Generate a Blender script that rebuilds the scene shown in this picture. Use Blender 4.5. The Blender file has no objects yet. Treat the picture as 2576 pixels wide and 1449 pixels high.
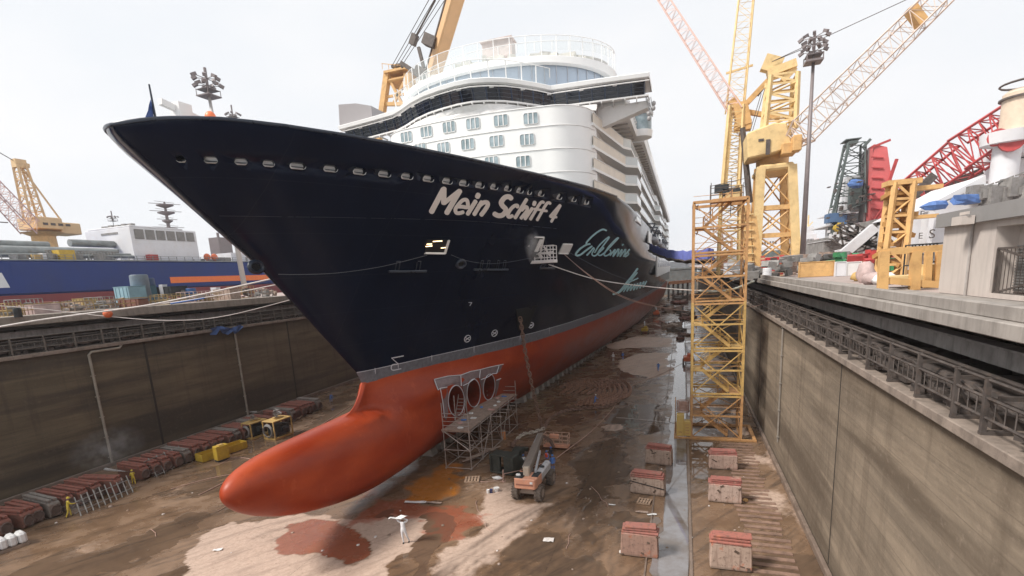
import bpy, math, random
import numpy as np
from mathutils import Vector, Matrix
HAZE = 0.0002
R = math.radians
rnd = random.Random(7)
SC = bpy.context.scene
COL = SC.collection

# ------------------------------------------------------------------ camera
FX, PX, PY, CH = 1278.776, 1288.0, 941.42, 17.6      # solved from the dock's vanishing points
MW = np.array([[0.948246, 0.008134, -0.317433], [0.312618, -0.19919, 0.928759], [-0.055675, -0.979927, -0.191424]])
# (rows: world x, y, z in camera axes right, down, forward; refined below to be orthonormal)
U_, S_, V_ = np.linalg.svd(MW); MW = U_ @ V_
cam_d = bpy.data.cameras.new('camera'); cam = bpy.data.objects.new('camera', cam_d); COL.objects.link(cam)
SC.camera = cam
cam_d.sensor_width = 36; cam_d.lens = 36 * FX / 2576; cam_d.clip_end = 6000; cam_d.clip_start = 0.2
cam_d.shift_y = (PY - 724.5) / 2576
mm = Matrix.Identity(4)
for i in range(3):
    mm[i][0] = MW[i][0]; mm[i][1] = -MW[i][1]; mm[i][2] = -MW[i][2]
mm[0][3], mm[1][3], mm[2][3] = 0, 0, CH
cam.matrix_world = mm

# ------------------------------------------------------------------ world, sun, exposure
W = bpy.data.worlds.new('World'); SC.world = W; W.use_nodes = True
nt = W.node_tree; nt.nodes.clear()
wo = nt.nodes.new('ShaderNodeOutputWorld'); bg = nt.nodes.new('ShaderNodeBackground')
sky = nt.nodes.new('ShaderNodeTexSky'); sky.sky_type = 'NISHITA'; sky.sun_disc = False
SUN_EL, SUN_AZ = R(48), R(232)            # azimuth clockwise from +Y: behind and left of the camera
sky.sun_elevation = SUN_EL; sky.sun_rotation = SUN_AZ
sky.air_density = 1.0; sky.dust_density = 6.0; sky.ozone_density = 1.0
hs = nt.nodes.new('ShaderNodeHueSaturation'); hs.inputs['Saturation'].default_value = 0.10
mixw = nt.nodes.new('ShaderNodeMix'); mixw.data_type = 'RGBA'
mixw.inputs[0].default_value = 0.88                       # thin high overcast veils the blue sky
tcw = nt.nodes.new('ShaderNodeTexCoord'); mpw = nt.nodes.new('ShaderNodeMapping'); mpw.inputs['Scale'].default_value = (1.3, 1.3, 3.2); nt.links.new(tcw.outputs['Generated'], mpw.inputs[0])
nzw = nt.nodes.new('ShaderNodeTexNoise'); nzw.inputs['Scale'].default_value = 1.6; nzw.inputs['Detail'].default_value = 5; nt.links.new(mpw.outputs[0], nzw.inputs['Vector'])
mrw = nt.nodes.new('ShaderNodeMapRange'); mrw.inputs[1].default_value = .38; mrw.inputs[2].default_value = .64; nt.links.new(nzw.outputs['Fac'], mrw.inputs[0])
cw = nt.nodes.new('ShaderNodeMix'); cw.data_type = 'RGBA'; cw.inputs[6].default_value = (7.5, 7.75, 8.1, 1); cw.inputs[7].default_value = (8.3, 8.3, 8.4, 1)
nt.links.new(mrw.outputs[0], cw.inputs[0]); nt.links.new(cw.outputs[2], mixw.inputs[7])
nt.links.new(sky.outputs[0], hs.inputs['Color']); nt.links.new(hs.outputs[0], mixw.inputs[6])
nt.links.new(mixw.outputs[2], bg.inputs['Color'])
bg.inputs['Strength'].default_value = 0.074
nt.links.new(bg.outputs[0], wo.inputs[0])
sd = bpy.data.lights.new('sun', 'SUN'); sun = bpy.data.objects.new('sun', sd); COL.objects.link(sun)
sd.energy = 2.5; sd.angle = R(12); sd.color = (1, .95, .88)
sun.rotation_euler = (R(90) - SUN_EL, 0, -SUN_AZ + math.pi)
# direction the lamp shines: from the sun position towards the ground
sv = Vector((math.sin(SUN_AZ) * math.cos(SUN_EL), math.cos(SUN_AZ) * math.cos(SUN_EL), math.sin(SUN_EL)))
sun.rotation_euler = sv.to_track_quat('Z', 'Y').to_euler()
SC.view_settings.view_transform = 'Standard'; SC.view_settings.look = 'None'
SC.view_settings.exposure = 0.80; SC.view_settings.gamma = 1
SC.cycles.max_bounces = 6; SC.cycles.volume_bounces = 1; SC.cycles.transparent_max_bounces = 16

# ------------------------------------------------------------------ pixel (2576 x 1449 photo) to world on a stated plane
def ray(u, v): return MW @ np.array([u - PX, v - PY, FX])
def AZ(u, v, z):
    d = ray(u, v); t = (z - CH) / d[2]; return Vector((d[0] * t, d[1] * t, z))
def AX(u, v, x):
    d = ray(u, v); t = x / d[0]; return Vector((x, d[1] * t, CH + d[2] * t))
def AY(u, v, y):
    d = ray(u, v); t = y / d[1]; return Vector((d[0] * t, y, CH + d[2] * t))
def PJ(p):
    c = MW.T @ (np.array([p[0], p[1], p[2] - CH])); return PX + FX * c[0] / c[2], PY + FX * c[1] / c[2]

# ------------------------------------------------------------------ mesh builder
class MB:
    def __init__(s): s.v = []; s.f = []; s.m = []; s.mi = 0; s.ch = []
    def add(s, vs, fs):
        o = len(s.v); s.ch.append((o, len(s.f))); s.v += [tuple(x) for x in vs]; s.f += [tuple(i + o for i in f) for f in fs]; s.m += [s.mi] * len(fs); return s
    def box(s, c, d, rz=0, rx=0, ry=0):
        hx, hy, hz = d[0] / 2, d[1] / 2, d[2] / 2
        M = Matrix.Rotation(rz, 3, 'Z') @ Matrix.Rotation(ry, 3, 'Y') @ Matrix.Rotation(rx, 3, 'X')
        c = Vector(c)
        vs = [c + M @ Vector((x * hx, y * hy, z * hz)) for x, y, z in ((-1,-1,-1),(1,-1,-1),(1,1,-1),(-1,1,-1),(-1,-1,1),(1,-1,1),(1,1,1),(-1,1,1))]
        return s.add(vs, [(0,3,2,1),(4,5,6,7),(0,1,5,4),(1,2,6,5),(2,3,7,6),(3,0,4,7)])
    def bx(s, x0, x1, y0, y1, z0, z1): return s.box(((x0+x1)/2, (y0+y1)/2, (z0+z1)/2), (abs(x1-x0), abs(y1-y0), abs(z1-z0)))
    def split(s):
        out = []; ch = s.ch+[(len(s.v), len(s.f))]
        for (v0, f0), (v1, f1) in zip(ch[:-1], ch[1:]):
            q = MB(); q.v = s.v[v0:v1]; q.f = [tuple(i-v0 for i in f) for f in s.f[f0:f1]]; q.m = s.m[f0:f1]; out.append(q)
        return out
    def frame(s, a, b, up=Vector((0, 0, 1))):
        d = (b - a).normalized()
        if abs(d.dot(up)) > .97: up = Vector((0, 1, 0))
        x = d.cross(up).normalized(); y = x.cross(d).normalized(); return d, x, y
    def bar(s, a, b, w, h=None):
        a = Vector(a); b = Vector(b); h = h or w
        if (b - a).length < 1e-6: return s
        d, x, y = s.frame(a, b); x *= w / 2; y *= h / 2
        vs = [a-x-y, a+x-y, a+x+y, a-x+y, b-x-y, b+x-y, b+x+y, b-x+y]
        return s.add(vs, [(0,3,2,1),(4,5,6,7),(0,1,5,4),(1,2,6,5),(2,3,7,6),(3,0,4,7)])
    def tube(s, a, b, r, n=8, r2=None, cap=True):
        a = Vector(a); b = Vector(b); r2 = r if r2 is None else r2
        if (b - a).length < 1e-6: return s
        d, x, y = s.frame(a, b)
        vs = []
        for p, rr in ((a, r), (b, r2)):
            for i in range(n):
                t = 2 * math.pi * i / n; vs.append(p + x * math.cos(t) * rr + y * math.sin(t) * rr)
        fs = [(i, (i+1) % n, n + (i+1) % n, n + i) for i in range(n)]
        if cap: fs += [tuple(range(n-1, -1, -1)), tuple(range(n, 2*n))]
        return s.add(vs, fs)
    def path(s, pts, r, n=6, closed=False):
        pts = [Vector(p) for p in pts]; L = len(pts); vs = []; rr = r if isinstance(r, (list, tuple)) else [r] * L
        px = None
        for i, p in enumerate(pts):
            a = pts[i-1] if (i > 0 or closed) else p; b = pts[(i+1) % L] if (i < L-1 or closed) else p
            d = (b - a).normalized() if (b - a).length > 1e-9 else Vector((0, 0, 1))
            if px is None:
                up = Vector((0, 0, 1)) if abs(d.z) < .95 else Vector((0, 1, 0)); x = d.cross(up).normalized()
            else:
                x = (px - d * px.dot(d)); x = x.normalized() if x.length > 1e-6 else d.orthogonal().normalized()
            px = x; y = d.cross(x)
            for k in range(n):
                t = 2 * math.pi * k / n; vs.append(p + x * math.cos(t) * rr[i] + y * math.sin(t) * rr[i])
        fs = []
        for i in range(L if closed else L-1):
            j = (i + 1) % L
            for k in range(n): fs.append((i*n+k, j*n+k, j*n+(k+1) % n, i*n+(k+1) % n))
        if not closed: fs += [tuple(range(n)), tuple(range((L-1)*n+n-1, (L-1)*n-1, -1))]
        return s.add(vs, fs)
    def prism(s, poly, a0, a1, axis='z'):
        n = len(poly); vs = []
        for a in (a0, a1):
            for p, q in poly: vs.append((p, q, a) if axis == 'z' else (a, p, q) if axis == 'x' else (p, a, q))
        fs = [(i, (i+1) % n, n+(i+1) % n, n+i) for i in range(n)] + [tuple(range(n-1, -1, -1)), tuple(range(n, 2*n))]
        return s.add(vs, fs)
    def lathe(s, c, prof, n=16):
        vs = []; c = Vector(c)
        for r, z in prof:
            for i in range(n):
                t = 2*math.pi*i/n; vs.append(c + Vector((r*math.cos(t), r*math.sin(t), z)))
        fs = []
        for j in range(len(prof)-1):
            for i in range(n): fs.append((j*n+i, j*n+(i+1) % n, (j+1)*n+(i+1) % n, (j+1)*n+i))
        fs += [tuple(range(n-1, -1, -1)), tuple(range((len(prof)-1)*n, len(prof)*n))]
        return s.add(vs, fs)
    def ball(s, c, r, n=12, m=8, jit=0, rg=None):
        rx, ry, rz = (r, r, r) if not isinstance(r, (tuple, list)) else r; c = Vector(c); vs = [c + Vector((0, 0, rz))]
        for j in range(1, m):
            for i in range(n):
                a = math.pi*j/m; t = 2*math.pi*i/n; k = 1 + (rg.uniform(-jit, jit) if rg else 0)
                vs.append(c + Vector((rx*math.sin(a)*math.cos(t)*k, ry*math.sin(a)*math.sin(t)*k, rz*math.cos(a)*k)))
        vs.append(c - Vector((0, 0, rz))); fs = [(0, 1+i, 1+(i+1) % n) for i in range(n)]
        for j in range(m-2):
            for i in range(n): fs.append((1+j*n+i, 1+(j+1)*n+i, 1+(j+1)*n+(i+1) % n, 1+j*n+(i+1) % n))
        e = len(vs)-1; fs += [(e, 1+(m-2)*n+(i+1) % n, 1+(m-2)*n+i) for i in range(n)]
        return s.add(vs, fs)
    def grid(s, P):      # P: list of rows of points
        n = len(P[0]); vs = [p for r in P for p in r]
        fs = [(j*n+i, j*n+i+1, (j+1)*n+i+1, (j+1)*n+i) for j in range(len(P)-1) for i in range(n-1)]
        return s.add(vs, fs)
    def truss(s, a, b, w0, w1, n, rc=.1, rb=.05, up=Vector((0, 0, 1)), flat=1.0, seg=4):
        a = Vector(a); b = Vector(b); d, x, y = s.frame(a, b, up)
        Q = []
        for i in range(n+1):
            t = i/n; p = a.lerp(b, t); w = (w0+(w1-w0)*t)/2
            Q.append([p + x*sx*w + y*sy*w*flat for sx, sy in ((-1,-1),(1,-1),(1,1),(-1,1))])
        for k in range(4): s.tube(Q[0][k], Q[n][k], rc, seg)
        for i in range(n):
            for k in range(4):
                j = (k+1) % 4
                s.tube(Q[i][k], Q[i+1][j] , rb, 3, cap=False) if i % 2 else s.tube(Q[i][j], Q[i+1][k], rb, 3, cap=False)
                s.tube(Q[i+1][k], Q[i+1][j], rb, 3, cap=False)
        return s

def wloc(o):
    p = Vector((0, 0, 0))
    while o is not None: p += o.location; o = o.parent
    return p
def tag(o, label=None, cat=None, group=None, kind=None):
    if label: o['label'] = label
    if cat: o['category'] = cat
    if group: o['group'] = group
    if kind: o['kind'] = kind
    return o
def ob(name, mb, mat, parent=None, label=None, cat=None, group=None, kind=None, smooth=False, bevel=0, base=None):
    me = bpy.data.meshes.new(name)
    off = wloc(parent) if parent else (Vector(base) if base is not None else Vector((0, 0, 0)))
    V = [(x[0]-off.x, x[1]-off.y, x[2]-off.z) for x in mb.v]
    me.from_pydata(V, [], mb.f)
    mats = mat if isinstance(mat, (list, tuple)) else [mat]
    for m in mats: me.materials.append(m)
    if len(mats) > 1: me.polygons.foreach_set('material_index', mb.m)
    if smooth:
        me.polygons.foreach_set('use_smooth', [True]*len(me.polygons))
        if smooth is not True: me.set_sharp_from_angle(angle=R(smooth))
    me.update()
    o = bpy.data.objects.new(name, me); COL.objects.link(o)
    if parent: o.parent = parent
    elif base is not None: o.location = base
    if bevel:
        bm_ = o.modifiers.new('edge', 'BEVEL'); bm_.width = bevel; bm_.segments = 1; bm_.limit_method = 'ANGLE'; bm_.angle_limit = R(40)
    return tag(o, label, cat, group, kind)
def obs(name, mb, mat, parent, n=100, **k):       # every piece its own part; past n the rest is one
    P_ = mb.split(); r = [ob(name, q, mat, parent, **k) for q in P_[:n]]
    if len(P_) > n:
        m = MB()
        for q in P_[n:]: m.add(q.v, q.f)
        ob(name, m, mat, parent, kind='stuff')
    return r
def thing(name, loc, label, cat, group=None, rz=0):
    o = bpy.data.objects.new(name, None); COL.objects.link(o); o.location = loc; o.rotation_euler = (0, 0, rz); o.empty_display_size = .3
    return tag(o, label, cat, group)
def dup(root, loc, rz=0, label=None, scale=None):
    def cp(o, par):
        c = o.copy(); COL.objects.link(c); c.parent = par
        for ch in list(o.children): cp(ch, c)
        return c
    r = cp(root, None); r.location = loc; r.rotation_euler = (0, 0, rz)
    if scale: r.scale = scale
    if label: r['label'] = label
    return r

# ------------------------------------------------------------------ materials
def newmat(name):
    m = bpy.data.materials.new(name); m.use_nodes = True; n = m.node_tree; n.nodes.clear()
    o = n.nodes.new('ShaderNodeOutputMaterial'); b = n.nodes.new('ShaderNodeBsdfPrincipled'); n.links.new(b.outputs[0], o.inputs[0])
    return m, n, b
def nd(n, t, **k):
    x = n.nodes.new(t)
    for a, v in k.items(): setattr(x, a, v)
    return x
def noise(n, vec, scale, detail=4, rough=.6):
    t = nd(n, 'ShaderNodeTexNoise'); t.inputs['Scale'].default_value = scale; t.inputs['Detail'].default_value = detail; t.inputs['Roughness'].default_value = rough
    if vec is not None: n.links.new(vec, t.inputs['Vector'])
    return t.outputs['Fac']
def mapr(n, fac, a, b, c=0., d=1.):
    t = nd(n, 'ShaderNodeMapRange'); n.links.new(fac, t.inputs[0])
    for i, x in enumerate((a, b, c, d)): t.inputs[i+1].default_value = x
    return t.outputs[0]
def mixc(n, fac, a, b, mode='MIX'):
    t = nd(n, 'ShaderNodeMix', data_type='RGBA', blend_type=mode)
    for i, x in ((0, fac), (6, a), (7, b)):
        if hasattr(x, 'is_output'): n.links.new(x, t.inputs[i])
        elif isinstance(x, (int, float)): t.inputs[i].default_value = x
        else: t.inputs[i].default_value = (*x[:3], 1)
    return t.outputs[2]
def math_(n, op, a, b=None):
    t = nd(n, 'ShaderNodeMath', operation=op)
    for i, x in ((0, a), (1, b)):
        if x is None: continue
        if hasattr(x, 'is_output'): n.links.new(x, t.inputs[i])
        else: t.inputs[i].default_value = x
    return t.outputs[0]
def mapping(n, vec, sc, loc=(0, 0, 0)):
    t = nd(n, 'ShaderNodeMapping'); t.inputs['Scale'].default_value = sc; t.inputs['Location'].default_value = loc; n.links.new(vec, t.inputs[0]); return t.outputs[0]
def bump(n, b, h, strength=.3, dist=.05):
    t = nd(n, 'ShaderNodeBump'); t.inputs['Strength'].default_value = strength; t.inputs['Distance'].default_value = dist
    n.links.new(h, t.inputs['Height']); n.links.new(t.outputs[0], b.inputs['Normal'])
def geopos(n): return nd(n, 'ShaderNodeNewGeometry').outputs['Position']
_mc = {}
def mat(name, col, rough=.6, metal=0., var=.25, sc=1.2, dirt=None, dirta=.35, streak=0., bmp=0., randv=0.):
    if name in _mc: return _mc[name]
    m, n, b = newmat(name); P = geopos(n)
    n1 = noise(n, P, sc, 5); lo = tuple(c*(1-var) for c in col); hi = tuple(min(1, c*(1+var*.7)) for c in col)
    c = mixc(n, mapr(n, n1, .3, .7), lo, hi)
    if dirt is not None:
        n2 = noise(n, mapping(n, P, (1, 1, .35 if streak else 1)), sc*2.3, 6, .7)
        c = mixc(n, mapr(n, n2, .5, .72, 0, dirta), c, dirt)
    if streak:
        n3 = noise(n, mapping(n, P, (2.2, 2.2, .12)), 1.5, 4, .6)
        c = mixc(n, mapr(n, n3, .5, .75, 0, streak), c, tuple(x*.35 for x in col))
    if randv:
        oi = nd(n, 'ShaderNodeObjectInfo').outputs['Random']; c = mixc(n, mapr(n, oi, 0, 1, 0, randv), c, tuple(x*.45 for x in col))
    n.links.new(c, b.inputs['Base Color']); b.inputs['Metallic'].default_value = metal
    n.links.new(mapr(n, n1, .2, .8, max(.05, rough-.1), min(1, rough+.12)), b.inputs['Roughness'])
    if bmp: bump(n, b, noise(n, P, sc*6, 5), bmp, .03)
    _mc[name] = m; return m
# ================================================================== SETTING
XR, XL = 8.0, -57.7          # dock wall faces
YN, YF = -14.0, 335.0        # dock from behind the camera to the gate
XS = -24.8                   # ship's centreline
rng = np.random.RandomState(3)
_tab = rng.rand(256, 256)
def vnoise(x, y):
    xi = np.floor(x).astype(int); yi = np.floor(y).astype(int); fx = x - xi; fy = y - yi
    fx = fx*fx*(3-2*fx); fy = fy*fy*(3-2*fy); T = lambda a, b: _tab[a % 256, b % 256]
    return (T(xi, yi)*(1-fx)+T(xi+1, yi)*fx)*(1-fy) + (T(xi, yi+1)*(1-fx)+T(xi+1, yi+1)*fx)*fy
def fbm(x, y, o=4): return sum(vnoise(x*2**i+17*i, y*2**i+5*i)/2**i for i in range(o)) / sum(1/2**i for i in range(o))
def sdpoly(px, py, poly):
    d = np.full(px.shape, 1e9); ins = np.zeros(px.shape, bool); n = len(poly)
    for i in range(n):
        ax, ay = poly[i]; bx, by = poly[(i+1) % n]; ex, ey = bx-ax, by-ay
        t = np.clip(((px-ax)*ex+(py-ay)*ey)/(ex*ex+ey*ey+1e-9), 0, 1)
        d = np.minimum(d, np.hypot(px-ax-t*ex, py-ay-t*ey))
        c = ((ay > py) != (by > py)) & (px < (bx-ax)*(py-ay)/((by-ay) if abs(by-ay) > 1e-9 else 1e-9)+ax); ins ^= c
    return np.where(ins, d, -d)
def wpoly(pts): return [tuple(AZ(u, v, 0))[:2] for u, v in pts]

# ---- dock floor: fine sheet near, coarse far, one mesh
def axis_pts(a, b, fine0, fine1, df, dc):
    L = []; x = a
    while x < b:
        L.append(x); x += df if fine0 <= x < fine1 else dc
    L.append(b); return np.array(L)
gx = axis_pts(XL, XR, XL, XR, .26, .26); gy = axis_pts(YN, YF, 18, 80, .26, 1.2)
GX, GY = np.meshgrid(gx, gy)
n1 = fbm(GX*.35, GY*.35, 5); n2 = fbm(GX*1.3+40, GY*1.3, 4)
def soft(poly, w=.5, amp=1.6): return np.clip((sdpoly(GX, GY, poly) + (n2-.5)*amp + (n1-.5)*amp)/w + .5, 0, 1)
DRY = np.zeros(GX.shape)
P1 = wpoly([(455, 1500), (461, 1449), (471, 1400), (491, 1361), (530, 1327), (579, 1312), (638, 1322), (687, 1302), (800, 1292), (908, 1308), (1011, 1298), (1071, 1300), (1081, 1314), (1063, 1342), (1039, 1381), (991, 1421), (983, 1460), (950, 1560)])
P2 = wpoly([(1218, 1242), (1262, 1218), (1302, 1218), (1314, 1262), (1385, 1270), (1365, 1302), (1310, 1361), (1218, 1449), (1180, 1560), (1060, 1560), (1090, 1449), (1127, 1381), (1190, 1350), (1214, 1322), (1198, 1290)])
P3 = wpoly([(1560, 905), (1610, 888), (1680, 888), (1690, 940), (1640, 952), (1560, 935)])
P4 = wpoly([(1520, 868), (1600, 846), (1690, 850), (1690, 872), (1600, 875), (1530, 878)])
P5 = wpoly([(1515, 1075), (1530, 1068), (1562, 1070), (1550, 1082), (1520, 1084)])
for p, w in ((P1, .35), (P2, 1.3), (P3, .8), (P4, .8), (P5, .3)): DRY = np.maximum(DRY, soft(p, w))
PUD = soft(wpoly([(697, 1371), (721, 1327), (785, 1307), (859, 1307), (878, 1327), (908, 1342), (932, 1371), (922, 1400), (883, 1413), (824, 1400), (785, 1391), (726, 1391)]), .3, 1.3)
DRY *= 1 - PUD
DRY *= np.clip(1.25 - .9*fbm(GX*.8+9, GY*.8, 5), .35, 1)
# drier silt to the right of the gutter
DRY = np.maximum(DRY, np.clip((GX-3.2)/2, 0, 1)*np.clip((fbm(GX*.5+3, GY*.25, 5)-.42)*4, 0, 1)*.62)
DRY = np.maximum(DRY, np.clip((fbm(GX*.22+70, GY*.16+8, 5)-.56)*7, 0, 1)*.35)
ORG = soft(wpoly([(1015, 1262), (1040, 1225), (1075, 1190), (1120, 1160), (1160, 1172), (1160, 1215), (1110, 1262), (1060, 1268)]), 2.0, 2.2)
RED = np.maximum(soft(wpoly([(860, 1330), (900, 1290), (950, 1258), (1010, 1245), (1060, 1262), (1100, 1275), (1180, 1270), (1214, 1320), (1140, 1350), (1085, 1345), (1078, 1305), (1000, 1296), (930, 1312)]), 1.2, 2.4), PUD*.8)
RED = np.maximum(RED, soft(wpoly([(1050, 1120), (900, 1290), (860, 1300), (1000, 1180)]), 2., 2.)*.6)
ty = np.abs(GX + 2.0*np.sin(GY*.09) + 9) 
TRK = np.zeros(GX.shape); rt = random.Random(21)
def track(pts, w):
    global TRK
    q = [tuple(AZ(u, v, 0))[:2] for u, v in pts]; d = np.full(GX.shape, 1e9)
    for (ax, ay), (bx, by) in zip(q[:-1], q[1:]):
        ex, ey = bx-ax, by-ay; t = np.clip(((GX-ax)*ex+(GY-ay)*ey)/(ex*ex+ey*ey), 0, 1); d = np.minimum(d, np.hypot(GX-ax-t*ex, GY-ay-t*ey))
    TRK = np.maximum(TRK, np.exp(-(d/w)**2)*np.clip(fbm(GX*.7+rt.uniform(0, 50), GY*.7, 3)*2.2-.5, 0, 1))
for k in range(15):
    o_ = k*17-60+rt.uniform(-6, 6); track([(1420+o_*.55, 1262+o_*.12), (1330+o_*.8, 1325+o_*.15), (1230+o_, 1400+o_*.1), (1140+o_*1.1, 1470)], rt.uniform(.12, .28))
for k in range(12):
    o_ = rt.uniform(-200, 350); track([(250+o_, 1400-o_*.45), (420+o_, 1345-o_*.45), (600+o_, 1262-o_*.42)], rt.uniform(.1, .3))
for k in range(9):
    o_ = k*26+rt.uniform(-8, 8); track([(1400+o_, 1449), (1450+o_*.7, 1260), (1500+o_*.45, 1120), (1560+o_*.2, 1000)], rt.uniform(.1, .25))
WET = np.zeros(GX.shape)
for pts in ([(1480, 1312), (1560, 1298), (1655, 1296), (1662, 1345), (1600, 1338), (1540, 1330)], [(1690, 1112), (1800, 1112), (1790, 1135), (1740, 1170), (1700, 1178), (1690, 1150)], [(1385, 1062), (1440, 1040), (1500, 1040), (1470, 1058), (1420, 1070)], [(1530, 935), (1600, 925), (1640, 940), (1580, 952)], [(150, 1420), (330, 1360), (430, 1320), (480, 1340), (400, 1400), (300, 1445)], [(380, 1250), (520, 1200), (640, 1130), (660, 1160), (500, 1250)], [(1335, 905), (1420, 880), (1480, 868), (1440, 900), (1380, 925)], [(1600, 1020), (1650, 1015), (1655, 1085), (1610, 1090)], [(1450, 1120), (1560, 1100), (1600, 1180), (1500, 1260), (1440, 1220)], [(700, 1120), (860, 1010), (900, 1030), (760, 1110)]):
    WET = np.maximum(WET, soft(wpoly(pts), .8, 3.2))
WET = np.maximum(WET, np.clip((fbm(GX*.3+33, GY*.2+12, 5)-.55)*9, 0, 1)*.9)*(1-DRY)
WET = np.maximum(WET, PUD*.36)
ZZ = (fbm(GX*.5, GY*.5, 4)-.5)*.03*(1-WET) + DRY*.025
b = MB(); rows = [[(float(GX[j, i]), float(GY[j, i]), float(ZZ[j, i])) for i in range(len(gx))] for j in range(len(gy))]
b.grid(rows)
m, n, bs = newmat('dock_mud'); P = geopos(n)
at = nd(n, 'ShaderNodeAttribute', attribute_name='stain'); sp = nd(n, 'ShaderNodeSeparateColor'); n.links.new(at.outputs['Color'], sp.inputs[0])
fine = noise(n, P, 3.2, 10, .75); med = noise(n, P, .35, 5); strk = noise(n, mapping(n, P, (.9, .10, 1)), 1.6, 6, .7)
diag = nd(n, 'ShaderNodeVectorRotate'); diag.inputs['Angle'].default_value = R(34); n.links.new(P, diag.inputs[0])
sweep = noise(n, mapping(n, diag.outputs[0], (1.1, .14, 1)), 1.3, 6, .65)
c = mixc(n, mapr(n, med, .35, .65), (.135, .082, .049), (.23, .145, .090))
c = mixc(n, mapr(n, sweep, .50, .66, 0, .75), c, (.055, .038, .027))
c = mixc(n, mapr(n, fine, .55, .75, 0, .45), c, (.09, .065, .05))
c = mixc(n, mapr(n, fine, .28, .42, .35, 0), c, (.27, .20, .15))
pale = mixc(n, mapr(n, fine, .3, .7), (.38, .27, .21), (.56, .42, .335))
pale = mixc(n, mapr(n, sweep, .5, .64, 0, .5), pale, (.22, .155, .12))
pale = mixc(n, mapr(n, noise(n, P, 5.5, 3), .63, .7, 0, .6), pale, (.2, .14, .11))
crisp = lambda s_, k=.5: mapr(n, math_(n, 'ADD', s_, math_(n, 'MULTIPLY', math_(n, 'SUBTRACT', fine, .5), k)), .30, .62)
c = mixc(n, crisp(sp.outputs[0], .7), c, pale)
c = mixc(n, math_(n, 'MULTIPLY', crisp(sp.outputs[2]), mapr(n, fine, .3, .7, .45, .95)), c, (.30, .085, .045))
c = mixc(n, math_(n, 'MULTIPLY', crisp(sp.outputs[1]), mapr(n, fine, .25, .75, .5, 1)), c, (.46, .16, .018))
tsp = nd(n, 'ShaderNodeSeparateColor'); n.links.new(nd(n, 'ShaderNodeAttribute', attribute_name='tracks').outputs['Color'], tsp.inputs[0]); ta_ = tsp.outputs[0]; wet = mapr(n, math_(n, 'ADD', tsp.outputs[1], math_(n, 'MULTIPLY', math_(n, 'SUBTRACT', fine, .5), .25)), .42, .6)
c = mixc(n, math_(n, 'MULTIPLY', wet, .5), c, (.07, .05, .038))
c = mixc(n, math_(n, 'MULTIPLY', ta_, mapr(n, fine, .3, .6, .35, .85)), c, (.070, .047, .034))
sxf = nd(n, 'ShaderNodeSeparateXYZ'); n.links.new(P, sxf.inputs[0])
jx = math_(n, 'LESS_THAN', math_(n, 'FRACT', math_(n, 'MULTIPLY', math_(n, 'ADD', sxf.outputs[0], math_(n, 'MULTIPLY', med, .12)), .13)), .009); jy = math_(n, 'LESS_THAN', math_(n, 'FRACT', math_(n, 'MULTIPLY', math_(n, 'ADD', sxf.outputs[1], math_(n, 'MULTIPLY', med, .12)), .11)), .007)
c = mixc(n, math_(n, 'MULTIPLY', math_(n, 'MAXIMUM', jx, jy), mapr(n, fine, .45, .6, 0, .6)), c, (.05, .035, .025))
n.links.new(c, bs.inputs['Base Color'])
rg = mapr(n, med, .40, .62, .05, .5); rr = math_(n, 'MAXIMUM', rg, math_(n, 'MULTIPLY', sp.outputs[0], .8)); rr = math_(n, 'MULTIPLY', rr, mapr(n, wet, 0, 1, 1, .06)); rr = math_(n, 'MAXIMUM', rr, .02); n.links.new(rr, bs.inputs['Roughness'])
bump(n, bs, math_(n, 'MULTIPLY', math_(n, 'ADD', fine, math_(n, 'MULTIPLY', sweep, .6)), mapr(n, wet, 0, 1, 1, .03)), .5, .05)
floor = ob('dock_floor', b, m, kind='structure', smooth=True)
ca = floor.data.color_attributes.new('stain', 'FLOAT_COLOR', 'POINT')
ca.data.foreach_set('color', np.stack([DRY, ORG, RED, np.ones_like(DRY)], -1).reshape(-1).astype(np.float32))

ta = floor.data.color_attributes.new('tracks', 'FLOAT_COLOR', 'POINT'); ta.data.foreach_set('color', np.stack([TRK, WET, TRK, TRK], -1).reshape(-1).astype(np.float32))
# ---- gutter with standing water
m_gut, n, bs = newmat('gutter_water'); P = geopos(n); f = noise(n, P, .5, 6, .65)
c = mixc(n, mapr(n, f, .4, .62), (.20, .19, .195), (.13, .105, .088)); n.links.new(c, bs.inputs['Base Color'])
n.links.new(mapr(n, noise(n, P, .25, 4), .45, .65, .015, .09), bs.inputs['Roughness']); bs.inputs['Specular IOR Level'].default_value = .8
g0 = AZ(1657, 1449, 0).x; g1 = AZ(1733, 1449, 0).x
b = MB(); rows = []
for y in np.arange(16, 240, 1.0):
    wob = (fbm(np.array(y*.4), np.array(3.)) - .5)*.5; wob2 = (fbm(np.array(y*.35), np.array(9.)) - .5)*.9 + (1.6 if 27 < y < 33 else 0)
    rows.append([(g0-wob2*.3+wob, y, .062), (g1+wob*.4, y, .062)])
b.grid(rows); ob('gutter_water', b, m_gut, kind='structure')
m_rim = mat('gutter_concrete', (.20, .15, .12), .5, var=.3, sc=.8, dirt=(.07, .05, .04), dirta=.6)
b = MB(); b.bx(g1+.05, g1+.23, 14, 240, -.1, .075); b.bx(g0-.85, g0-.75, 14, 240, -.1, .06); ob('gutter_edge', b, m_rim, kind='structure')
b = MB(); rw = random.Random(4)
for i in range(46):          # old sleepers half buried beside the wall
    y = 17+i*.78; b.box((5.2+rw.uniform(-.1, .1), y, .03), (2.6+rw.uniform(-.5, .3), .34, .07), rw.uniform(-.02, .02))
ob('sunken_sleepers', b, mat('silted_timber', (.24, .15, .11), .8, var=.35, sc=1.5, dirt=(.08, .055, .04), dirta=.6), kind='structure')

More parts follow.
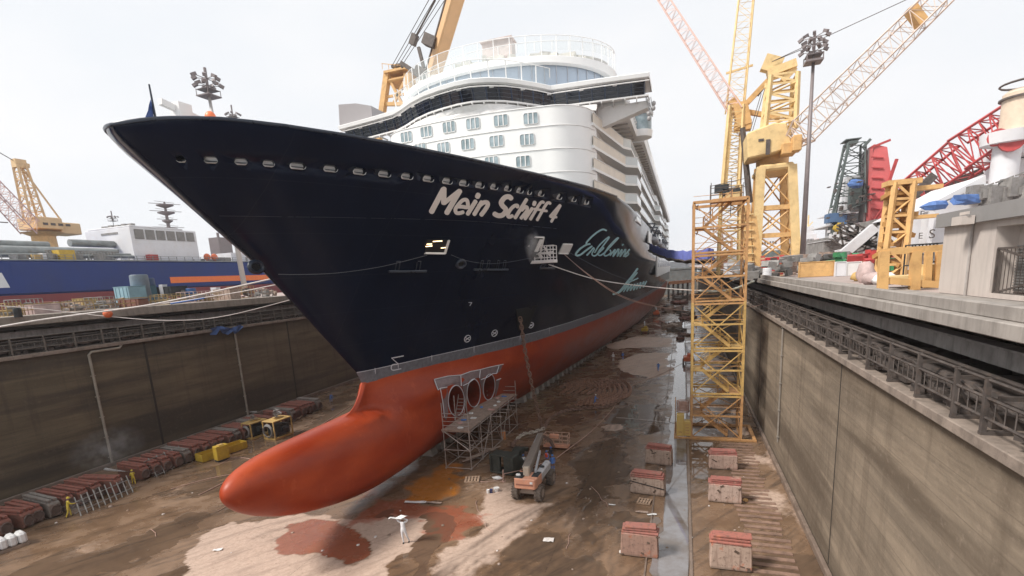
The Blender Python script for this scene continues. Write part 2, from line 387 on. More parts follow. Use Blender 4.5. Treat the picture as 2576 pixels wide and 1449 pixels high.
# ---- dock walls
def wallmat(name, base, dark, warm):
    m, n, bs = newmat(name); P = geopos(n)
    a = noise(n, mapping(n, P, (1, .05, .55)), 1.6, 6, .65); h = noise(n, mapping(n, P, (1, .022, .25)), 1.5, 4, .6)
    vs_ = noise(n, mapping(n, P, (1, .8, .05)), 1.4, 5, .6); fn = noise(n, P, 2.5, 8, .7)
    c = mixc(n, mapr(n, a, .38, .62), tuple(x*.58 for x in base), base)
    a2 = noise(n, mapping(n, P, (1, .10, 1.7)), 1.9, 8, .75); c = mixc(n, mapr(n, a2, .54, .66, 0, .6), c, tuple(x*.45 for x in base)); c = mixc(n, mapr(n, a2, .32, .42, .4, 0), c, warm)
    big = noise(n, mapping(n, P, (1, .5, .5)), .25, 4); c = mixc(n, mapr(n, big, .42, .62, 0, .4), c, tuple(x*.5 for x in base))
    c = mixc(n, mapr(n, h, .50, .62, 0, .78), c, dark)
    c = mixc(n, mapr(n, vs_, .52, .74, 0, .55), c, dark)
    c = mixc(n, mapr(n, fn, .3, .45, .35, 0), c, warm)
    sx = nd(n, 'ShaderNodeSeparateXYZ'); n.links.new(P, sx.inputs[0])
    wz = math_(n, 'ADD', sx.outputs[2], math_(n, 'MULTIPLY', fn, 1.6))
    c = mixc(n, mapr(n, wz, 11.4, 13.2, 0, .6), c, dark)                      # darker towards the ledge
    c = mixc(n, mapr(n, wz, .6, 2.8, .5, 0), c, dark)                         # darker towards the foot
    br = math_(n, 'FRACT', math_(n, 'MULTIPLY', sx.outputs[2], .83)); ln = math_(n, 'LESS_THAN', br, .035)
    c = mixc(n, math_(n, 'MULTIPLY', ln, .35), c, dark)
    n.links.new(c, bs.inputs['Base Color']); bs.inputs['Roughness'].default_value = .78
    bump(n, bs, math_(n, 'ADD', fn, math_(n, 'MULTIPLY', a, .8)), .5, .08); return m
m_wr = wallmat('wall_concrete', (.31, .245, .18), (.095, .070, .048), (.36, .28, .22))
m_wl = wallmat('wall_concrete_shaded', (.175, .134, .082), (.042, .032, .025), (.17, .135, .095))  # same concrete, colour darkened for the wall turned from the sun
m_cc = mat('kerb_concrete', (.30, .27, .245), .8, var=.2, sc=.7, dirt=(.12, .10, .085), dirta=.55, streak=.4, bmp=.2)
m_ccl = mat('kerb_concrete_left', (.27, .235, .20), .8, var=.2, sc=.7, dirt=(.10, .08, .07), dirta=.6, streak=.4, bmp=.2)
m_lip = mat('ledge_concrete', (.25, .20, .165), .85, var=.3, sc=1.2, dirt=(.09, .07, .055), dirta=.6, bmp=.4)
m_joint = mat('joint_dark', (.035, .028, .022), .9)
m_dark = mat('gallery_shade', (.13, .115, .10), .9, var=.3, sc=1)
m_sooty = mat('sooty_steel', (.105, .088, .08), .6, .3, var=.4, sc=2, dirt=(.2, .13, .09), dirta=.4)
m_beam = mat('service_beam', (.27, .26, .25), .7, var=.25, sc=1.1, dirt=(.07, .06, .055), dirta=.6, streak=.5)

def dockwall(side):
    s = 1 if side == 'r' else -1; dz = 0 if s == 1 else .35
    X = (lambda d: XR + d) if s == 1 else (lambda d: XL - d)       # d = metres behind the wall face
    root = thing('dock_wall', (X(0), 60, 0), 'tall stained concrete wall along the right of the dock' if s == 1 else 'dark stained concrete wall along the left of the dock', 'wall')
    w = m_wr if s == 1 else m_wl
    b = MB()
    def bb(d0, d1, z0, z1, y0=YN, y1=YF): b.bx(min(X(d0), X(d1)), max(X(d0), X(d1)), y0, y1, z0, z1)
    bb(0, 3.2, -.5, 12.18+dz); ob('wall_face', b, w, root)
    b = MB(); bb(-.3, 3.4, 12.2+dz, 12.55+dz); ob('ledge', b, m_lip, root, bevel=.03)
    b = MB()
    bb(-.32, -.05, -.2, .42); ob('foot_kerb', b, m_rim, root, bevel=.04)
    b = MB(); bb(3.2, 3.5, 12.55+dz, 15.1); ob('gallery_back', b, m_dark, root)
    b = MB(); bb(0 if s == 1 else .1, 3.5, 15.21 + (.3 if s < 0 else 0), 15.65+(.75 if s < 0 else 0)); ob('quay_edge_slab', b, m_cc if s == 1 else m_ccl, root, bevel=.03)
    if s == 1:
        b = MB(); bb(.27, .62, 15.652, 16.05); ob('kerb', b, m_cc, root, bevel=.03)
    b = MB(); bb(1.25, 1.6, 14.0+dz, 14.55+dz); bb(1.15, 1.7, 14.55+dz, 14.62+dz); ob('service_beam', b, m_beam, root)
    b = MB()
    for k, (d, z, r_) in enumerate(((.9, 12.95, .13), (1.35, 13.05, .2), (1.9, 13.2, .25), (2.4, 13.0, .16), (1.0, 13.75, .07), (2.1, 13.9, .12))):
        b.tube((X(d), YN, z+dz), (X(d), YF, z+dz), r_, 8)
    ob('service_pipes', b, m_sooty, root, smooth=40)
    b = MB(); rr = random.Random(11+s)
    for y in np.arange(8, 140, 2.9):
        b.bx(min(X(2.9), X(3.2)), max(X(2.9), X(3.2)), y, y+.35, 12.55+dz, 15.1); b.box((X(1.5), y+.2, 13.55+dz), (2.6, .12, .12))
        for q in range(3): b.box((X(rr.uniform(.5, 2.5)), y+rr.uniform(.3, 2.4), 12.75+dz), (rr.uniform(.2, .7), rr.uniform(.3, 1.2), rr.uniform(.15, .5)), rr.uniform(0, 3))
    obs('gallery_frame', b, m_sooty, root, 90)
    return X, dz
XRf, _ = dockwall('r'); XLf, dzl = dockwall('l')

# fenced railing along each ledge, in twelve-metre lengths
def railing(Xf, dz, side, mt):
    root = thing('railing', (0, 0, 0), '', 'railing', 'railings along the %s ledge' % side)
    b = MB()
    for z in (1.55, 1.05, .5): b.tube((0, 0, z), (0, 12, z), .045, 6)
    ob('rail', b, mt, root)
    for k in range(5):
        b = MB(); b.box((0, k*2.6+.4, .8), (.12, .14, 1.6)); b.box((.28, k*2.6+.4, .05), (.7, .16, .1)); b.bar((0, k*2.6+.4, 1.1), (.55, k*2.6+.4, 0.05), .07)
        ob('post', b, mt, root)
    b = MB()
    for k in range(26): b.tube((0, k*.46+.2, .5), (0, k*.46+.2, 1.05), .022, 4)
    obs('baluster', b, mt, root)
    b = MB(); rr = random.Random(5)
    for k in range(16): 
        y = rr.uniform(0, 11.5); b.box((rr.uniform(.25, .6), y, rr.uniform(.1, .5)), (rr.uniform(.1, .4), rr.uniform(.2, 1.1), rr.uniform(.1, .4)), rr.uniform(-.5, .5))
    b.path([(.25, i*1., .95+.2*math.sin(i*1.7)) for i in range(13)], .05, 5)
    ob('hung_cables', b, m_sooty, root)
    names = ['nearest', 'second', 'third', 'fourth', 'fifth', 'sixth', 'seventh', 'eighth', 'ninth', 'tenth', 'eleventh', 'farthest']
    y0 = 6 if side == 'right' else 26
    for i in range(10):
        r = root if i == 0 else dup(root, (0, 0, 0))
        r.location = (Xf(-.12), y0+i*12.05, 12.552+dz)
        if side == 'left': r.scale = (-1, 1, 1)
        r['label'] = '%s length of sooty steel railing along the ledge of the %s dock wall' % (names[i], side)
railing(XRf, 0, 'right', m_sooty)
railing(XLf, dzl, 'left', mat('left_rail_steel', (.16, .14, .12), .6, .2, var=.35, sc=2, dirt=(.07, .05, .04), dirta=.5))

# ---- quays, gate, water
m_quay = mat('quay_paving', (.36, .29, .265), .8, var=.22, sc=.25, dirt=(.17, .13, .11), dirta=.5)
b = MB(); b.bx(XR+3.5, 1500, -60, 3200, 14.8, 15.6); ob('quay_right', b, m_quay, kind='structure')
b = MB(); b.bx(-112, XL-3.5, -60, 520, 14.8, 16.3); ob('quay_left', b, m_quay, kind='structure')
m_sea, n, bs = newmat('sea_water'); bs.inputs['Base Color'].default_value = (.10, .13, .14, 1); bs.inputs['Roughness'].default_value = .25
bump(n, bs, noise(n, geopos(n), .6, 5), .4, .3)
b = MB(); b.bx(-3000, -112.5, -400, 3200, 12, 13.2); b.bx(-112.5, 60, 340, 3200, 12, 13.2) ; ob('sea', b, m_sea, kind='structure')
b = MB(); b.bx(XL, XR, YF, YF+3, -.5, 15.2); b.bx(XL, XR, YF-.4, YF, 15.2, 16.2)
ob('dock_gate', b, mat('gate_steel', (.13, .14, .14), .7, var=.3, sc=.4, dirt=(.2, .1, .06), dirta=.5), label='grey steel gate closing the far end of the dock', cat='gate')
b = MB(); rr = random.Random(8); x = -500
while x < 900:
    h = rr.uniform(4, 11); w_ = rr.uniform(14, 50); b.bx(x, x+w_, 1150+rr.uniform(0, 90), 1300, 12, 16+h); x += w_*.9
ob('far_shoreline', b, mat('far_shore', (.10, .10, .11), .9), kind='structure')
# ================================================================== THE CRUISE SHIP
SY = 302.0
_zs = [9.6, 10.6, 14, 18.94, 20.76, 23.93, 25.3, 25.75]; _ys = [34.6, 34.05, 30.6, 25.8, 23.6, 19.9, 18.35, 18.15]
def stem(z): return np.interp(z, _zs, _ys)
_b25 = np.array([(0, 0), (.15, .5), (.45, 1.1), (1.0, 1.95), (2.6, 3.65), (4.6, 5.1), (8, 6.9), (11.4, 8.35), (17.5, 10.6), (24.6, 12.9), (35.5, 16.0), (44, 17.5), (55, 18), (400, 18)])
_b10 = np.array([(0, 0), (.3, .22), (1, .55), (4, 1.6), (8, 2.75), (12.5, 4.3), (24.5, 7.7), (36, 9.65), (50.5, 11.3), (71, 12.9), (112, 14.9), (170, 16.3), (400, 17.0)])
def hbu(z, y):          # half breadth above the boot top
    d = np.maximum(y - stem(z), 0); t = np.clip((z-10.2)/15.4, 0, 1)
    a = np.interp(d, _b10[:, 0], _b10[:, 1]); c = np.interp(d, _b25[:, 0], _b25[:, 1])
    far = np.clip((d-50)/90, 0, 1); w = (1-far)*t**1.35 + far*np.clip(t*1.7, 0, 1)**.8
    return a + (c-a)*w
_b2 = np.array([(33, 0), (44, .9), (63, 3.6), (81, 5.2), (112, 8), (166, 12), (300, 14.5)])
ZK = 1.0
def hbl(z, y):          # hull proper below the boot top, without the bulb
    b1 = np.interp(np.maximum(y-34.6, 0), _b10[:, 0], _b10[:, 1]); b2 = np.interp(y, _b2[:, 0], _b2[:, 1]); b2 = np.minimum(b2, b1)
    s = np.clip((z-ZK)/(9.7-ZK), 0, 1); return b2 + (b1-b2)*(1-(1-s)**1.7)
BY0 = 20.371
def bulb(y):            # centre height, half height, half width of the bulb's section at y
    d_ = y-BY0; s = np.clip(d_/14.455, 0, 1); k = (1-(1-s)**2.074)**.5
    zc = np.interp(d_, [0, 3, 7, 12, 18, 28, 40], [6.052, 5.384, 4.754, 4.25, 4.1, 4.2, 4.2])
    hh = np.interp(d_, [3, 7, 12, 18, 28, 40], [3.283, 3.138, 3.3, 3.3, 3.1, 2.9])*k
    hw = hh*np.interp(d_, [0, 20, 26, 34, 48], [.866, .866, .85, .6, .2])
    return zc, hh, hw
def fillet(z, y): return 1.6*math.exp(-((z-7.3)/1.35)**2)*max(0, 1-(y-34.6)/24)*min(1, max(0, (y-34.3)/4.0))**.75 if y > 34.3 else 0.
def hull_x(z, y):       # half breadth anywhere on the starboard side
    if z >= 9.65: return float(hbu(z, y))
    h = (float(hbl(z, y)) if y > 34.6 else 0.)+fillet(z, y)
    zc, hh, hw = bulb(y); q = 1-((z-zc)/hh)**2 if hh > 0 else 0; bb_ = float(hw*math.sqrt(max(q, 0)))
    return (h**3+bb_**3)**(1/3)
def hit(u, v):          # where the line of sight meets the starboard hull
    d = ray(u, v); t0 = None; prev = None; t = 8.
    d = d/np.linalg.norm(d)
    while t < 420:
        x, y, z = d[0]*t, d[1]*t, CH+d[2]*t
        f = x-(XS+hull_x(z, y)) if y > 17 else 9
        if y > stem(max(z, 9.6))-.001 or z < 9.6:
            if prev is not None and prev > 0 and f <= 0:
                lo, hi = t-.25, t
                for _ in range(18):
                    mi = (lo+hi)/2; x, y, z = d[0]*mi, d[1]*mi, CH+d[2]*mi
                    if x-(XS+hull_x(z, y)) > 0: lo = mi
                    else: hi = mi
                return Vector((x, y, z))
        prev = f; t += .25
    return None
def hnorm(p):
    e = .15; dz = (hull_x(p.z+e, p.y)-hull_x(p.z-e, p.y))/(2*e); dy = (hull_x(p.z, p.y+e)-hull_x(p.z, p.y-e))/(2*e)
    return Vector((1, -dy, -dz)).normalized()

m_navy, n, bs = newmat('navy_hull_paint'); P = geopos(n)
c = mixc(n, mapr(n, noise(n, mapping(n, P, (.5, .5, .12)), .5, 5), .4, .7), (.003, .0065, .018), (.006, .0105, .026))
sx = nd(n, 'ShaderNodeSeparateXYZ'); n.links.new(P, sx.inputs[0])
pn = noise(n, mapping(n, P, (.3, .3, .3)), .6, 5)
scuff = math_(n, 'MULTIPLY', mapr(n, noise(n, mapping(n, P, (.4, .22, .5)), 1.2, 8, .75), .52, .72), mapr(n, sx.outputs[2], 11, 16, .7, 0))
c = mixc(n, math_(n, 'MULTIPLY', scuff, .3), c, (.045, .035, .03))
ln1 = math_(n, 'LESS_THAN', math_(n, 'FRACT', math_(n, 'MULTIPLY', sx.outputs[2], .385)), .012); ln2 = math_(n, 'LESS_THAN', math_(n, 'FRACT', math_(n, 'MULTIPLY', sx.outputs[1], .127)), .005)
c = mixc(n, math_(n, 'MULTIPLY', math_(n, 'MAXIMUM', ln1, ln2), .35), c, (.028, .032, .042))
st = mapr(n, noise(n, mapping(n, P, (1.6, 1.6, .06)), 1.4, 6, .7), .60, .78, 0, .22); c = mixc(n, st, c, (.05, .048, .046))
n.links.new(c, bs.inputs['Base Color']); n.links.new(mapr(n, pn, .3, .7, .12, .20), bs.inputs['Roughness'])
bs.inputs['IOR'].default_value = 1.22
wav = noise(n, mapping(n, P, (.25, .35, .5)), 1.0, 2); bump(n, bs, wav, .12, .12)
m_red, n, bs = newmat('red_antifouling'); P = geopos(n)
nz = noise(n, mapping(n, P, (.6, .3, .8)), .7, 6, .6); nf = noise(n, P, 3.5, 6, .7)
c = mixc(n, mapr(n, nz, .35, .68), (.27, .031, .008), (.39, .060, .017)); c = mixc(n, mapr(n, nf, .55, .75, 0, .3), c, (.32, .05, .03)); c = mixc(n, mapr(n, noise(n, mapping(n, P, (1.5, 1.2, .12)), 1.6, 7, .7), .55, .78, 0, .4), c, (.22, .028, .012)); c = mixc(n, mapr(n, noise(n, mapping(n, P, (1, .8, .5)), .8, 8, .75), .58, .66, 0, .3), c, (.52, .12, .05))
sx = nd(n, 'ShaderNodeSeparateXYZ'); n.links.new(P, sx.inputs[0])
plate = math_(n, 'LESS_THAN', math_(n, 'FRACT', math_(n, 'MULTIPLY', math_(n, 'ADD', sx.outputs[1], math_(n, 'MULTIPLY', nz, .25)), .31)), .02)
c = mixc(n, math_(n, 'MULTIPLY', plate, .12), c, (.25, .03, .015))
aft = mapr(n, sx.outputs[1], 60, 110); c = mixc(n, math_(n, 'MULTIPLY', aft, .65), c, (.25, .075, .05))
n.links.new(c, bs.inputs['Base Color']); n.links.new(mapr(n, nz, .3, .7, .34, .5), bs.inputs['Roughness']); bs.inputs['Specular IOR Level'].default_value = .28
bump(n, bs, noise(n, mapping(n, P, (.4, .4, .7)), 1, 3), .15, .1)
m_film = mat('grey_masking_film', (.14, .145, .165), .35, var=.35, sc=2.5, dirt=(.12, .12, .14), dirta=.6, bmp=.6)
m_filmw = mat('pale_tape', (.62, .62, .66), .5, var=.1)
m_white = mat('ship_white', (.80, .80, .79), .35, var=.03, sc=.3)
m_white2 = mat('ship_white_shell', (.74, .73, .72), .45, var=.06, sc=.6, dirt=(.5, .45, .38), dirta=.3)
m_deckg = mat('ship_deck', (.22, .26, .24), .7)
m_glass, n, bs = newmat('bridge_glass'); bs.inputs['Base Color'].default_value = (.008, .012, .022, 1); bs.inputs['Roughness'].default_value = .04; bs.inputs['Specular IOR Level'].default_value = .6
m_cabglass, n, bs = newmat('cabin_glass'); 
c = mixc(n, mapr(n, noise(n, geopos(n), .9, 3), .3, .7), (.16, .22, .24), (.38, .46, .50)); n.links.new(c, bs.inputs['Base Color']); bs.inputs['Roughness'].default_value = .08
m_screen, n, bs = newmat('screen_glass'); bs.inputs['Base Color'].default_value = (.75, .85, .85, 1); bs.inputs['Roughness'].default_value = .02
bs.inputs['Transmission Weight'].default_value = 0; bs.inputs['Alpha'].default_value = .15
m_blueglass, n, bs = newmat('lounge_glass'); bs.inputs['Base Color'].default_value = (.42, .50, .60, 1); bs.inputs['Roughness'].default_value = .05
m_balc, n, bs = newmat('balcony_glass'); bs.inputs['Base Color'].default_value = (.62, .66, .66, 1); bs.inputs['Roughness'].default_value = .1
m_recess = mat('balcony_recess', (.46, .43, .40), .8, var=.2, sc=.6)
m_black, n, bs = newmat('black_void'); bs.inputs['Base Color'].default_value = (.004, .004, .005, 1); bs.inputs['Roughness'].default_value = .9
m_txt = mat('lettering_cream', (.76, .71, .67), .5, var=.06)
m_cyan = mat('lettering_cyan', (.42, .68, .72), .4, var=.06)
m_navy2 = mat('navy_fitting', (.02, .028, .045), .3, var=.2)

ship = thing('cruise_ship', (XS, 60, 0), 'huge navy, white and red cruise ship filling the dock, bulbous bow foremost', 'ship')
# hull above the boot top
zl = list(np.linspace(10.6, 25.1, 30))+[25.45, 25.65, 25.75]
dl = [0, .06, .15, .3, .5, .8, 1.2, 1.8, 2.6, 3.6, 5, 6.5, 8, 10, 12, 14, 16.5, 19, 22, 25, 28, 31, 34, 37, 40, 44, 48, 54, 60, 70, 85, 100, 120, 145, 170, 200, 240]
shz = lambda z, d: z-max(z-23.5, 0)/2.25*.42*math.exp(-d/1.1)
rows = []
for z in zl:
    s0 = float(stem(z)); ring = []
    for d in dl[::-1]: ring.append((XS-float(hbu(z, s0+d)), s0+d, shz(z, d)))
    for d in dl[1:]: ring.append((XS+float(hbu(z, s0+d)), s0+d, shz(z, d)))
    ring = [(XS-17.5, SY, z)]+ring+[(XS+17.5, SY, z)]
    rows.append(ring)
b = MB(); b.grid(rows)
hull = ob('hull', b, m_navy, ship, smooth=True)
# boolean openings: the row of bulwark ports, cut right through
holes = [(455, 400, 25), (530, 402, 34), (606, 406, 31), (676, 411, 29), (750, 417, 39), (832, 424, 35), (905, 431, 32), (968, 437, 31), (1025, 443, 29), (1078, 449, 27), (1126, 455, 25), (1168, 460, 24), (1208, 465, 21), (1244, 469, 18.5), (1278, 473, 17), (1309, 478, 16), (1333, 482, 9), (1362, 486, 14), (1408, 494, 12), (1445, 500, 10), (1477, 507, 8)]
cut = MB(); port_pts = []
def stadium(p, L, H, outx, inx, ang):
    vs = []; nn = 14; r_ = H/2
    for k in range(nn):
        t = 2*math.pi*k/nn; cy = (L/2-r_)*(1 if math.cos(t) >= 0 else -1)+r_*math.cos(t); cz = r_*math.sin(t); vs.append((cy, cz))
    ca, sa = math.cos(ang), math.sin(ang)
    V = []
    for o_ in (-inx, outx):
        for cy, cz in vs: V.append((p.x+o_*ca+cy*sa, p.y-o_*sa+cy*ca, p.z+cz))
    n_ = nn; F = [(i, (i+1) % n_, n_+(i+1) % n_, n_+i) for i in range(n_)]+[tuple(range(n_-1, -1, -1)), tuple(range(n_, 2*n_))]
    return V, F
for u, v, wpx in holes:
    p = hit(u, v)
    if p is None: continue
    nn_ = hnorm(p); ang = math.atan2(-nn_.y, nn_.x)
    pa, pb = hit(u-wpx/2, v-1), hit(u+wpx/2, v+1); L = (pb-pa).length; dep = (MW.T @ np.array([p.x, p.y, p.z-CH]))[2]; H = 13.6*dep/FX
    port_pts.append((p, ang, L, H)); V, F = stadium(p, L, H, 1.2, 1.6, ang); cut.add(V, F)
cutter = ob('cutter', cut, m_black)
def boolcut(o, cutter):
    md = o.modifiers.new('b', 'BOOLEAN'); md.operation = 'DIFFERENCE'; md.object = cutter; md.solver = 'EXACT'
    dg = bpy.context.evaluated_depsgraph_get(); dg.update(); me = bpy.data.meshes.new_from_object(o.evaluated_get(dg))
    o.modifiers.clear(); o.data = me
# white inner lining of the bulwark
rows = []
for z in (23.12, 23.6, 24, 25.0, 25.6):
    s0 = float(stem(z))+1.3; ring = []
    ds = [0, .3, .8, 1.6, 3, 5, 8, 12, 16, 20, 25, 30, 36]
    off = lambda y: max(hull_x(z, y)-.32, 0)
    for d in ds[::-1]: ring.append((XS-off(s0+d) if d > 0 else XS, s0+d, z))
    for d in ds[1:]: ring.append((XS+off(s0+d), s0+d, z))
    rows.append(ring)
b = MB(); b.grid(rows); lining = ob('bulwark_lining', b, m_white, ship, smooth=40)
# solidify hull bow region by a real inner skin is the lining; cut both
boolcut(hull, cutter); print('PORTZ', [round(q[0].z, 2) for q in port_pts])
bpy.data.objects.remove(cutter)
# port reveals
for p, ang, L, H in port_pts:
    V, F = stadium(p, L+.01, H+.01, .008, .3, ang); nn = 14
    V2, F2 = stadium(p, L+.03, H+.03, .008, .3, ang)
    b = MB(); b.add(V+V2, [F[i] for i in range(nn)]+[tuple(k+2*nn for k in F2[i]) for i in range(nn)]+[(nn+i, nn+(i+1) % nn, 3*nn+(i+1) % nn, 3*nn+i) for i in range(nn)])
    fr = ob('bulwark_port', b, m_white, ship)
    b = MB(); ca, sa = math.cos(ang), math.sin(ang)
    b.tube((p.x-.2*ca-L*.48*sa, p.y+.2*sa-L*.48*ca, p.z-.03), (p.x-.2*ca+L*.48*sa, p.y+.2*sa+L*.48*ca, p.z-.03), .018, 5); ob('port_bar', b, m_navy2, fr)
# rail cap and deck
b = MB(); z = 25.78
capL = [(XS-float(hbu(25.75, stem(25.75)+d)), float(stem(25.75))+d, shz(z, d)) for d in dl[::-1] if d < 47]+[(XS+float(hbu(25.75, stem(25.75)+d)), float(stem(25.75))+d, shz(z, d)) for d in dl[1:] if d < 47]
b.path(capL, .09, 6); ob('bulwark_cap', b, m_navy2, ship, smooth=60)
b = MB(); dk = [(XS+s_*max(hull_x(21.9, y)-.1, .02), y, 21.9) for y in np.arange(22.4, 75, 2) for s_ in (-1, 1)]
fs = [(2*i, 2*i+1, 2*i+3, 2*i+2) for i in range(len(dk)//2-1)]; b.add(dk, fs); ob('foredeck', b, m_deckg, ship)
# boot top band under grey film
b = MB(); rows = []
for z in (9.55, 9.8, 10.1, 10.4, 10.62):
    s0 = float(stem(max(z, 9.6))); 
    ring = [(XS-float(hbu(max(z, 9.6), s0+d))-.02, s0+d, z) for d in dl[::-1]]+[(XS+float(hbu(max(z, 9.6), s0+d))+.02, s0+d, z) for d in dl[1:]]; rows.append(ring)
b.grid(rows); ob('boot_top', b, m_film, ship, smooth=60)
b = MB(); L = []
for d in dl[:27]: L.append(Vector((XS+float(hbu(10.62, stem(10.62)+d))+.03, float(stem(10.62))+d, 10.62)))
b.path(L, .025, 4)
for d in (1.2, 3.5, 7.5, 13.2, 21.5, 29):
    y = 34.3+d; b.path([(XS+float(hbu(z, y))+.04, y+(10.6-z)*.3, z) for z in (10.7, 10.2, 9.7)], .03, 4)
ob('tape_line', b, m_filmw, ship)
# underwater body with bulb
b = MB(); ys = list(BY0+np.array([0.00002, .0015, .012, .04, .09, .2, .4, .7, 1.1, 1.7, 2.4, 3.3, 4.3, 5.5, 6.8, 8.2, 9.6, 10.5]))+[31.3, 31.7, 32.1, 32.6, 33, 33.4, 33.7, 33.95, 34.15, 34.3, 34.45, 34.62, 34.9, 35.3, 36, 37, 38.5, 40, 42, 44, 46, 48, 50, 53, 56, 60, 65, 71, 78, 88, 100, 115, 135, 160, 200, 250, 302]
_kd = [0, 1.5, 3, 5, 7, 9.5, 12, 15, 18, 23, 28, 34, 40]
def _smooth(xs, fs):      # rounds the corners of the tabulated curves
    return lambda x: sum(np.interp(x+o_, xs, fs)*w_ for o_, w_ in ((-2.4, .15), (-1.2, .2), (0, .3), (1.2, .2), (2.4, .15)))
_zcs = _smooth([-3, 0, 3, 7, 12, 18, 28, 40], [6.7, 6.052, 5.384, 4.754, 4.25, 4.1, 4.2, 4.2]); _hhs = _smooth([-3, 0, 3, 7, 12, 18, 28, 40], [3.3, 3.3, 3.25, 3.17, 3.28, 3.3, 3.1, 2.9]); _hws = _smooth([0, 20, 26, 34, 48], [.866, .866, .85, .6, .2])
def bulb(y):
    d_ = float(y)-BY0; s = min(max(d_/14.455, 0), 1); k = (1-(1-s)**2.074)**.5; hh = _hhs(d_)*k
    return _zcs(d_), hh, hh*_hws(d_)
NT = 41; rows = []
for y in ys:
    zc, hh, hw = bulb(y); zc, hh, hw = float(zc), float(hh), float(hw)
    if y <= 34.62:
        tb = zc+hh; t = np.clip((y-31.3)/3.32, 0, 1)
        ztop = tb + (9.75-tb)*(1-(1-t**2.6)) if t > 0 else tb
        neck = t**1.0
    else: ztop = 9.75; neck = 1
    zb = max(zc-hh, ZK) if y < 45 else ZK
    zb = zc-hh if y < 36 else zc-hh+(ZK-zc+hh)*min((y-36)/9, 1)
    prof = []
    for k in range(NT):
        t = k/(NT-1); t = .5-.5*math.cos(math.pi*t); z = zb+(ztop-zb)*t
        q = 1-((z-zc)/max(hh, 1e-4))**2; eb = hw*math.sqrt(max(q, 0))
        hb_ = float(hbl(z, y)) if y > 34.6 else 0
        if y <= 34.62 and neck > 0 and z > zc: # web of the neck, growing out of the bulb's back
            ww = .28*neck*min(1, (ztop-z)/.3+.05); fil = .9*math.exp(-max(z-(zc+hh*.9), 0)/.45)*neck*(1 if z > zc+hh*.6 else 0); eb = max(eb, ww) + (fil if z > zc+hh*.8 else 0)*.35
        elif y > 34.62:
            hb_ = hb_+fillet(z, y)
        x = (hb_**3+eb**3)**(1/3)
        if k == 0: x = hb_ if y > 60 else 0.0 if y < 45 else hb_*.8
        prof.append((x, z))
    ring = [(XS-x, y, z) for x, z in prof[::-1]]
    if y <= 34.62: ring[0] = (XS, y, ztop)
    ring += [(XS+x, y, z) for x, z in prof]
    if y <= 34.62: ring[-1] = (XS, y, ztop)
    rows.append(ring)
b.grid(rows); ub = ob('red_underbody', b, m_red, ship, smooth=True)

# --- letters: strokes laid on the hull plating, each with real thickness
def stroke(mb, pts, w, lift=.03, taper=None, px=None):
    # pts: pixel positions of the brush path; w pixel width at each point; meets the curved plating by ray hits
    q = [Vector((p[0], p[1], 0)) for p in pts]; out = []
    for i in range(len(q)-1):          # Catmull-Rom resample
        p0 = q[max(i-1, 0)]; p1 = q[i]; p2 = q[i+1]; p3 = q[min(i+2, len(q)-1)]
        m_ = 1 if (len(q) == 2) else 6
        for k in range(m_):
            t = k/m_; out.append(.5*((2*p1)+(p2-p0)*t+(2*p0-5*p1+4*p2-p3)*t*t+(3*p1-p0-3*p2+p3)*t**3))
    out.append(q[-1]); hw = w/2; Lp, Rp = [], []
    ends = []
    for i, p in enumerate(out):
        d = (out[min(i+1, len(out)-1)]-out[max(i-1, 0)]).normalized(); nrm = Vector((-d.y, d.x, 0))
        Lp.append(p+nrm*hw); Rp.append(p-nrm*hw)
    d0 = (out[1]-out[0]).normalized(); d1 = (out[-1]-out[-2]).normalized(); n0 = Vector((-d0.y, d0.x, 0)); n1_ = Vector((-d1.y, d1.x, 0))
    cap0 = [out[0]-d0*hw*.75*math.sin(a)+n0*hw*math.cos(a) for a in (R(45), R(90), R(135))]
    cap1 = [out[-1]+d1*hw*.75*math.sin(a)+n1_*hw*math.cos(a) for a in (R(45), R(90), R(135))]
    H = lambda p: hit(p.x, p.y)
    pts3 = []; faces = []
    def put(p):
        h = H(p)
        if h is None: h = pts3[-1][0] if pts3 else Vector((XS+10, 40, 20))
        pts3.append((h, hnorm(h))); return len(pts3)-1
    li = [put(p) for p in Lp]; ri = [put(p) for p in Rp]
    for i in range(len(out)-1): faces.append((li[i], ri[i], ri[i+1], li[i+1]))
    c0 = [put(p) for p in cap0]; c1 = [put(p) for p in cap1]
    faces.append(tuple([li[0]]+c0+[ri[0]])); faces.append(tuple([li[-1]]+c1+[ri[-1]]))
    lift *= .5
    mb.add([h+n_*lift for h, n_ in pts3], faces)
    rim = [ri[0]]+c0[::-1]+li+c1+ri[::-1]
    base = [pts3[i][0]+pts3[i][1]*lift for i in rim]+[pts3[i][0]-pts3[i][1]*.02 for i in rim]; k = len(rim)
    mb.add(base, [(i, (i+1) % k, k+(i+1) % k, k+i) for i in range(k)])
def T1(p): return (1066.6+.13802*p[0], 456.2+.13802*p[1])
def T2(p): return (1422.1+.15741*p[0], 550.1+.15741*p[1])
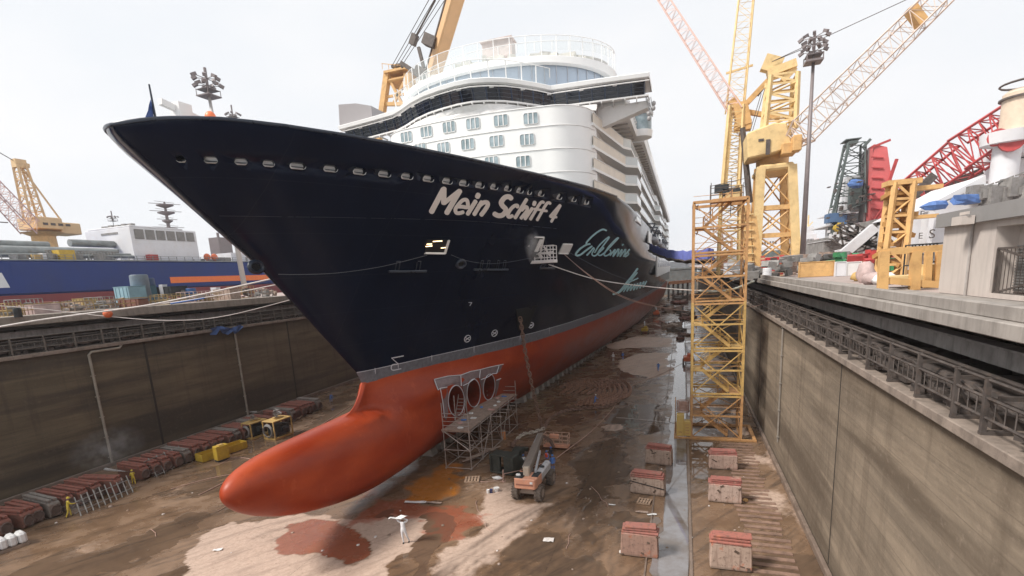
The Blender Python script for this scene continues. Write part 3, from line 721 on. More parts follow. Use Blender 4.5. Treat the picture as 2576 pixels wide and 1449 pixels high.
MS = {'M': [([(355, 140), (135, 555)], 95), ([(362, 130), (358, 395)], 92), ([(365, 395), (645, 172)], 78), ([(650, 172), (412, 575)], 92)],
 'e': [([(622, 458), (700, 462), (790, 470), (797, 400), (775, 340), (705, 345), (625, 425), (572, 510), (590, 572), (650, 578), (712, 560)], 66)],
 'i': [([(940, 362), (795, 595)], 74), ([(992, 240), (970, 285)], 84)],
 'n': [([(1052, 375), (915, 602)], 72), ([(1000, 450), (1080, 388), (1150, 385), (1160, 435), (1115, 515), (1042, 612)], 74)],
 'S': [([(1590, 312), (1545, 278), (1470, 296), (1408, 380), (1432, 445), (1488, 505), (1478, 565), (1420, 618), (1345, 622), (1282, 590)], 88)],
 'c': [([(1700, 470), (1700, 440), (1650, 445), (1590, 495), (1540, 575), (1530, 635), (1565, 648), (1610, 625)], 62)],
 'h': [([(1868, 330), (1660, 665)], 62), ([(1780, 525), (1838, 468), (1878, 475), (1868, 545), (1768, 672)], 58)],
 'i2': [([(1972, 492), (1842, 684)], 58), ([(2018, 378), (2002, 425)], 66)],
 'f': [([(2180, 385), (2150, 375), (2095, 430), (1940, 692)], 52), ([(2010, 502), (2130, 522)], 44)],
 'f2': [([(2300, 405), (2268, 388), (2215, 435), (2062, 705)], 52), ([(2125, 528), (2238, 540)], 44)],
 '4': [([(2480, 432), (2300, 640)], 50), ([(2305, 645), (2412, 652)], 44), ([(2485, 440), (2320, 735)], 46)]}
E1 = [([(655, 190), (600, 172), (520, 210), (420, 290), (340, 378), (352, 410), (400, 402), (330, 420), (240, 480), (170, 560), (190, 590), (250, 570), (340, 500), (425, 440)], 30),
 ([(345, 582), (405, 520), (450, 465), (462, 490)], 24), ([(462, 490), (425, 560), (450, 592), (500, 575), (590, 450), (700, 300), (655, 320), (540, 430), (470, 540)], 23),
 ([(505, 572), (590, 495), (612, 462), (565, 480), (520, 555), (550, 588), (610, 560)], 22), ([(610, 560), (740, 425), (845, 310), (800, 335), (700, 440), (620, 570), (655, 592), (725, 545), (715, 500)], 23),
 ([(715, 590), (795, 490), (775, 550), (765, 600), (850, 485), (842, 550), (832, 600), (905, 492), (890, 560), (878, 602), (960, 490), (950, 555), (935, 605), (1028, 492), (1000, 530), (1010, 570), (960, 610)], 22),
 ([(912, 425), (925, 412)], 22)]
E2 = [([(1155, 800), (1060, 930), (960, 1050), (880, 1150), (820, 1190), (765, 1208)], 32), ([(1150, 860), (1080, 950), (1000, 1050), (900, 1150), (845, 1192)], 22), ([(1160, 952), (1060, 1000), (1005, 1025)], 20),
 ([(930, 1168), (1010, 1060), (1000, 1110), (985, 1160), (1060, 1052), (1050, 1100), (1040, 1150), (1110, 1045), (1100, 1090), (1092, 1140), (1155, 1040), (1150, 1080), (1140, 1125), (1205, 1022), (1200, 1060), (1192, 1110), (1255, 1005), (1250, 1050), (1245, 1095), (1300, 1000)], 18)]
for k, (ch, S_l) in enumerate(MS.items()):
    b = MB()
    for j, (pts, w) in enumerate(S_l): stroke(b, [T1(p) for p in pts], w*.140, .03+.004*j)
    ob('ship_name_letter', b, m_txt, ship)
b = MB()
for j, (pts, w) in enumerate(E1): stroke(b, [T2(p) for p in pts], w*.140, .03+.004*j)
ob('hull_script', b, m_cyan, ship)
b = MB()
for j, (pts, w) in enumerate(E2): stroke(b, [T2(p) for p in pts], w*.140, .03+.004*j)
ob('hull_script', b, m_cyan, ship)
# draught and thruster marks
b = MB(); T4 = lambda p: (872+.3981*p[0], 872+.3981*p[1])
stroke(b, [T4(p) for p in [(358, 58), (284, 72)]], 2.0, .08); stroke(b, [T4(p) for p in [(284, 72), (322, 106)]], 1.7, .09)
stroke(b, [T4(p) for p in [(322, 110), (290, 114), (280, 130), (290, 148), (342, 139)]], 2.0, .1)
ob('draught_mark', b, m_filmw, ship)
b = MB(); stroke(b, [(1179, 761), (1187, 761)], 1.3); stroke(b, [(1186, 762), (1182, 769)], 1.3, .034); ob('draught_mark', b, m_filmw, ship)
for cu, cv, r_ in ((1176, 852, 8.5), (1244, 838, 8), (1336, 818, 7)):
    b = MB(); a_ = [(cu+r_*math.cos(t)*.85+r_*.25*math.sin(t)*-1, cv+r_*math.sin(t)) for t in np.linspace(0, 2*math.pi, 13)]
    stroke(b, a_, 1.6); k_ = r_*.62
    stroke(b, [(cu-k_, cv-k_*.6), (cu+k_, cv+k_*.6)], 1.5, .036); stroke(b, [(cu-k_, cv+k_*.8), (cu+k_, cv-k_*.8)], 1.5, .04); ob('thruster_mark', b, m_filmw, ship)
b = MB(); stroke(b, [(552, 543), (700, 545), (900, 548), (1180, 556), (1400, 575)], .9, .02); ob('hull_seam', b, m_navy2, ship)

def quad_on_hull(px, lift, depth=0, shrink=1):
    return [hit(*p) for p in px]
def opening(px, name, frame, fw, inner, lights=False, sub=None):
    P_ = [hit(*p) for p in px]; c = sum(P_, Vector())/4; nn = hnorm(c)
    b = MB()
    for i in range(4):
        if frame[i]: b.bar(P_[i]+nn*.05, P_[(i+1) % 4]+nn*.05, fw, .14)
    f = None
    Q = [p+nn*.06 for p in P_]
    bi = MB(); bi.add([q for q in Q]+[q-nn*.10 for q in Q], [(0, 1, 2, 3), (0, 4, 5, 1), (1, 5, 6, 2), (2, 6, 7, 3), (3, 7, 4, 0)])
    o = ob(name, bi, inner, ship)
    if b.v: ob('frame', b, m_white2, o)
    return o, P_, nn
m_lamp, n, bs = newmat('warm_tube_light'); bs.inputs['Emission Color'].default_value = (1, .72, .38, 1); bs.inputs['Emission Strength'].default_value = 2.2; bs.inputs['Base Color'].default_value = (.8, .6, .4, 1)
T3 = lambda x, y: ((1560+x*.24845)/1.4907, (840+y*.24845)/1.4907)
o, P_, nn = opening([T3(130, 435), T3(165, 235), T3(485, 240), T3(425, 440)], 'mooring_opening', [0, 0, 1, 1], .22, m_black)
for (xa, ya, xb, yb) in ((250, 255, 380, 247), (140, 330, 230, 322), (370, 353, 430, 347), (155, 296, 225, 292)):
    pa, pb = hit(*T3(xa, ya)), hit(*T3(xb, yb)); b = MB(); b.bar(pa+nn*.09, pb+nn*.09, .09, .06); ob('tube_light', b, m_lamp, o)
o, P_, nn = opening([T3(2150, 440), T3(2215, 300), T3(2355, 305), T3(2290, 445)], 'mooring_opening', [1, 1, 1, 1], .10, m_white2)
o, P_, nn = opening([T3(1740, 520), T3(1790, 195), T3(1920, 200), T3(1850, 510)], 'mooring_opening', [0, 1, 1, 0], .2, m_black)
b = MB(); pa, pb = hit(*T3(1790, 400)), hit(*T3(1870, 220)); b.bar(pa+nn*.2, pb+nn*.2, .5, .1); ob('opened_flap', b, m_white2, o)
# anchor pocket
o, P_, nn = opening([(1303, 832), (1298, 778), (1352, 766), (1330, 822)], 'anchor_pocket', [0, 0, 0, 0], .1, m_black)
# fairlead slots above their ledges
for (xs_, y0, y1, xl0, xl1, yl) in (((1000, 1052), 657, 680, 976, 1070, 681), ((1211, 1228, 1252, 1268), 655, 678, 1190, 1276, 677), ((1365, 1385), 664, 672, 1355, 1393, 674)):
    b = MB(); pts = [hit(xl0+(xl1-xl0)*t, yl) for t in (0, .25, .5, .75, 1)]
    b.path([p+hnorm(p)*.1 for p in pts], .11, 6); led = ob('rubbing_ledge', b, m_navy2, ship, smooth=60)
    for x in xs_:
        p0, p1 = hit(x-2, y1), hit(x+2, y0); w_ = 2.6 if len(xs_) > 2 else 4.5
        b = MB(); q = [hit(x-2-w_, y1), hit(x-2+w_, y1), hit(x+2+w_, y0), hit(x+2-w_, y0)]
        for i in range(4): b.bar(q[i]+nn*.03, q[(i+1) % 4]+nn*.03, .05, .06)
        ob('fairlead_slot', b, m_navy2, led)
for (cu, cv, r_) in ((1158, 663, 8), (641, 672, 16)):
    c = hit(cu, cv) or AX(cu, cv, XS+.5); nn = hnorm(c); b = MB(); x_ = Vector((0, 1, 0)); x_ = (x_-nn*x_.dot(nn)).normalized(); y_ = nn.cross(x_)
    rw_ = .42 if cu > 1000 else .40
    b.path([c+nn*.08+x_*rw_*1.25*math.cos(t)+y_*rw_*.8*math.sin(t) for t in np.linspace(0, 2*math.pi, 17)[:-1]], .13, 6, closed=True)
    b2 = MB(); b2.add([c+nn*.04+x_*rw_*1.25*math.cos(t)+y_*rw_*.8*math.sin(t) for t in np.linspace(0, 2*math.pi, 17)[:-1]], [tuple(range(16))])
    r_o = ob('towing_chock', b, m_navy2, ship, smooth=60); ob('chock_hole', b2, m_black, r_o)

# --- bow thruster tunnels under grey film
T5 = lambda x, y: ((1600+x*.30364)/1.4907, (1340+y*.30364)/1.4907)
film = MB()
def film_patch(px, lift=.03):
    P_ = [hit(*T5(*p)) for p in px]; P_ = [p+hnorm(p)*lift for p in P_ if p]
    c = sum(P_, Vector())/len(P_); c2 = Vector((XS+hull_x(c.z, c.y), c.y, c.z)); c2 += hnorm(c2)*lift
    film.add([c2]+P_, [(0, i+1, (i+1) % len(P_)+1) for i in range(len(P_))])
film_patch([(85, 280), (250, 240), (410, 225), (415, 300), (415, 350), (380, 345), (310, 335), (240, 365), (150, 380), (130, 405), (105, 340)], .035)
film_patch([(410, 225), (530, 180), (650, 155), (640, 250), (580, 262), (510, 300), (440, 345), (412, 350)], .045)
film_patch([(650, 155), (780, 120), (935, 85), (905, 170), (860, 200), (800, 195), (740, 225), (690, 250), (640, 262)], .055)
film_patch([(155, 385), (240, 365), (255, 430), (252, 560), (260, 690), (235, 780), (205, 740), (185, 540)], .065)
film_patch([(430, 350), (505, 310), (488, 400), (490, 520), (480, 680), (468, 600), (475, 480), (450, 390)], .075)
film_patch([(640, 262), (700, 255), (690, 340), (690, 460), (672, 380)], .085)
film_patch([(850, 270), (900, 258), (870, 400), (835, 500), (845, 370)], .095)
fo = ob('thruster_masking', film, mat('thruster_film', (.20, .145, .15), .35, var=.2, sc=1.5, dirt=(.3, .24, .25), dirta=.4), ship)
tape = MB()
for L in ([(85, 280), (250, 240), (410, 225), (530, 180), (650, 155), (780, 120), (935, 85)], [(85, 280), (105, 340), (130, 405), (155, 385), (240, 368)], [(155, 385), (185, 540), (205, 740)], [(410, 225), (415, 350)], [(650, 155), (640, 250)], [(440, 345), (500, 315), (580, 262)], [(660, 270), (740, 240), (800, 200), (850, 195), (885, 95)], [(850, 275), (905, 255)]):
    pp = [hit(*T5(*p)) for p in L]; tape.path([p+hnorm(p)*.13 for p in pp], .045, 4)
ob('tape_line', tape, m_filmw, fo)
m_tunnel = mat('tunnel_shaded_red', (.22, .035, .016), .5, var=.35, sc=1.5)  # hull red with the tunnel's shade put into the colour
cutter = MB(); rings = []
for (cx, cy, rx, ry, tilt) in ((362, 535, 100, 190, 0), (577, 440, 83, 172, 0), (768, 365, 72, 160, .12)):
    ring = []
    for t in np.linspace(0, 2*math.pi, 25)[:-1]:
        x = cx+rx*math.cos(t)+tilt*ry*-math.sin(t)*.6; y = cy+ry*math.sin(t); ring.append(hit(*T5(x, y)))
    N_ = len(ring); rings.append(ring); X1 = XS+.15
    cutter.add([p+Vector((.8, 0, 0)) for p in ring]+[Vector((X1, p.y, p.z)) for p in ring], [(i, (i+1) % N_, N_+(i+1) % N_, N_+i) for i in range(N_)]+[tuple(range(N_-1, -1, -1)), tuple(range(N_, 2*N_))])
co_ = ob('cutter', cutter, m_black); boolcut(ub, co_); bpy.data.objects.remove(co_)
for ring in rings:
    c = sum(ring, Vector())/N_
    b = MB(); b.path([p+hnorm(p)*.04 for p in ring], .05, 6, closed=True); rim = ob('thruster_tunnel', b, m_filmw, ship, smooth=60)
    b = MB(); S_ = [0, .25, .5, .75, 1]; b.grid([[Vector((p.x*(1-s_)+(XS+.3)*s_, p.y, p.z)) for p in ring+ring[:1]] for s_ in S_]); ob('tunnel_wall', b, m_tunnel, rim, smooth=60)
    b = MB(); b.add([Vector((XS+.32, p.y, p.z)) for p in ring], [tuple(range(N_))]); ob('tunnel_depth', b, mat('tunnel_grey', (.10, .095, .09), .7, var=.5, sc=1.5), rim)
    b = MB(); b.tube((XS+.4, c.y, c.z), (XS+1.2, c.y, c.z), .3, 10)
    for k in range(4): a = .4+k*math.pi/2; b.bar((XS+.8, c.y, c.z), (XS+.8, c.y+.95*math.cos(a), c.z+.95*math.sin(a)), .08, .35)
    ob('thruster_propeller', b, mat('bronze_dull', (.22, .16, .09), .5, .5, var=.3), rim)
# --- superstructure
ZB0, ZB1 = 38.4, 40.7
def front_block():
    # plan of the white front block, starboard corner well rounded
    pts = []
    def fy(x):
        dx = abs(x-XS); return 62.4+dx*dx/2/46 if dx < 9 else 62.4+81/92+(1-math.sqrt(max(0, 1-((dx-9)/5.2)**2)))*6.0
    xs = list(np.linspace(-14.15, 14.15, 53))
    for dx in xs: pts.append((XS+dx, fy(XS+dx)))
    return pts, fy
FP, FYF = front_block()
ring = [(XS-14.2, 90)]+FP+[(XS+14.2, 90)]
b = MB(); rows = []
for z in (23.5, 28.6, 37.0): rows.append([(x, y, z) for x, y in ring])
b.grid(rows[::-1]); b.add([(x, y, 37.0) for x, y in ring], [tuple(range(len(ring)))]); fb = ob('front_block', b, m_white, ship, smooth=35)
b = MB()
for z in (34.75, 32.15, 29.5): b.path([(x, y-.04, z) for x, y in FP[8:]], .05, 4)
b.path([(x+.0, y-.03, 36.9) for x, y in FP], .05, 4)
ob('deck_moulding', b, m_white2, fb)
def cabin_window(u, v, z, w=1.75, h=1.25):
    p = AZ(u, v, z); x = p.x
    for _ in range(6):            # meet the curved front at the stated height
        y = FYF(x); q = AY(u, v, y); x = q.x
    q = AY(u, v, FYF(x)); sl = (FYF(q.x+.3)-FYF(q.x-.3))/.6; a = math.atan(sl); t = Vector((math.cos(a), math.sin(a), 0)); nrm = Vector((math.sin(a), -math.cos(a), 0))
    b = MB(); M_ = lambda s, e, o: q+t*s+Vector((0, 0, e))+nrm*o
    pr = []; r_ = .22
    for cx_, cz_, a0 in ((w/2-r_, h/2-r_, 0), (-w/2+r_, h/2-r_, 90), (-w/2+r_, -h/2+r_, 180), (w/2-r_, -h/2+r_, 270)):
        for k in range(4): a_ = R(a0+k*30); pr.append((cx_+r_*math.cos(a_), cz_+r_*math.sin(a_)))
    N_ = len(pr); b.add([M_(s, e, .05) for s, e in pr], [tuple(range(N_))]); o = ob('cabin_window', b, m_cabglass, fb)
    b = MB(); b.path([M_(s, e, .06) for s, e in pr], .045, 4, closed=True)
    for s in (-w/6, w/6): b.bar(M_(s, -h/2, .08), M_(s, h/2, .08), .12, .05)
    ob('window_frame', b, m_white2, o)
for u, v in ((1023, 345), (1073, 332), (1130, 320), (1190, 311), (1260, 303), (1335, 298)): cabin_window(u, v, 36.05)
for u, v in ((1058, 374), (1116, 372), (1177, 363), (1249, 355), (1326, 351)): cabin_window(u, v, 33.45)
for u, v in ((1237, 408), (1316, 406)): cabin_window(u, v, 30.85)

# bridge: plan of the forward edge at roof height
BR = [(1633, 178), (1500, 196), (1385, 213), (1350, 205), (1310, 198), (1270, 193), (1225, 192), (1180, 195), (1140, 203), (1100, 215), (1062, 229), (1030, 246), (1003, 266), (985, 277), (920, 296), (850, 315)]
roofE = [AZ(u, v, ZB1) for u, v in BR]
wingY = 68.0
RE = []
for p in roofE: RE.append(Vector((p.x, p.y, ZB1)))
def offs(L, d):      # shift a plan line towards +y along its normal
    out = []
    for i, p in enumerate(L):
        t = (L[min(i+1, len(L)-1)]-L[max(i-1, 0)]); t.z = 0; t.normalize(); nrm = Vector((t.y, -t.x, 0))
        if nrm.y < 0: nrm = -nrm
        out.append(p+nrm*d)
    return out
def setz(L, z): return [Vector((p.x, p.y, z)) for p in L]
back = lambda L, y: [Vector((L[-1].x, y, L[-1].z)), Vector((L[0].x, y, L[0].z))]
# roof slab with fascia
F0 = RE; F1 = offs(RE, .15)
b = MB(); top = setz(F0, ZB1+.0); 
loops = [setz(offs(RE, .55), ZB1-.62), setz(offs(RE, .1), ZB1-.56), setz(RE, ZB1-.15), setz(offs(RE, .25), ZB1)]
b.grid(loops)
rt = setz(offs(RE, .25), ZB1); b.add(rt+[Vector((rt[-1].x, 75, ZB1)), Vector((rt[0].x, 75, ZB1))], [tuple(range(len(rt)+2))])
rt = setz(offs(RE, .55), ZB1-.62); b.add(rt+[Vector((rt[-1].x, 75, ZB1-.62)), Vector((rt[0].x, 75, ZB1-.62))], [tuple(range(len(rt)+2))])
e0 = RE[0]; b.bx(e0.x-.12, e0.x, e0.y+.3, 75, ZB1-.62, ZB1-.002); e1 = RE[-1]; b.bx(e1.x, e1.x+.12, e1.y+.3, 75, ZB1-.62, ZB1-.002)
br = ob('bridge', b, m_white, ship, smooth=30)
# glazing leans inwards towards its foot
g0_ = setz(offs(RE, .75), ZB1-.62); g1_ = setz(offs(RE, 1.35), ZB0)
for g in (g0_, g1_):
    g[0].x -= .5; g[-1].x += .5
b = MB(); b.grid([g1_, g0_]); b.grid([[g1_[0], Vector((g1_[0].x, 73, ZB0))], [g0_[0], Vector((g0_[0].x, 73, ZB1-.62))]]); b.grid([[g1_[-1], Vector((g1_[-1].x, 73, ZB0))], [g0_[-1], Vector((g0_[-1].x, 73, ZB1-.62))]])
ob('bridge_glazing', b, m_glass, br)
def along(L, t):
    D = [0]
    for i in range(1, len(L)): D.append(D[-1]+(L[i]-L[i-1]).length)
    s = t*D[-1]
    for i in range(1, len(L)):
        if s <= D[i]+1e-6: return L[i-1].lerp(L[i], (s-D[i-1])/(D[i]-D[i-1]))
    return L[-1]
m_mull = m_mull_ = mat('bridge_mullion', (.03, .05, .10), .35, .3)
b = MB(); N_ = 30
for k in range(N_+1):
    a_, c_ = along(g0_, k/N_), along(g1_, k/N_); o_ = Vector((0, -.06, 0)); b.bar(a_+o_, c_+o_, .13 if k % 2 else .07, .08)
obs('mullion', b, m_mull, br)
b = MB()
for k, tt in enumerate((.30, .55, .78)):
    L = [a_.lerp(c_, tt)+Vector((0, -.55, 0)) for a_, c_ in zip(g0_, g1_)]; b.path(L, .02, 4)
for k in range(0, N_+1, 2): a_, c_ = along(g0_, k/N_), along(g1_, k/N_); b.tube(a_.lerp(c_, .3)+Vector((0, -.55, 0)), c_+Vector((0, -.5, -.05)), .025, 4)
ob('cleaning_rail', b, mat('grey_rail', (.11, .12, .14), .4, .3), br)
# foot walkway and underside
w0 = setz(offs(RE, .75), ZB0-.12); w1 = setz(offs(RE, 1.5), ZB0-.12)
b = MB(); b.grid([setz(w0, ZB0-.2), setz(w0, ZB0-.02), setz(g1_, ZB0-.0)]); b.grid([setz(w1, ZB0-.2), setz(w0, ZB0-.2)])
NB = 34
for k in range(NB+1):
    a_, c_ = along(w0, k/NB), along(offs(RE, 2.6), k/NB); b.bar(Vector((a_.x, a_.y, ZB0-.28)), Vector((c_.x, c_.y, ZB0-.5)), .1, .2)
ob('bridge_walkway', b, m_white2, br)
und0 = setz(offs(RE, 1.0), ZB0-.35)
und1 = []
for p in und0:
    x = min(max(p.x, XS-15.0), XS+15.0); yy = FYF(x)
    und1.append(Vector((x if abs(p.x-XS) > 15 else p.x, max(yy+.05, p.y+.3) if abs(p.x-XS) < 15.2 else max(p.y+1.2, yy), 37.2 if abs(p.x-XS) < 15 else 36.9)))
b = MB(); wf = []
cen = [i for i, p in enumerate(und0) if abs(p.x-XS) < 15.2]
a_, z_ = cen[0], cen[-1]
L0 = und0[a_:z_+1]; L1 = [Vector((p.x, FYF(min(max(p.x, XS-14.1), XS+14.1))+.02, 36.95)) for p in L0]; LM = [a_q.lerp(c_q, .5)+Vector((0, .12, -.12)) for a_q, c_q in zip(L0, L1)]; b.grid([L0, LM, L1])
for s_, tip in ((1, und0[0]), (-1, und0[-1])):
    ex = tip.x-s_*.2; y0, y1 = tip.y+.2, 73.
    ix = XS+s_*13.; zt = ZB0-.35; 
    # tapering box bracket under the wing
    V = [(ex, y0, zt), (ix, y0, zt), (ix, y0+.0, 35.2), (ex, y0, zt-.9), (ex, y1, zt), (ix, y1, zt), (ix, y1, 35.2), (ex, y1, zt-.9)]
    V = [(ex, y0+.9, zt), (ix, y0+.9, zt), (ix, y0+1.6, 35.4), (ex, y0+1.1, zt-.75), (ex, y1, zt), (ix, y1, zt), (ix, y1, 35.4), (ex, y1, zt-.75)]
    b.add(V, [(0, 1, 2, 3), (4, 7, 6, 5), (0, 3, 7, 4), (1, 5, 6, 2), (3, 2, 6, 7), (0, 4, 5, 1)])
ob('bridge_underside', b, m_white2, br)
# roof-edge gutter boxes
b = MB()
for k in range(1, 12):
    p = along(setz(offs(RE, .3), ZB1-1.02), k/12); b.box(p, (.5, .22, .16))
b.path([p+Vector((0, .12, 0)) for p in setz(RE, ZB1-.98)], .07, 4)
ob('roof_gutter', b, m_white2, br)
# clutter hanging from the starboard wing tip
b = MB(); e = RE[0]; rr = random.Random(3)
for k in range(7): b.tube((e.x-.1+rr.uniform(-.4, .2), e.y+rr.uniform(.8, 2.2), ZB0-.2), (e.x+rr.uniform(-.4, .5), e.y+rr.uniform(.8, 2), ZB0-2.2+rr.uniform(-.6, .4)), .04, 4)
for k in range(4): b.ball((e.x+rr.uniform(-.2, .5), e.y+1.4, ZB0-1-.55*k), (.26, .26, .3), 8, 6)
ob('wing_floodlights', b, mat('grey_fitting', (.32, .31, .31), .5), br)

m_mull2 = mat('lounge_mullion', (.5, .52, .56), .4)
# upper tiers: lounge window lens, white crown band, glass screens
def arc(xc, yc, rx, ry, z, a0, a1, n=40): return [Vector((xc+rx*math.cos(R(a)), yc-ry*math.sin(R(a)), z)) for a in np.linspace(a0, a1, n)]
def tier(z0, z1, rx0, rx1, ry0, ry1, yc, mt, name, par, a0=-20, a1=200): 
    b = MB(); b.grid([arc(XS, yc, rx0, ry0, z0, a0, a1), arc(XS, yc, rx1, ry1, z1, a0, a1)]); return ob(name, b, mt, par, smooth=True)
YC, RX, RY = 77.3, 15.8, 11.0
def screen(rx, ry, z0, z1, yc, npost, par, name='glass_screen', a0=-8, a1=188, lean=0):
    b = MB(); b.grid([arc(XS, yc, rx, ry, z0, a0, a1), arc(XS, yc, rx+lean, ry+lean, z1, a0, a1)]); g = ob(name, b, m_screen, par, smooth=True)
    b = MB(); A_, B_ = arc(XS, yc, rx, ry, z0, a0, a1, npost), arc(XS, yc, rx+lean, ry+lean, z1, a0, a1, npost)
    for p, q in zip(A_, B_): b.bar(p, q, .09, .07)
    b.path(arc(XS, yc, rx+lean, ry+lean, z1, a0, a1), .05, 4); ob('screen_posts', b, m_white, g); return g
lo = tier(ZB1, 43.5, RX-.5, RX-.5, RY-.5, RY-.5, YC, m_blueglass, 'lounge_window', ship, -8, 188)
b = MB()
for a in np.linspace(8, 172, 27): b.tube((XS+(RX-.42)*math.cos(R(a)), YC-(RY-.42)*math.sin(R(a)), ZB1), (XS+(RX-.42)*math.cos(R(a)), YC-(RY-.42)*math.sin(R(a)), 43.4), .05, 4)
obs('window_mullion', b, m_mull2, lo)
A0, A1, A2, A3 = [], [], [], []
for a in np.linspace(-8, 188, 70):
    dip = (abs(a-90)/100)**3; zb_ = 43.2-1.9*dip
    for L, z, e_ in ((A0, zb_, -.25), (A1, zb_+.12, .35), (A2, 44.05-.5*dip, .2), (A3, 44.2-.5*dip, -.1)): L.append(Vector((XS+(RX+e_)*math.cos(R(a)), YC-(RY+e_)*math.sin(R(a)), z)))
b = MB(); b.grid([A0, A1, A2, A3]); crown = ob('crown_band', b, m_white, ship, smooth=40)
b = MB(); b.add(arc(XS, YC, RX-.2, RY-.2, 43.9, -8, 188), [tuple(range(40))]); ob('upper_deck', b, m_white2, ship)
screen(RX-.1, RY-.1, 44.0, 46.5, YC, 27, ship); screen(15.3, 9.6, 46.3, 47.4, YC+3, 22, ship)
b = MB(); b.add(arc(XS, YC+3.5, 14.5, 9., 46.2, -8, 188), [tuple(range(40))]); ob('sun_deck', b, m_white2, ship)
b = MB(); b.bx(XS-RX+.3, XS+RX-.3, YC+1.4, 110, 38.5, 43.9); ob('lounge_house', b, m_white2, ship)
# lower screen along the bridge roof
b = MB(); L0 = setz(offs(RE, 1.0), ZB1)[2:14]; L1 = setz(offs(RE, .6), ZB1+2.1)[2:14]; b.grid([L0, L1]); g = ob('glass_screen', b, m_screen, br)
b = MB()
for k in range(13): b.bar(along(L0, k/12), along(L1, k/12), .13, .09)
b.path(L1, .05, 4); ob('screen_posts', b, m_white, g)
b = MB(); q = AZ(1255, 150, 49.6); q = AY(1255, 130, 80); b.box((q.x, 80, q.z), (4.6, 2, 2.2)); b.box((q.x, 79.9, q.z+1.2), (5, 2.6, .2)); ob('sun_deck_hut', b, mat('hut_panel', (.55, .46, .43), .7), ship)
b = MB(); rr = random.Random(9)
for k in range(26):
    a = R(rr.uniform(10, 170)); q = Vector((XS+12.5*math.cos(a), YC-8.2*math.sin(a), 44.9)); b.box(q, (rr.uniform(1, 3), rr.uniform(.5, 1), rr.uniform(.5, 1.6)), rr.uniform(0, 3))
obs('deck_locker', b, mat('deck_locker', (.62, .60, .55), .6), ship)
b = MB(); q0, q1, q2, q3 = AY(862, 297, 71), AY(862, 268, 71), AY(905, 265, 71), AY(945, 290, 71)
b.add([(q0.x, 70, ZB1), (q3.x, 70, ZB1), (q3.x, 70, q2.z-.7), (q2.x, 70, q2.z), (q1.x, 70, q1.z), (q0.x, 74, ZB1), (q3.x, 74, ZB1), (q3.x, 74, q2.z-.7), (q2.x, 74, q2.z), (q1.x, 74, q1.z)], [(0, 1, 2, 3, 4), (5, 9, 8, 7, 6), (0, 4, 9, 5), (4, 3, 8, 9), (3, 2, 7, 8), (2, 1, 6, 7)])
ob('wing_wheelhouse_cover', b, mat('grey_cover', (.30, .28, .285), .7, var=.05), ship)

# side decks of balconies, stacked and stepped
SXB = XS+15.9
dz_ = 2.62; z0_ = 25.0
for k in range(5):
    z = z0_+k*dz_; b = MB(); bg_ = MB()
    out = (1.25, 1.3, 1.35, 1.4, 1.1)[k]; bay = 1.15 if k < 4 else .5
    parts = [(67.5, 67.6, -1.75), (82.5, 82.6, out-.75), (83, 92, out+bay-.3), (95, 150, out+.25), (150, 168, out+.25+bay), (168, 225, out+.35), (225, 240, out+.35+bay), (240, 296, out+.4)]
    prev = None; P_ = []
    for (a_, c_, o_) in parts:
        P_ += ([(a_, o_)] if c_-a_ < 1 else [(a_+1.3 if prev is not None else a_, o_), (c_, o_)]); prev = o_
    for (ya, oa), (yb, ob_) in zip(P_[:-1], P_[1:]):
        xa, xb = SXB+oa, SXB+ob_
        b.add([(SXB-2, ya, z), (xa, ya, z), (xb, yb, z), (SXB-2, yb, z), (SXB-2, ya, z-.32), (xa, ya, z-.32), (xb, yb, z-.32), (SXB-2, yb, z-.32)], [(0, 1, 2, 3), (4, 7, 6, 5), (1, 5, 6, 2), (0, 4, 5, 1), (3, 2, 6, 7)])
        bg_.mi = 0 if ya < 82 else 1
        bg_.add([(xa-.06, ya, z+.02), (xb-.06, yb, z+.02), (xb-.06, yb, z+1.12), (xa-.06, ya, z+1.12)], [(0, 1, 2, 3)])
        b.bar((xa-.04, ya, z+1.15), (xb-.04, yb, z+1.15), .08, .07)
    deck = ob('balcony_deck', b, m_white, ship)
    ob('balustrade', bg_, [mat('cream_panel', (.74, .68, .59), .5, var=.12, sc=.5), m_balc], deck)
    b = MB()
    for y in np.arange(97, 292, 3.1): b.bx(SXB-1.6, SXB+out-.2, y, y+.12, z+.02, z+dz_-.34)
    obs('balcony_divider', b, m_white2, deck, 18)
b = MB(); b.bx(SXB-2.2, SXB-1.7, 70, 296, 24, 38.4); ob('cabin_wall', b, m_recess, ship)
zt = 38.05
def ovh(x0, x1, y0, y1, z, nm):
    b = MB(); b.add([(SXB-4, y0, z), (x0, y0, z), (x1, y1, z), (SXB-4, y1, z), (SXB-4, y0, z+.9), (x0+.1, y0, z+.9), (x1+.1, y1, z+.9), (SXB-4, y1, z+.9)], [(0, 3, 2, 1), (4, 5, 6, 7), (1, 2, 6, 5), (0, 1, 5, 4), (2, 3, 7, 6)])
    o = ob(nm, b, m_white, ship); b = MB()
    for y in np.arange(y0+2, y1, 2.4): b.bar((SXB-1, y, z-.15), (x0+(x1-x0)*(y-y0)/(y1-y0)-.5, y, z-.08), .12, .25)
    obs('overhang_rib', b, mat('soffit_grey', (.42, .40, .38), .7), o); b = MB()
    for y in np.arange(y0+1, y1, 1.6): b.tube((x0, y, z+.9), (x0, y, z+2.0), .04, 4)
    b.tube((x0, y0, z+2.), (x1, y1, z+2.), .05, 4); b.tube((x0, y0, z+1.5), (x1, y1, z+1.5), .035, 4); ob('top_rail', b, m_white, o); return o
ovh(SXB+1.7, SXB+1.75, 71, 90, zt, 'top_overhang'); ovh(SXB+2.6, SXB+2.7, 93, 262, zt, 'top_overhang')
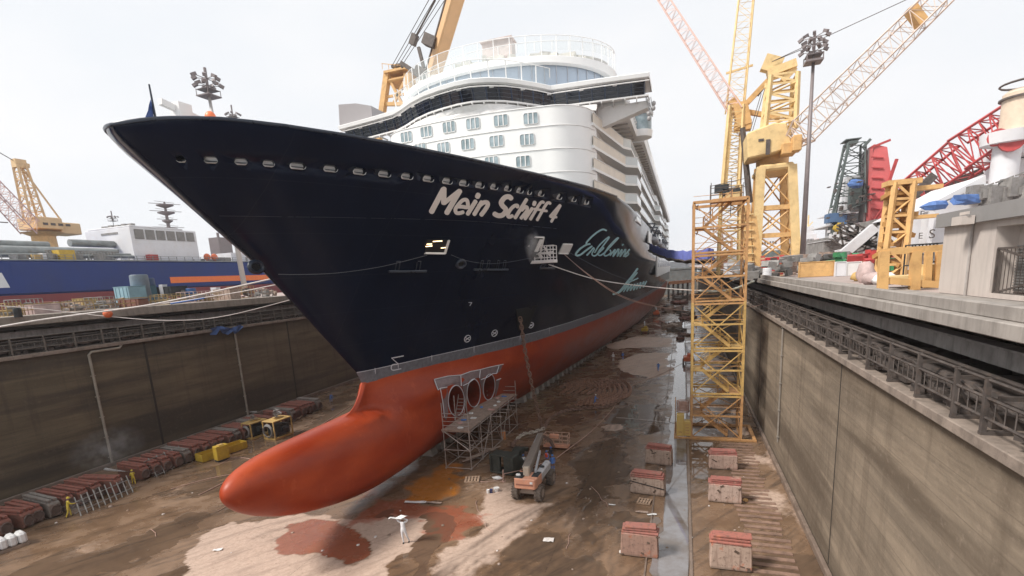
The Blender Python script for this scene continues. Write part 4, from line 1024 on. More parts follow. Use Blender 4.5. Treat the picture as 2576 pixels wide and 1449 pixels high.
b = MB(); q = (SXB+2.3, 90.5); b.lathe((q[0]-.2, q[1], 38.1), [(1.9, 0), (2.0, .9), (2.0, 1.0)], 14); pod = ob('lookout_pod', b, m_white, ship, smooth=40)
b = MB(); b.lathe((q[0]-.2, q[1], 39.1), [(1.85, 0), (1.85, 2.3)], 14); ob('pod_glass', b, m_cabglass, pod, smooth=40)
b = MB(); b.lathe((q[0]-.2, q[1], 41.4), [(2.1, 0), (2.1, .3), (1.2, .6)], 14); ob('pod_roof', b, m_white, pod, smooth=40)
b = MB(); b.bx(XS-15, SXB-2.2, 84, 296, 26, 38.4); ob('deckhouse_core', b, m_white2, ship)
# tenders under the balconies, aft; promenade recess, shell doors
b = MB(); b.bx(XS+17.8, XS+18.03, 112, 300, 22.6, 24.9); ob('promenade_panel', b, m_white, ship)
b = MB()
for y in np.arange(124, 296, 9): b.bx(XS+17.85, XS+18.06, y, y+5.5, 23.1, 24.4)
obs('promenade_window', b, mat('grey_window', (.22, .25, .30), .2), ship)
tn = MB(); rr = random.Random(2)
for i in range(5):
    y = 128+i*24
    b = MB(); b.lathe((0, 0, 0), [(.1, -7), (.9, -6.2), (1.5, -4.5), (1.75, -1), (1.75, 3), (1.4, 6), (.2, 7)], 12)
    b.v = [(SXB+2.2+p[0]*.7, y+p[2]*.8, 23.6+p[1]*.6) for p in b.v]; b.m = [0]*len(b.f)
    tb_ = ob('tender', b, mat('tender_hull', (.20, .20, .22), .5, var=.3), ship, smooth=40)
    b = MB(); b.box((SXB+2.2, y, 24.6), (1.5, 7, .7)); ob('tender_canopy', b, mat('tender_dark', (.06, .07, .10), .4), tb_)
    b = MB()
    for dy in (-6, 6): b.bar((SXB+.8, y+dy, 22.5), (SXB+2.9, y+dy, 27), .3); b.bar((SXB+2.9, y+dy, 27), (SXB+.6, y+dy, 27.2), .3)
    ob('davit', b, mat('davit_dark', (.09, .10, .13), .5), tb_)
b = MB(); b.bx(XS+17.55, XS+17.95, 150, 300, 14.8, 20.9); ob('aft_shell_panel', b, mat('pale_hull_panel', (.55, .54, .53), .4, var=.15, sc=.3), ship)
b = MB()
for y in np.arange(156, 296, 11): b.bx(XS+17.93, XS+18.05, y, y+6, 17.5, 19.7)
obs('shell_window', b, mat('grey_window', (.2, .2, .2)), ship)
# bow gear: jack staff with flag, crane boom, orange buoy, capstan box
b = MB(); p0, p1 = AX(392, 297, XS), AX(375, 212, XS); p0.z = 25.6; b.tube(p0-Vector((0, 0, .6)), p1, .07, 6, .04); jk = ob('jack_staff', b, m_navy2, ship)
b = MB(); q = p0.lerp(p1, .72); dn = Vector((0, 0, -1))
rows = []
for i in range(7):
    t = i/6; top = p0.lerp(p1, .68).lerp(p0.lerp(p1, .02), t); w_ = .9*t**.8
    rows.append([top+Vector((-.05+.06*math.sin(i*1.5+j), -w_*j/5*.9, -w_*j/5*.35)) for j in range(6)])
b.grid(rows); ob('flag', b, mat('blue_flag', (.05, .09, .25), .7, var=.3, sc=4), jk)
b = MB(); a_, c_ = AX(402, 255, XS-1), AX(500, 300, XS-1); b.bar(a_, a_.lerp(c_, 1.05), .26, .3); bm_o = ob('foredeck_crane_boom', b, m_white2, ship)
b = MB(); q = AX(458, 292, XS-1); b.box((q.x, q.y, q.z-.2), (.7, .8, 1.6)); b.bar((q.x, q.y, q.z-.4), (q.x, q.y, 24.9), .4); ob('boom_post', b, m_white2, bm_o)
# ================================================================== THINGS ON THE DOCK FLOOR
ORD = ['first', 'second', 'third', 'fourth', 'fifth', 'sixth', 'seventh', 'eighth', 'ninth', 'tenth', 'eleventh', 'twelfth', 'thirteenth', 'fourteenth', 'fifteenth', 'sixteenth', 'seventeenth', 'eighteenth', 'nineteenth', 'twentieth']
def ordn(i):
    if i < 20: return ORD[i]
    return {2: 'twenty', 3: 'thirty', 4: 'forty'}[(i+1)//10]+('-'+ORD[(i+1) % 10-1] if (i+1) % 10 else 'th')
m_blk = mat('keel_block_concrete', (.34, .31, .28), .85, var=.25, sc=1.3, dirt=(.14, .10, .08), dirta=.6, bmp=.3)
m_tim = mat('block_timber', (.28, .20, .15), .8, var=.3, sc=2)
# keel blocks in a row under the hull
def keelblock():
    t = thing('keel_block', (0, 0, 0), '', 'keel block', 'keel blocks in a row under the ship')
    b = MB(); b.prism([(-.95, 0), (.95, 0), (.8, 1.15), (-.8, 1.15)], -.6, .6, 'y'); ob('concrete_base', b, m_blk, t, bevel=.03)
    b = MB(); b.box((0, 0, 1.28), (1.5, 1.1, .25)); b.box((0, 0, 1.52), (1.4, 1.0, .22)); ob('timber_cap', b, m_tim, t, bevel=.02)
    return t
kb = keelblock(); kb.scale = (1, 1, .6)

for i in range(38):
    y = 44.2+i*2.15; o = kb if i == 0 else dup(kb, (0, 0, 0))
    o.location = (XS+(0 if y < 62 else 0), y, .02); o.rotation_euler = (0, 0, 0); o['label'] = '%s concrete keel block from the bow in the row beneath the red hull' % ordn(i)
for i in range(24):         # side row nearer the camera, ragged edge of blocks seen below the turn of the bilge
    y = 66+i*2.6; o = dup(kb, (XS+float(np.interp(y, _b2[:, 0], _b2[:, 1]))*.8+.2, y, .02), 0, '%s side block from the bow below the starboard turn of the red hull' % ordn(i)); o.scale = (.8, 1, .75); o['group'] = 'side blocks below the starboard hull'
# six coated bilge blocks standing to the right of the ship
m_pk = []
def bilge_mat(nm, base, top, stain, HB=1.2):
    m, n, bs = newmat(nm); P = nd(n, 'ShaderNodeTexCoord').outputs['Object']; f = noise(n, P, 1.4, 7, .7); f2 = noise(n, P, 4.5, 5)
    sx = nd(n, 'ShaderNodeSeparateXYZ'); n.links.new(P, sx.inputs[0])
    c = mixc(n, mapr(n, f, .35, .65), tuple(x*.8 for x in base), base)
    c = mixc(n, mapr(n, math_(n, 'ADD', sx.outputs[2], math_(n, 'MULTIPLY', f, .5)), HB+.17, HB+.3), c, top)
    c = mixc(n, mapr(n, f, .56, .62, 0, .7), c, stain); c = mixc(n, mapr(n, f2, .55, .68, 0, .75), c, (.12, .08, .06)); c = mixc(n, mapr(n, noise(n, mapping(n, P, (3, 3, .3), (HB*7, 0, 0)), 1.5, 5, .7), .5, .66, 0, .6), c, (.17, .10, .075))
    c = mixc(n, mapr(n, sx.outputs[2], .05, .25, .7, 0), c, (.10, .07, .05))
    n.links.new(c, bs.inputs['Base Color']); bs.inputs['Roughness'].default_value = .8; bump(n, bs, f2, .4, .04); return m
BLK = [((1625, 1166), (1691, 1174), 1121, 'pale block with a red timber top, farthest of the three beside the gutter', (.46, .34, .27), (.34, .12, .095), (.36, .24, .19)),
       ((1587, 1240), (1673, 1251), 1191, 'cracked block with dirt across its face, middle one of the three beside the gutter', (.44, .33, .265), (.33, .12, .095), (.25, .17, .13)),
       ((1561, 1397), (1656, 1408), 1328, 'red stained block with orange patches, nearest of the three beside the gutter', (.36, .22, .17), (.30, .12, .095), (.36, .12, .06)),
       ((1783, 1180), (1856, 1184), 1135, 'pink block with red top, farthest of the three between gutter and right wall', (.47, .33, .27), (.32, .115, .095), (.38, .22, .18)),
       ((1782, 1262), (1867, 1270), 1207, 'pale pink block beside a small round stone, middle of three near right wall', (.50, .37, .31), (.32, .11, .09), (.42, .27, .21)),
       ((1785, 1430), (1892, 1442), 1352, 'orange stained block, nearest of the three between gutter and right wall', (.48, .35, .28), (.36, .13, .10), (.46, .17, .10))]
for k, (pa, pb, vt, lab, c1, c2, c3) in enumerate(BLK):
    A = AZ(*pa, 0); B = AZ(*pb, 0); w = (B-A).length; um = (pa[0]+pb[0])/2; top = AY(um, vt, (A.y+B.y)/2).z; hgt = top
    t = thing('bilge_block', ((A.x+B.x)/2, (A.y+B.y)/2+.45, 0), lab, 'block', 'bilge blocks standing right of the ship', math.atan2(B.y-A.y, B.x-A.x))
    o_ = t.location.copy(); t.rotation_euler = (0, 0, 0); t.location = (0, 0, 0)
    sc_ = 1
    m = bilge_mat('bilge_block_%s' % ('abcdef'[k]), c1, c2, c3, hgt*.78); d_ = .95; b = MB(); hb_ = hgt*.78; rr = random.Random(k)
    b.prism([(-w/2, .16), (-w/2+.04, 0.02), (w/2-.04, .02), (w/2, .16), (w/2-.05, hb_), (-w/2+.05, hb_)], -d_/2, d_/2, 'y'); bd = ob('block_body', b, m, t, bevel=.05)
    b = MB()
    for q_ in range(5): b.box((rr.uniform(-w/2, w/2), -d_/2-.01, rr.uniform(.1, hb_)), (rr.uniform(.08, .3), .05, rr.uniform(.04, .14)), 0, 0, rr.uniform(-1, 1))  # small dark boxes stand for notches chipped from the face
    obs('dark_notch', b, mat('dark_notch', (.11, .075, .055), .9), bd)
    for j in range(3):
        b = MB(); h_ = (hgt-hb_)/3; b.box((rr.uniform(-.07, .07), rr.uniform(-.05, .05)-.02*j, hb_+h_*(j+.5)), (w-.06-rr.uniform(0, .22)*j, d_-.04-.12*j, h_*rr.uniform(.72, .9)), rr.uniform(-.045, .045), rr.uniform(-.02, .02), rr.uniform(-.012, .012)); ob('top_timber', b, m, t, bevel=.02)
    if k == 1: b = MB(); b.bar((-w/2, -d_/2-.03, hb_*.75), (w/2, -d_/2-.03, hb_*.45), .05, .05); ob('crack', b, m_black, t)
    t.location = o_; t.rotation_euler = (0, 0, math.atan2(B.y-A.y, B.x-A.x))

# row of spare side blocks along the left wall
m_side = bilge_mat('side_block_red', (.21, .085, .06), (.26, .09, .065), (.11, .055, .042)); m_sideg = bilge_mat('side_block_grey', (.20, .17, .145), (.22, .20, .18), (.14, .11, .09))
m_end = mat('block_end_face', (.13, .09, .075), .8, var=.4, sc=2.5, dirt=(.06, .045, .04), dirta=.7)
def sideblock(mt):
    t = thing('side_block', (0, 0, 0), '', 'block', 'spare side blocks in a line by the left wall')
    b = MB(); b.prism([(-1.5, .05), (1.35, .05), (1.5, .25), (1.5, 1.1), (1.3, 1.3), (-1.5, 1.45)], -.42, .42, 'y'); ob('block_body', b, mt, t, bevel=.05)
    b = MB(); b.box((-.1, -.22, 1.5), (2.9, .3, .2), ry=.05); b.box((-.1, .2, 1.5), (2.9, .3, .2), ry=.05); ob('timber_cap', b, mt, t, bevel=.03)
    b = MB(); b.path([(1.53, .36*math.cos(a), .62+.42*math.sin(a)) for a in np.linspace(0, 2*math.pi, 11)[:-1]], .07, 5, closed=True); b.lathe((0, 0, 0), [(.34, 0), (.30, .06)], 10)
    k_ = len(b.v)-20; b.v = b.v[:k_]+[(1.48+p[2], p[0], .62+p[1]) for p in b.v[k_:]]; ob('end_cap', b, m_end, t); return t
sb = sideblock(m_side); sg = sideblock(m_sideg); rr = random.Random(12)
# line of the row: from (0,1330) to (835,1010) in the picture, on the floor
La, Lb = AZ(88, 1322, 0), AZ(829, 1022, 0)
ny = []; y = La.y-4.0; i = 0; qg = AZ(336, 1214, 0).y; gaps = [(qg-1.5, qg+.6), (La.y+27, La.y+28.3)]
x0_ = (La.x+Lb.x)/2
slope = (Lb.x-La.x)/(Lb.y-La.y)
used_r = used_g = False
while y < Lb.y-1:
    if not any(a < y < c for a, c in gaps):
        grey = (i % 9) in (5,) or i in (20, 27); src = sg if grey else sb
        first = (grey and not used_g) or (not grey and not used_r); o = src if first else dup(src, (0, 0, 0))
        if grey: used_g = True
        else: used_r = True
        x = La.x+slope*(y-La.y)-1.75+rr.uniform(-.15, .15)
        if i == 9: x += .7
        o.location = (x, y, 0); o.rotation_euler = (0, 0, rr.uniform(-.05, .05)+(.2 if i in (3, 9) else 0)); s_ = rr.uniform(.94, 1.06); o.scale = (s_*1.15, 1, s_)
        o['label'] = '%s block, %s, counted from the near end of the line by the left wall' % (ordn(i), 'grey' if grey else 'rusty red'); i += 1
    y += 1.12
# grey steel grids leaning on the side blocks
m_galv = mat('galvanised_tube', (.30, .29, .27), .55, .4, var=.3, sc=3, dirt=(.2, .12, .08), dirta=.4)
def grid_frame(p0, p1, h, lab, nv, nh):
    t = thing('scaffold_grid', p0, lab, 'steel grid', 'steel grids leaning on the side blocks'); d = (p1-p0); 
    up = Vector((-1.3, 0, 0))+Vector((0, 0, h))
    for k in range(nv+1): b = MB(); q = p0+d*(k/nv); b.tube(q, q+up+d*.12, .05, 6); ob('upright', b, m_galv, t)
    for k in range(nh): b = MB(); q = up*((k+.5)/nh); b.tube(p0+q-d*.05, p1+q+d*.1, .04, 6); ob('crossbar', b, m_galv, t)
a_, c_ = AZ(215, 1300, 0), AZ(345, 1240, 0); grid_frame(a_+Vector((-.5, 0, 0)), c_+Vector((-.5, 0, 0)), 1.3, 'pale steel grid of close uprights behind the nearer yellow suited washer', 9, 2)
a_, c_ = AZ(395, 1200, 0), AZ(470, 1165, 0); grid_frame(a_, c_, 1.7, 'grey steel grid of crossed bars between the yellow suited washer and yellow tray', 4, 6)

# yellow tray, cabinet and two hose machines on the left
m_yel = mat('yellow_machine_paint', (.50, .33, .035), .5, var=.15, sc=1.5, dirt=(.22, .13, .05), dirta=.4)
m_yelp = mat('pale_yellow_paint', (.52, .34, .12), .55, var=.2, sc=1.5, dirt=(.2, .12, .06), dirta=.5)
m_dkm = mat('dark_machine', (.045, .05, .055), .5, .3, var=.4, sc=3)
m_hose = mat('grey_hose', (.22, .21, .20), .6, var=.2, sc=3)
p0, p1 = AZ(497, 1168, 0), AZ(610, 1130, 0); d = (p1-p0); d.z = 0; ln = d.length; an = math.atan2(d.y, d.x)
t = thing('tray', (0, 0, 0), 'long open yellow steel tray lying before the row of rusty blocks', 'tray')
b = MB(); W_ = 1.3; b.box((ln/2, 0, .08), (ln, W_, .1)); b.box((ln/2, -W_/2, .45), (ln, .06, .75)); b.box((ln/2, W_/2, .45), (ln, .06, .75)); b.box((0, 0, .45), (.06, W_+.06, .752)); b.box((ln, 0, .45), (.06, W_+.06, .752))
ob('tray_body', b, m_yel, t)
for k in range(5): b = MB(); b.box((ln*(k+.5)/5, -W_/2-.05, .45), (.1, .05, .8)); ob('stiffener', b, m_yel, t)
t.location = p0+Vector((-.4, .6, 0)); t.rotation_euler = (0, 0, an)
q = AZ(560, 1158, 0); t = thing('cabinet', (0, 0, 0), 'upright yellow cabinet on a dark skid standing before the yellow tray', 'cabinet')
b = MB(); b.box((0, 0, .95), (1.3, .8, 1.5)); ob('cabinet_body', b, m_yel, t, bevel=.04); b = MB(); b.box((0, 0, .1), (1.2, .75, .18)); ob('skid', b, m_dkm, t)
b = MB(); b.box((.1, -.42, 1.0), (.95, .03, 1.2)); ob('door', b, m_yel, t); b = MB(); b.box((0, 0, 1.74), (.5, .5, .08)); ob('lid', b, m_yelp, t); t.location = q; t.rotation_euler = (0, 0, an-.05)
def hosemachine(q, an, lab, w):
    t = thing('hose_machine', (0, 0, 0), lab, 'machine', 'yellow hose machines beside the bulb'); L_, H_ = 2.3*w, 1.9*w; D_ = 1.5*w
    b = MB()
    for x in (-L_/2, L_/2):
        for y in (-D_/2, D_/2): b.box((x, y, H_/2), (.12, .12, H_-.1))
    b.box((0, -D_/2, .12), (L_, .16, .22)); b.box((0, D_/2, .12), (L_, .16, .22)); b.box((L_/2, 0, .12), (.16, D_, .2)); b.box((-L_/2, 0, .12), (.16, D_, .2)); ob('frame', b, m_yelp, t)
    b = MB(); b.box((0, 0, H_), (L_+.1, D_+.1, .14)); b.box((.3, .1, H_+.14), (1.1, .8, .14)); ob('top_panel', b, m_yelp, t, bevel=.03)
    b = MB(); b.box((.1, 0, .9), (L_-.6, D_-.4, 1.1)); b.tube((-.2, -D_/2+.1, 1.0), (.7, -D_/2+.1, 1.0), .32, 10); b.ball((.7, -.2, 1.2), .35); ob('engine', b, m_dkm, t)
    b = MB()
    for k in range(4): b.path([(-L_/2-.1-.05*k, .55*w*math.cos(a)*1.1, .95*w+(.72-.05*k)*w*math.sin(a)) for a in np.linspace(0, 2*math.pi, 19)[:-1]], .05, 6, closed=True)
    ob('hose_coil', b, m_hose, t, smooth=True)
    b = MB(); b.path([(rr.uniform(-.8, .5)+.2*math.cos(a), rr.uniform(-.5, .4), H_+.2+.04*k) for k, a in enumerate(np.linspace(0, 14, 26))], .05, 5); ob('loose_hose', b, m_hose, t)
    t.location = q; t.rotation_euler = (0, 0, an)
hosemachine(AZ(690, 1103, 0)+Vector((0, .8, 0)), an+.12, 'nearer yellow framed hose machine with hoses looped on its end', 1.15)
hosemachine(AZ(625, 1110, 0)+Vector((-.6, 1.8, 0)), an+.1, 'farther yellow framed hose machine with coiled hose on its roof', 1.0)
b = MB(); q = AZ(545, 1172, 0)
m_wht = mat('white_plastic', (.72, .71, .70), .5, var=.12, sc=4)
def lump(name, q, r, mt, label, cat, sd=0, n=12):
    rg = random.Random(sd); b = MB(); b.ball((q.x, q.y, q.z+r[2]*.7), r, n, 8, .22, rg); return ob(name, b, mt, None, label, cat, smooth=True, base=q)
lump('crumpled_sheet', AZ(700, 1043, 1.5), (.5, .4, .25), m_wht, 'crumpled white sheet on the rusty blocks behind the hose machines', 'plastic sheet', 4)
# white sacks on a pallet at the left frame edge
q = AZ(8, 1385, 0); t = thing('sack_pallet', (0, 0, 0), 'white bulk bags on a pallet at the left edge of the dock floor', 'bags')
b = MB(); b.box((0, 0, .08), (2.7, 1.2, .16)); ob('pallet', b, m_tim, t)
for k in range(5): b = MB(); b.box((-1.05+k*.53, rr.uniform(-.05, .05), .58), (.5, 1.05, .82), rr.uniform(-.04, .04), rr.uniform(-.03, .03)); ob('bag', b, m_wht, t, bevel=.14)
t.location = q; t.rotation_euler = (0, 0, an-.03)
# wooden pallets
def pallet(u, v, rz, lab, s=1):
    t = thing('pallet', (0, 0, 0), lab, 'pallet'); 
    for k in range(5): b = MB(); b.box((-.5+k*.25, 0, .13), (.16, 1.1, .025)); ob('slat', b, m_palw, t)
    for y in (-.5, 0, .5): b = MB(); b.box((0, y, .06), (1.15, .1, .1)); ob('bearer', b, m_palw, t)
    t.location = AZ(u, v, .02); t.rotation_euler = (0, 0, rz); t.scale = (s, s, s)
m_palw = mat('pallet_wood', (.38, .26, .18), .8, var=.25, sc=3)
pallet(1188, 1208, .3, 'weathered wooden pallet lying right of the orange stain', 1.1); pallet(1621, 1263, -.15, 'small wooden pallet lying between two blocks beside the gutter', .85)
pallet(745, 1052, .4, 'wooden pallet leaning beside the pale end of the rusty block row', 1.2)

# --- scaffold beside the thruster tunnels
def W3(u, v, z=None, x=None): return AZ(*T5(u, v), z) if z is not None else AX(*T5(u, v), x)
m_tube = mat('scaffold_tube', (.42, .36, .33), .5, .4, var=.25, sc=3, dirt=(.25, .15, .11), dirta=.4)
m_plank = mat('scaffold_plank', (.34, .25, .20), .75, var=.35, sc=2, dirt=(.5, .4, .36), dirta=.5)
A0_ = W3(250, 1370, z=0); A1_ = W3(530, 1400, z=0); B1_ = W3(1140, 850, z=0)
xl, xr = A0_.x, A1_.x; y0, y1 = (A0_.y+A1_.y)/2, B1_.y; xr = (xr+B1_.x)/2
DZ = W3(345, 900, x=(xl+xr)/2); DZ = AY(*T5(345, 905), y0).z
t = thing('scaffold', ((xl+xr)/2, y0, 0), 'galvanised tube scaffold with littered plank deck before the three thruster tunnels', 'scaffold')
nb = 5
for i in range(nb+1):
    y = y0+(y1-y0)*i/nb
    for j, x in enumerate((xl, xr)):
        top = DZ+(2.6 if (j == 0 and i in (0, 1, 2)) or i == nb else .1) if j == 0 else DZ+(1.7 if i == nb else .1)
        b = MB(); b.tube((x, y, 0), (x, y, top), .05, 6); ob('standard', b, m_tube, t)
    b = MB(); b.tube((xl-.2, y, DZ), (xr+.2, y, DZ), .045, 6); b.tube((xl, y, DZ*.5), (xr, y, DZ*.5), .04, 6); b.tube((xl, y, .15), (xr, y, .15), .04, 6); obs('transom', b, m_tube, t)
for x in (xl, xr):
    for z in (.15, DZ*.5, DZ-.12): b = MB(); b.tube((x, y0-.2, z), (x, y1+.3, z), .045, 6); ob('ledger', b, m_tube, t)
for i in range(nb):
    ya, yb = y0+(y1-y0)*i/nb, y0+(y1-y0)*(i+1)/nb
    b = MB(); b.tube((xr+.05, ya, .1 if i % 2 else DZ-.1), (xr+.05, yb, DZ-.1 if i % 2 else .1), .04, 6); ob('brace', b, m_tube, t)
    b = MB(); b.tube((xl, ya, DZ*.5), (xl, yb, .1), .04, 6); ob('brace', b, m_tube, t)
b = MB(); b.tube((xl, y0, DZ-.1), (xr, y0, DZ*.5), .045, 6); b.tube((xl, y0+.1, DZ-.1), (xr, y1*.3+y0*.7, .1), .045, 6); ob('brace', b, m_tube, t)
for k in range(9): 
    b = MB(); x = xl+.15+(xr-xl-.3)*k/8; b.box((x, (y0+y1)/2, DZ+.07+.01*(k % 2)), ((xr-xl)/8.6, y1-y0+.3, .05)); ob('plank', b, m_plank, t)
for z in (.45, .85, 1.25, 1.6):
    b = MB(); b.tube((xl, y0, DZ+z), (xl+(xr-xl)*.98, y0, DZ+z), .035, 6); ob('guard_rail', b, m_tube, t)
b = MB(); b.tube((xr, y0, DZ), (xr, y0, DZ+1.7), .045, 6); ob('standard', b, m_tube, t)
for z in (.5, 1.0):
    b = MB(); b.tube((xl, y1, DZ+z), (xr, y1, DZ+z), .035, 6); b.tube((xl, y1-2.5, DZ+z), (xl, y1, DZ+z), .035, 6); ob('guard_rail', b, m_tube, t)
b = MB(); b.box(((xl+xr)/2, y0-.02, DZ-.02), (xr-xl+.3, .05, .2)); ob('toe_board', b, m_plank, t)
for k in range(6):
    b = MB(); q = Vector((xr+.1, y0+(y1-y0)*(.42+.1*k), DZ-.25+.05*(k % 2))); b.tube(q-Vector((.5, 0, 0)), q+Vector((1.1, -.1, 0)), .04, 6); ob('loose_tube', b, m_tube, t)
b = MB(); rg = random.Random(5)    # small steps in the middle opening
for k in range(6): b.bar((xl-.3, y0+3.4+k*.18, DZ+.4+k*.3), (xl+.6, y0+3.4+k*.18, DZ+.4+k*.3), .06)
b.bar((xl-.3, y0+3.2, DZ), (xl-.3, y0+4.6, DZ+2.3), .06); b.bar((xl+.6, y0+3.2, DZ), (xl+.6, y0+4.6, DZ+2.3), .06); ob('step_ladder', b, m_tube, t)
# litter on the deck: rags, sheets
cols = [m_wht, m_plank, mat('pink_rag', (.6, .36, .32), .8), mat('blue_rag', (.08, .2, .5), .7), m_wht, m_plank]
names_ = [('pale rag', 'rag'), ('broken board', 'board'), ('pink cloth', 'cloth'), ('blue cloth', 'cloth'), ('white bag', 'bag'), ('offcut', 'board')]
for k in range(16):
    yy = y0+.5+(y1-y0-1)*k/16; c = (rg.uniform(xl+.4, xr-.4), yy, DZ+.12); mt = cols[k % 6]; nm = names_[k % 6]
    b = MB()
    if nm[1] == 'board': b.box(c, (.12, .9, .05), rg.uniform(-1, 1))
    else: b.ball(c, (.3*rg.uniform(.6, 1.3), .25, .1), 8, 5, .3, rg)
    ob(nm[1], b, mt, None, '%s on the scaffold deck, %s of the litter counted from its near end' % (nm[0], ORD[k]), nm[1], 'litter on the scaffold deck', base=c)
q = W3(945, 1010, z=0); t = thing('drum', q, 'small orange and cream drum standing behind the scaffold legs', 'drum')
b = MB(); b.lathe(q, [(.28, 0), (.3, .03), (.28, .3), (.3, .32), (.28, .6), (.3, .62), (.28, .9)], 14); ob('drum_body', b, mat('drum_orange', (.5, .2, .07), .6, var=.3), t, smooth=40)
b = MB(); b.lathe(q+Vector((0, 0, .9)), [(.28, 0), (.27, .05)], 14); ob('lid', b, m_plank, t)
pp = [W3(470, 1385, z=.1), W3(560, 1250, z=.5), W3(640, 1180, z=.25), W3(720, 1130, z=.15)]
for k in range(7):
    b = MB(); o_ = Vector((.12*k, rg.uniform(-.2, .2), .06*(k % 3))); b.box(pp[1].lerp(pp[3], .15+.12*k)+o_, (.22, 2.6, .05), -.55+rg.uniform(-.1, .1), rg.uniform(-.05, .25)); ob('plank', b, m_plank, None, '%s plank of the loose heap under the scaffold deck' % ORD[k], 'plank', 'loose planks under the scaffold', base=pp[1])

# --- anchor: dark green box-shaped crown with a fluke
m_anch = mat('anchor_dark', (.045, .052, .045), .6, .2, var=.4, sc=2, dirt=(.12, .08, .05), dirta=.5, bmp=.3)
pA, pB = W3(790, 1420, z=0), W3(1085, 1470, z=0); 
t = thing('anchor', pA, 'dark green ship anchor lying on the dock floor with its chain laid behind', 'anchor'); w = (pB-pA).length; dx = (pB-pA).normalized(); dy = Vector((-dx.y, dx.x, 0)); 
O = pA
def LB(b, x, y, z, sx, sy, sz, rz=0): c = O+dx*x+dy*y; b.box((c.x, c.y, z), (sx, sy, sz), math.atan2(dx.y, dx.x)+rz); return b
b = MB(); LB(b, w/2, .5, 1.75, w*.96, 1.3, .16); LB(b, w/2, .5, .15, w*.96, 1.3, .16); LB(b, .12, .5, .95, .22, 1.3, 1.6); LB(b, w-.14, .5, .95, .22, 1.3, 1.6); ob('crown', b, m_anch, t, bevel=.05)
b = MB(); LB(b, w*.26, .1, .95, w*.33, .3, 1.5); ob('fluke_boss', b, m_anch, t, bevel=.04); b = MB(); LB(b, w*.74, .1, .95, w*.33, .3, 1.5); ob('fluke_boss', b, m_anch, t, bevel=.04)
b = MB(); LB(b, w*.5, 1.0, .95, w*.2, .4, 1.4); ob('rust_core', b, mat('rust_core', (.25, .10, .04), .8, var=.4, sc=3), t)
b = MB(); c0 = O+dx*(w*.9)+dy*.8; tip = W3(1275, 1325, z=.35); b.add([c0+Vector((0, 0, .3)), c0+dy*1.2+Vector((0, 0, .3)), c0+Vector((0, 0, 1.4)), c0+dy*1.2+Vector((0, 0, 1.3)), tip], [(0, 2, 4), (2, 3, 4), (3, 1, 4), (1, 0, 4), (0, 1, 3, 2)]); ob('fluke', b, m_anch, t)
b = MB(); sh0 = O+dx*(w*.5)+dy*1.2; sh1 = W3(1130, 1160, z=.5); b.bar(sh0+Vector((0, 0, .7)), sh1, .6, .55); b.box(sh1, (1, 1, .7)); b.bar(W3(1235, 1130, z=.3), sh1, .55, .5); ob('shank', b, m_anch, t, bevel=.05)

# --- chains: every link bent and interlocked in turn
m_chain = mat('chain_rust', (.22, .13, .095), .8, var=.35, sc=4, dirt=(.07, .05, .04), dirta=.6)
m_chainw = mat('chain_pale', (.50, .44, .38), .8, var=.25, sc=4, dirt=(.2, .12, .09), dirta=.5)
def link_mb(b, c, d, up, L_, W2, r_):
    d = d.normalized(); s_ = d.cross(up).normalized(); pts = []
    for a in np.linspace(0, 2*math.pi, 13)[:-1]: pts.append(c+d*((L_/2-W2)*(1 if math.cos(a) > 0 else -1)+W2*math.cos(a))+s_*W2*math.sin(a))
    b.path(pts, r_, 5, closed=True); b.tube(c-s_*W2, c+s_*W2, r_*.7, 5, cap=False)
def resample(pts, step):
    P = [Vector(p) for p in pts]; out = []; cm = []
    for i in range(len(P)-1):
        p0, p1, p2, p3 = P[max(i-1, 0)], P[i], P[i+1], P[min(i+2, len(P)-1)]
        for k in range(20): t = k/20; cm.append(.5*((2*p1)+(p2-p0)*t+(2*p0-5*p1+4*p2-p3)*t*t+(3*p1-p0-3*p2+p3)*t**3))
    cm.append(P[-1]); acc = 0; out = [cm[0]]
    for a, c in zip(cm[:-1], cm[1:]):
        l = (c-a).length
        while acc+l >= step and l > 0:
            a = a.lerp(c, (step-acc)/l); out.append(a.copy()); l = (c-a).length; acc = 0
        acc += l
    return out
def chain(pts, L_, W2, r_, mt, lab, nm='anchor_chain', mt2=None, rng2=None, parent=None):
    q = resample(pts, L_*.72); b = MB()
    for i in range(len(q)-1):
        d = q[i+1]-q[i]; c = (q[i]+q[i+1])/2; up = Vector((0, 0, 1)) if i % 2 else Vector((1, .3, .0)) if abs(d.normalized().z) > .7 else Vector((0, 0, 1)).cross(d).normalized()
        if abs(d.normalized().z) > .7: up = Vector((1, 0, 0)) if i % 2 else Vector((0, 1, 0))
        b.mi = 1 if (rng2 and rng2[0] < i < rng2[1]) else 0
        link_mb(b, c, d, up, L_, W2, r_)
    return ob(nm, b, [mt, mt2 or mt], None, lab, 'chain', smooth=True, base=q[0])
hz = hit(1303, 798)
cend = AZ(1367, 1078, .15)
chain([hz+Vector((.35, -.3, 0)), hz.lerp(cend, .3)+Vector((0, 0, -.5)), hz.lerp(cend, .62)+Vector((0, 0, -1.1)), hz.lerp(cend, .9)+Vector((0, 0, -.7)), cend], .62, .19, .062, m_chain, 'rusty anchor chain hanging from the dark pocket in the hull to the floor')
chain([cend+Vector((.1, 0, 0)), AZ(1340, 1088, .15), AZ(1318, 1092, .15), AZ(1300, 1105, .15), AZ(1290, 1120, .15), AZ(1312, 1128, .15), AZ(1322, 1142, .15), AZ(1312, 1150, .3)], .62, .2, .068, m_chainw, 'pale chain lying from the hanging chain towards the anchor', mt2=m_chain, rng2=(10, 99))
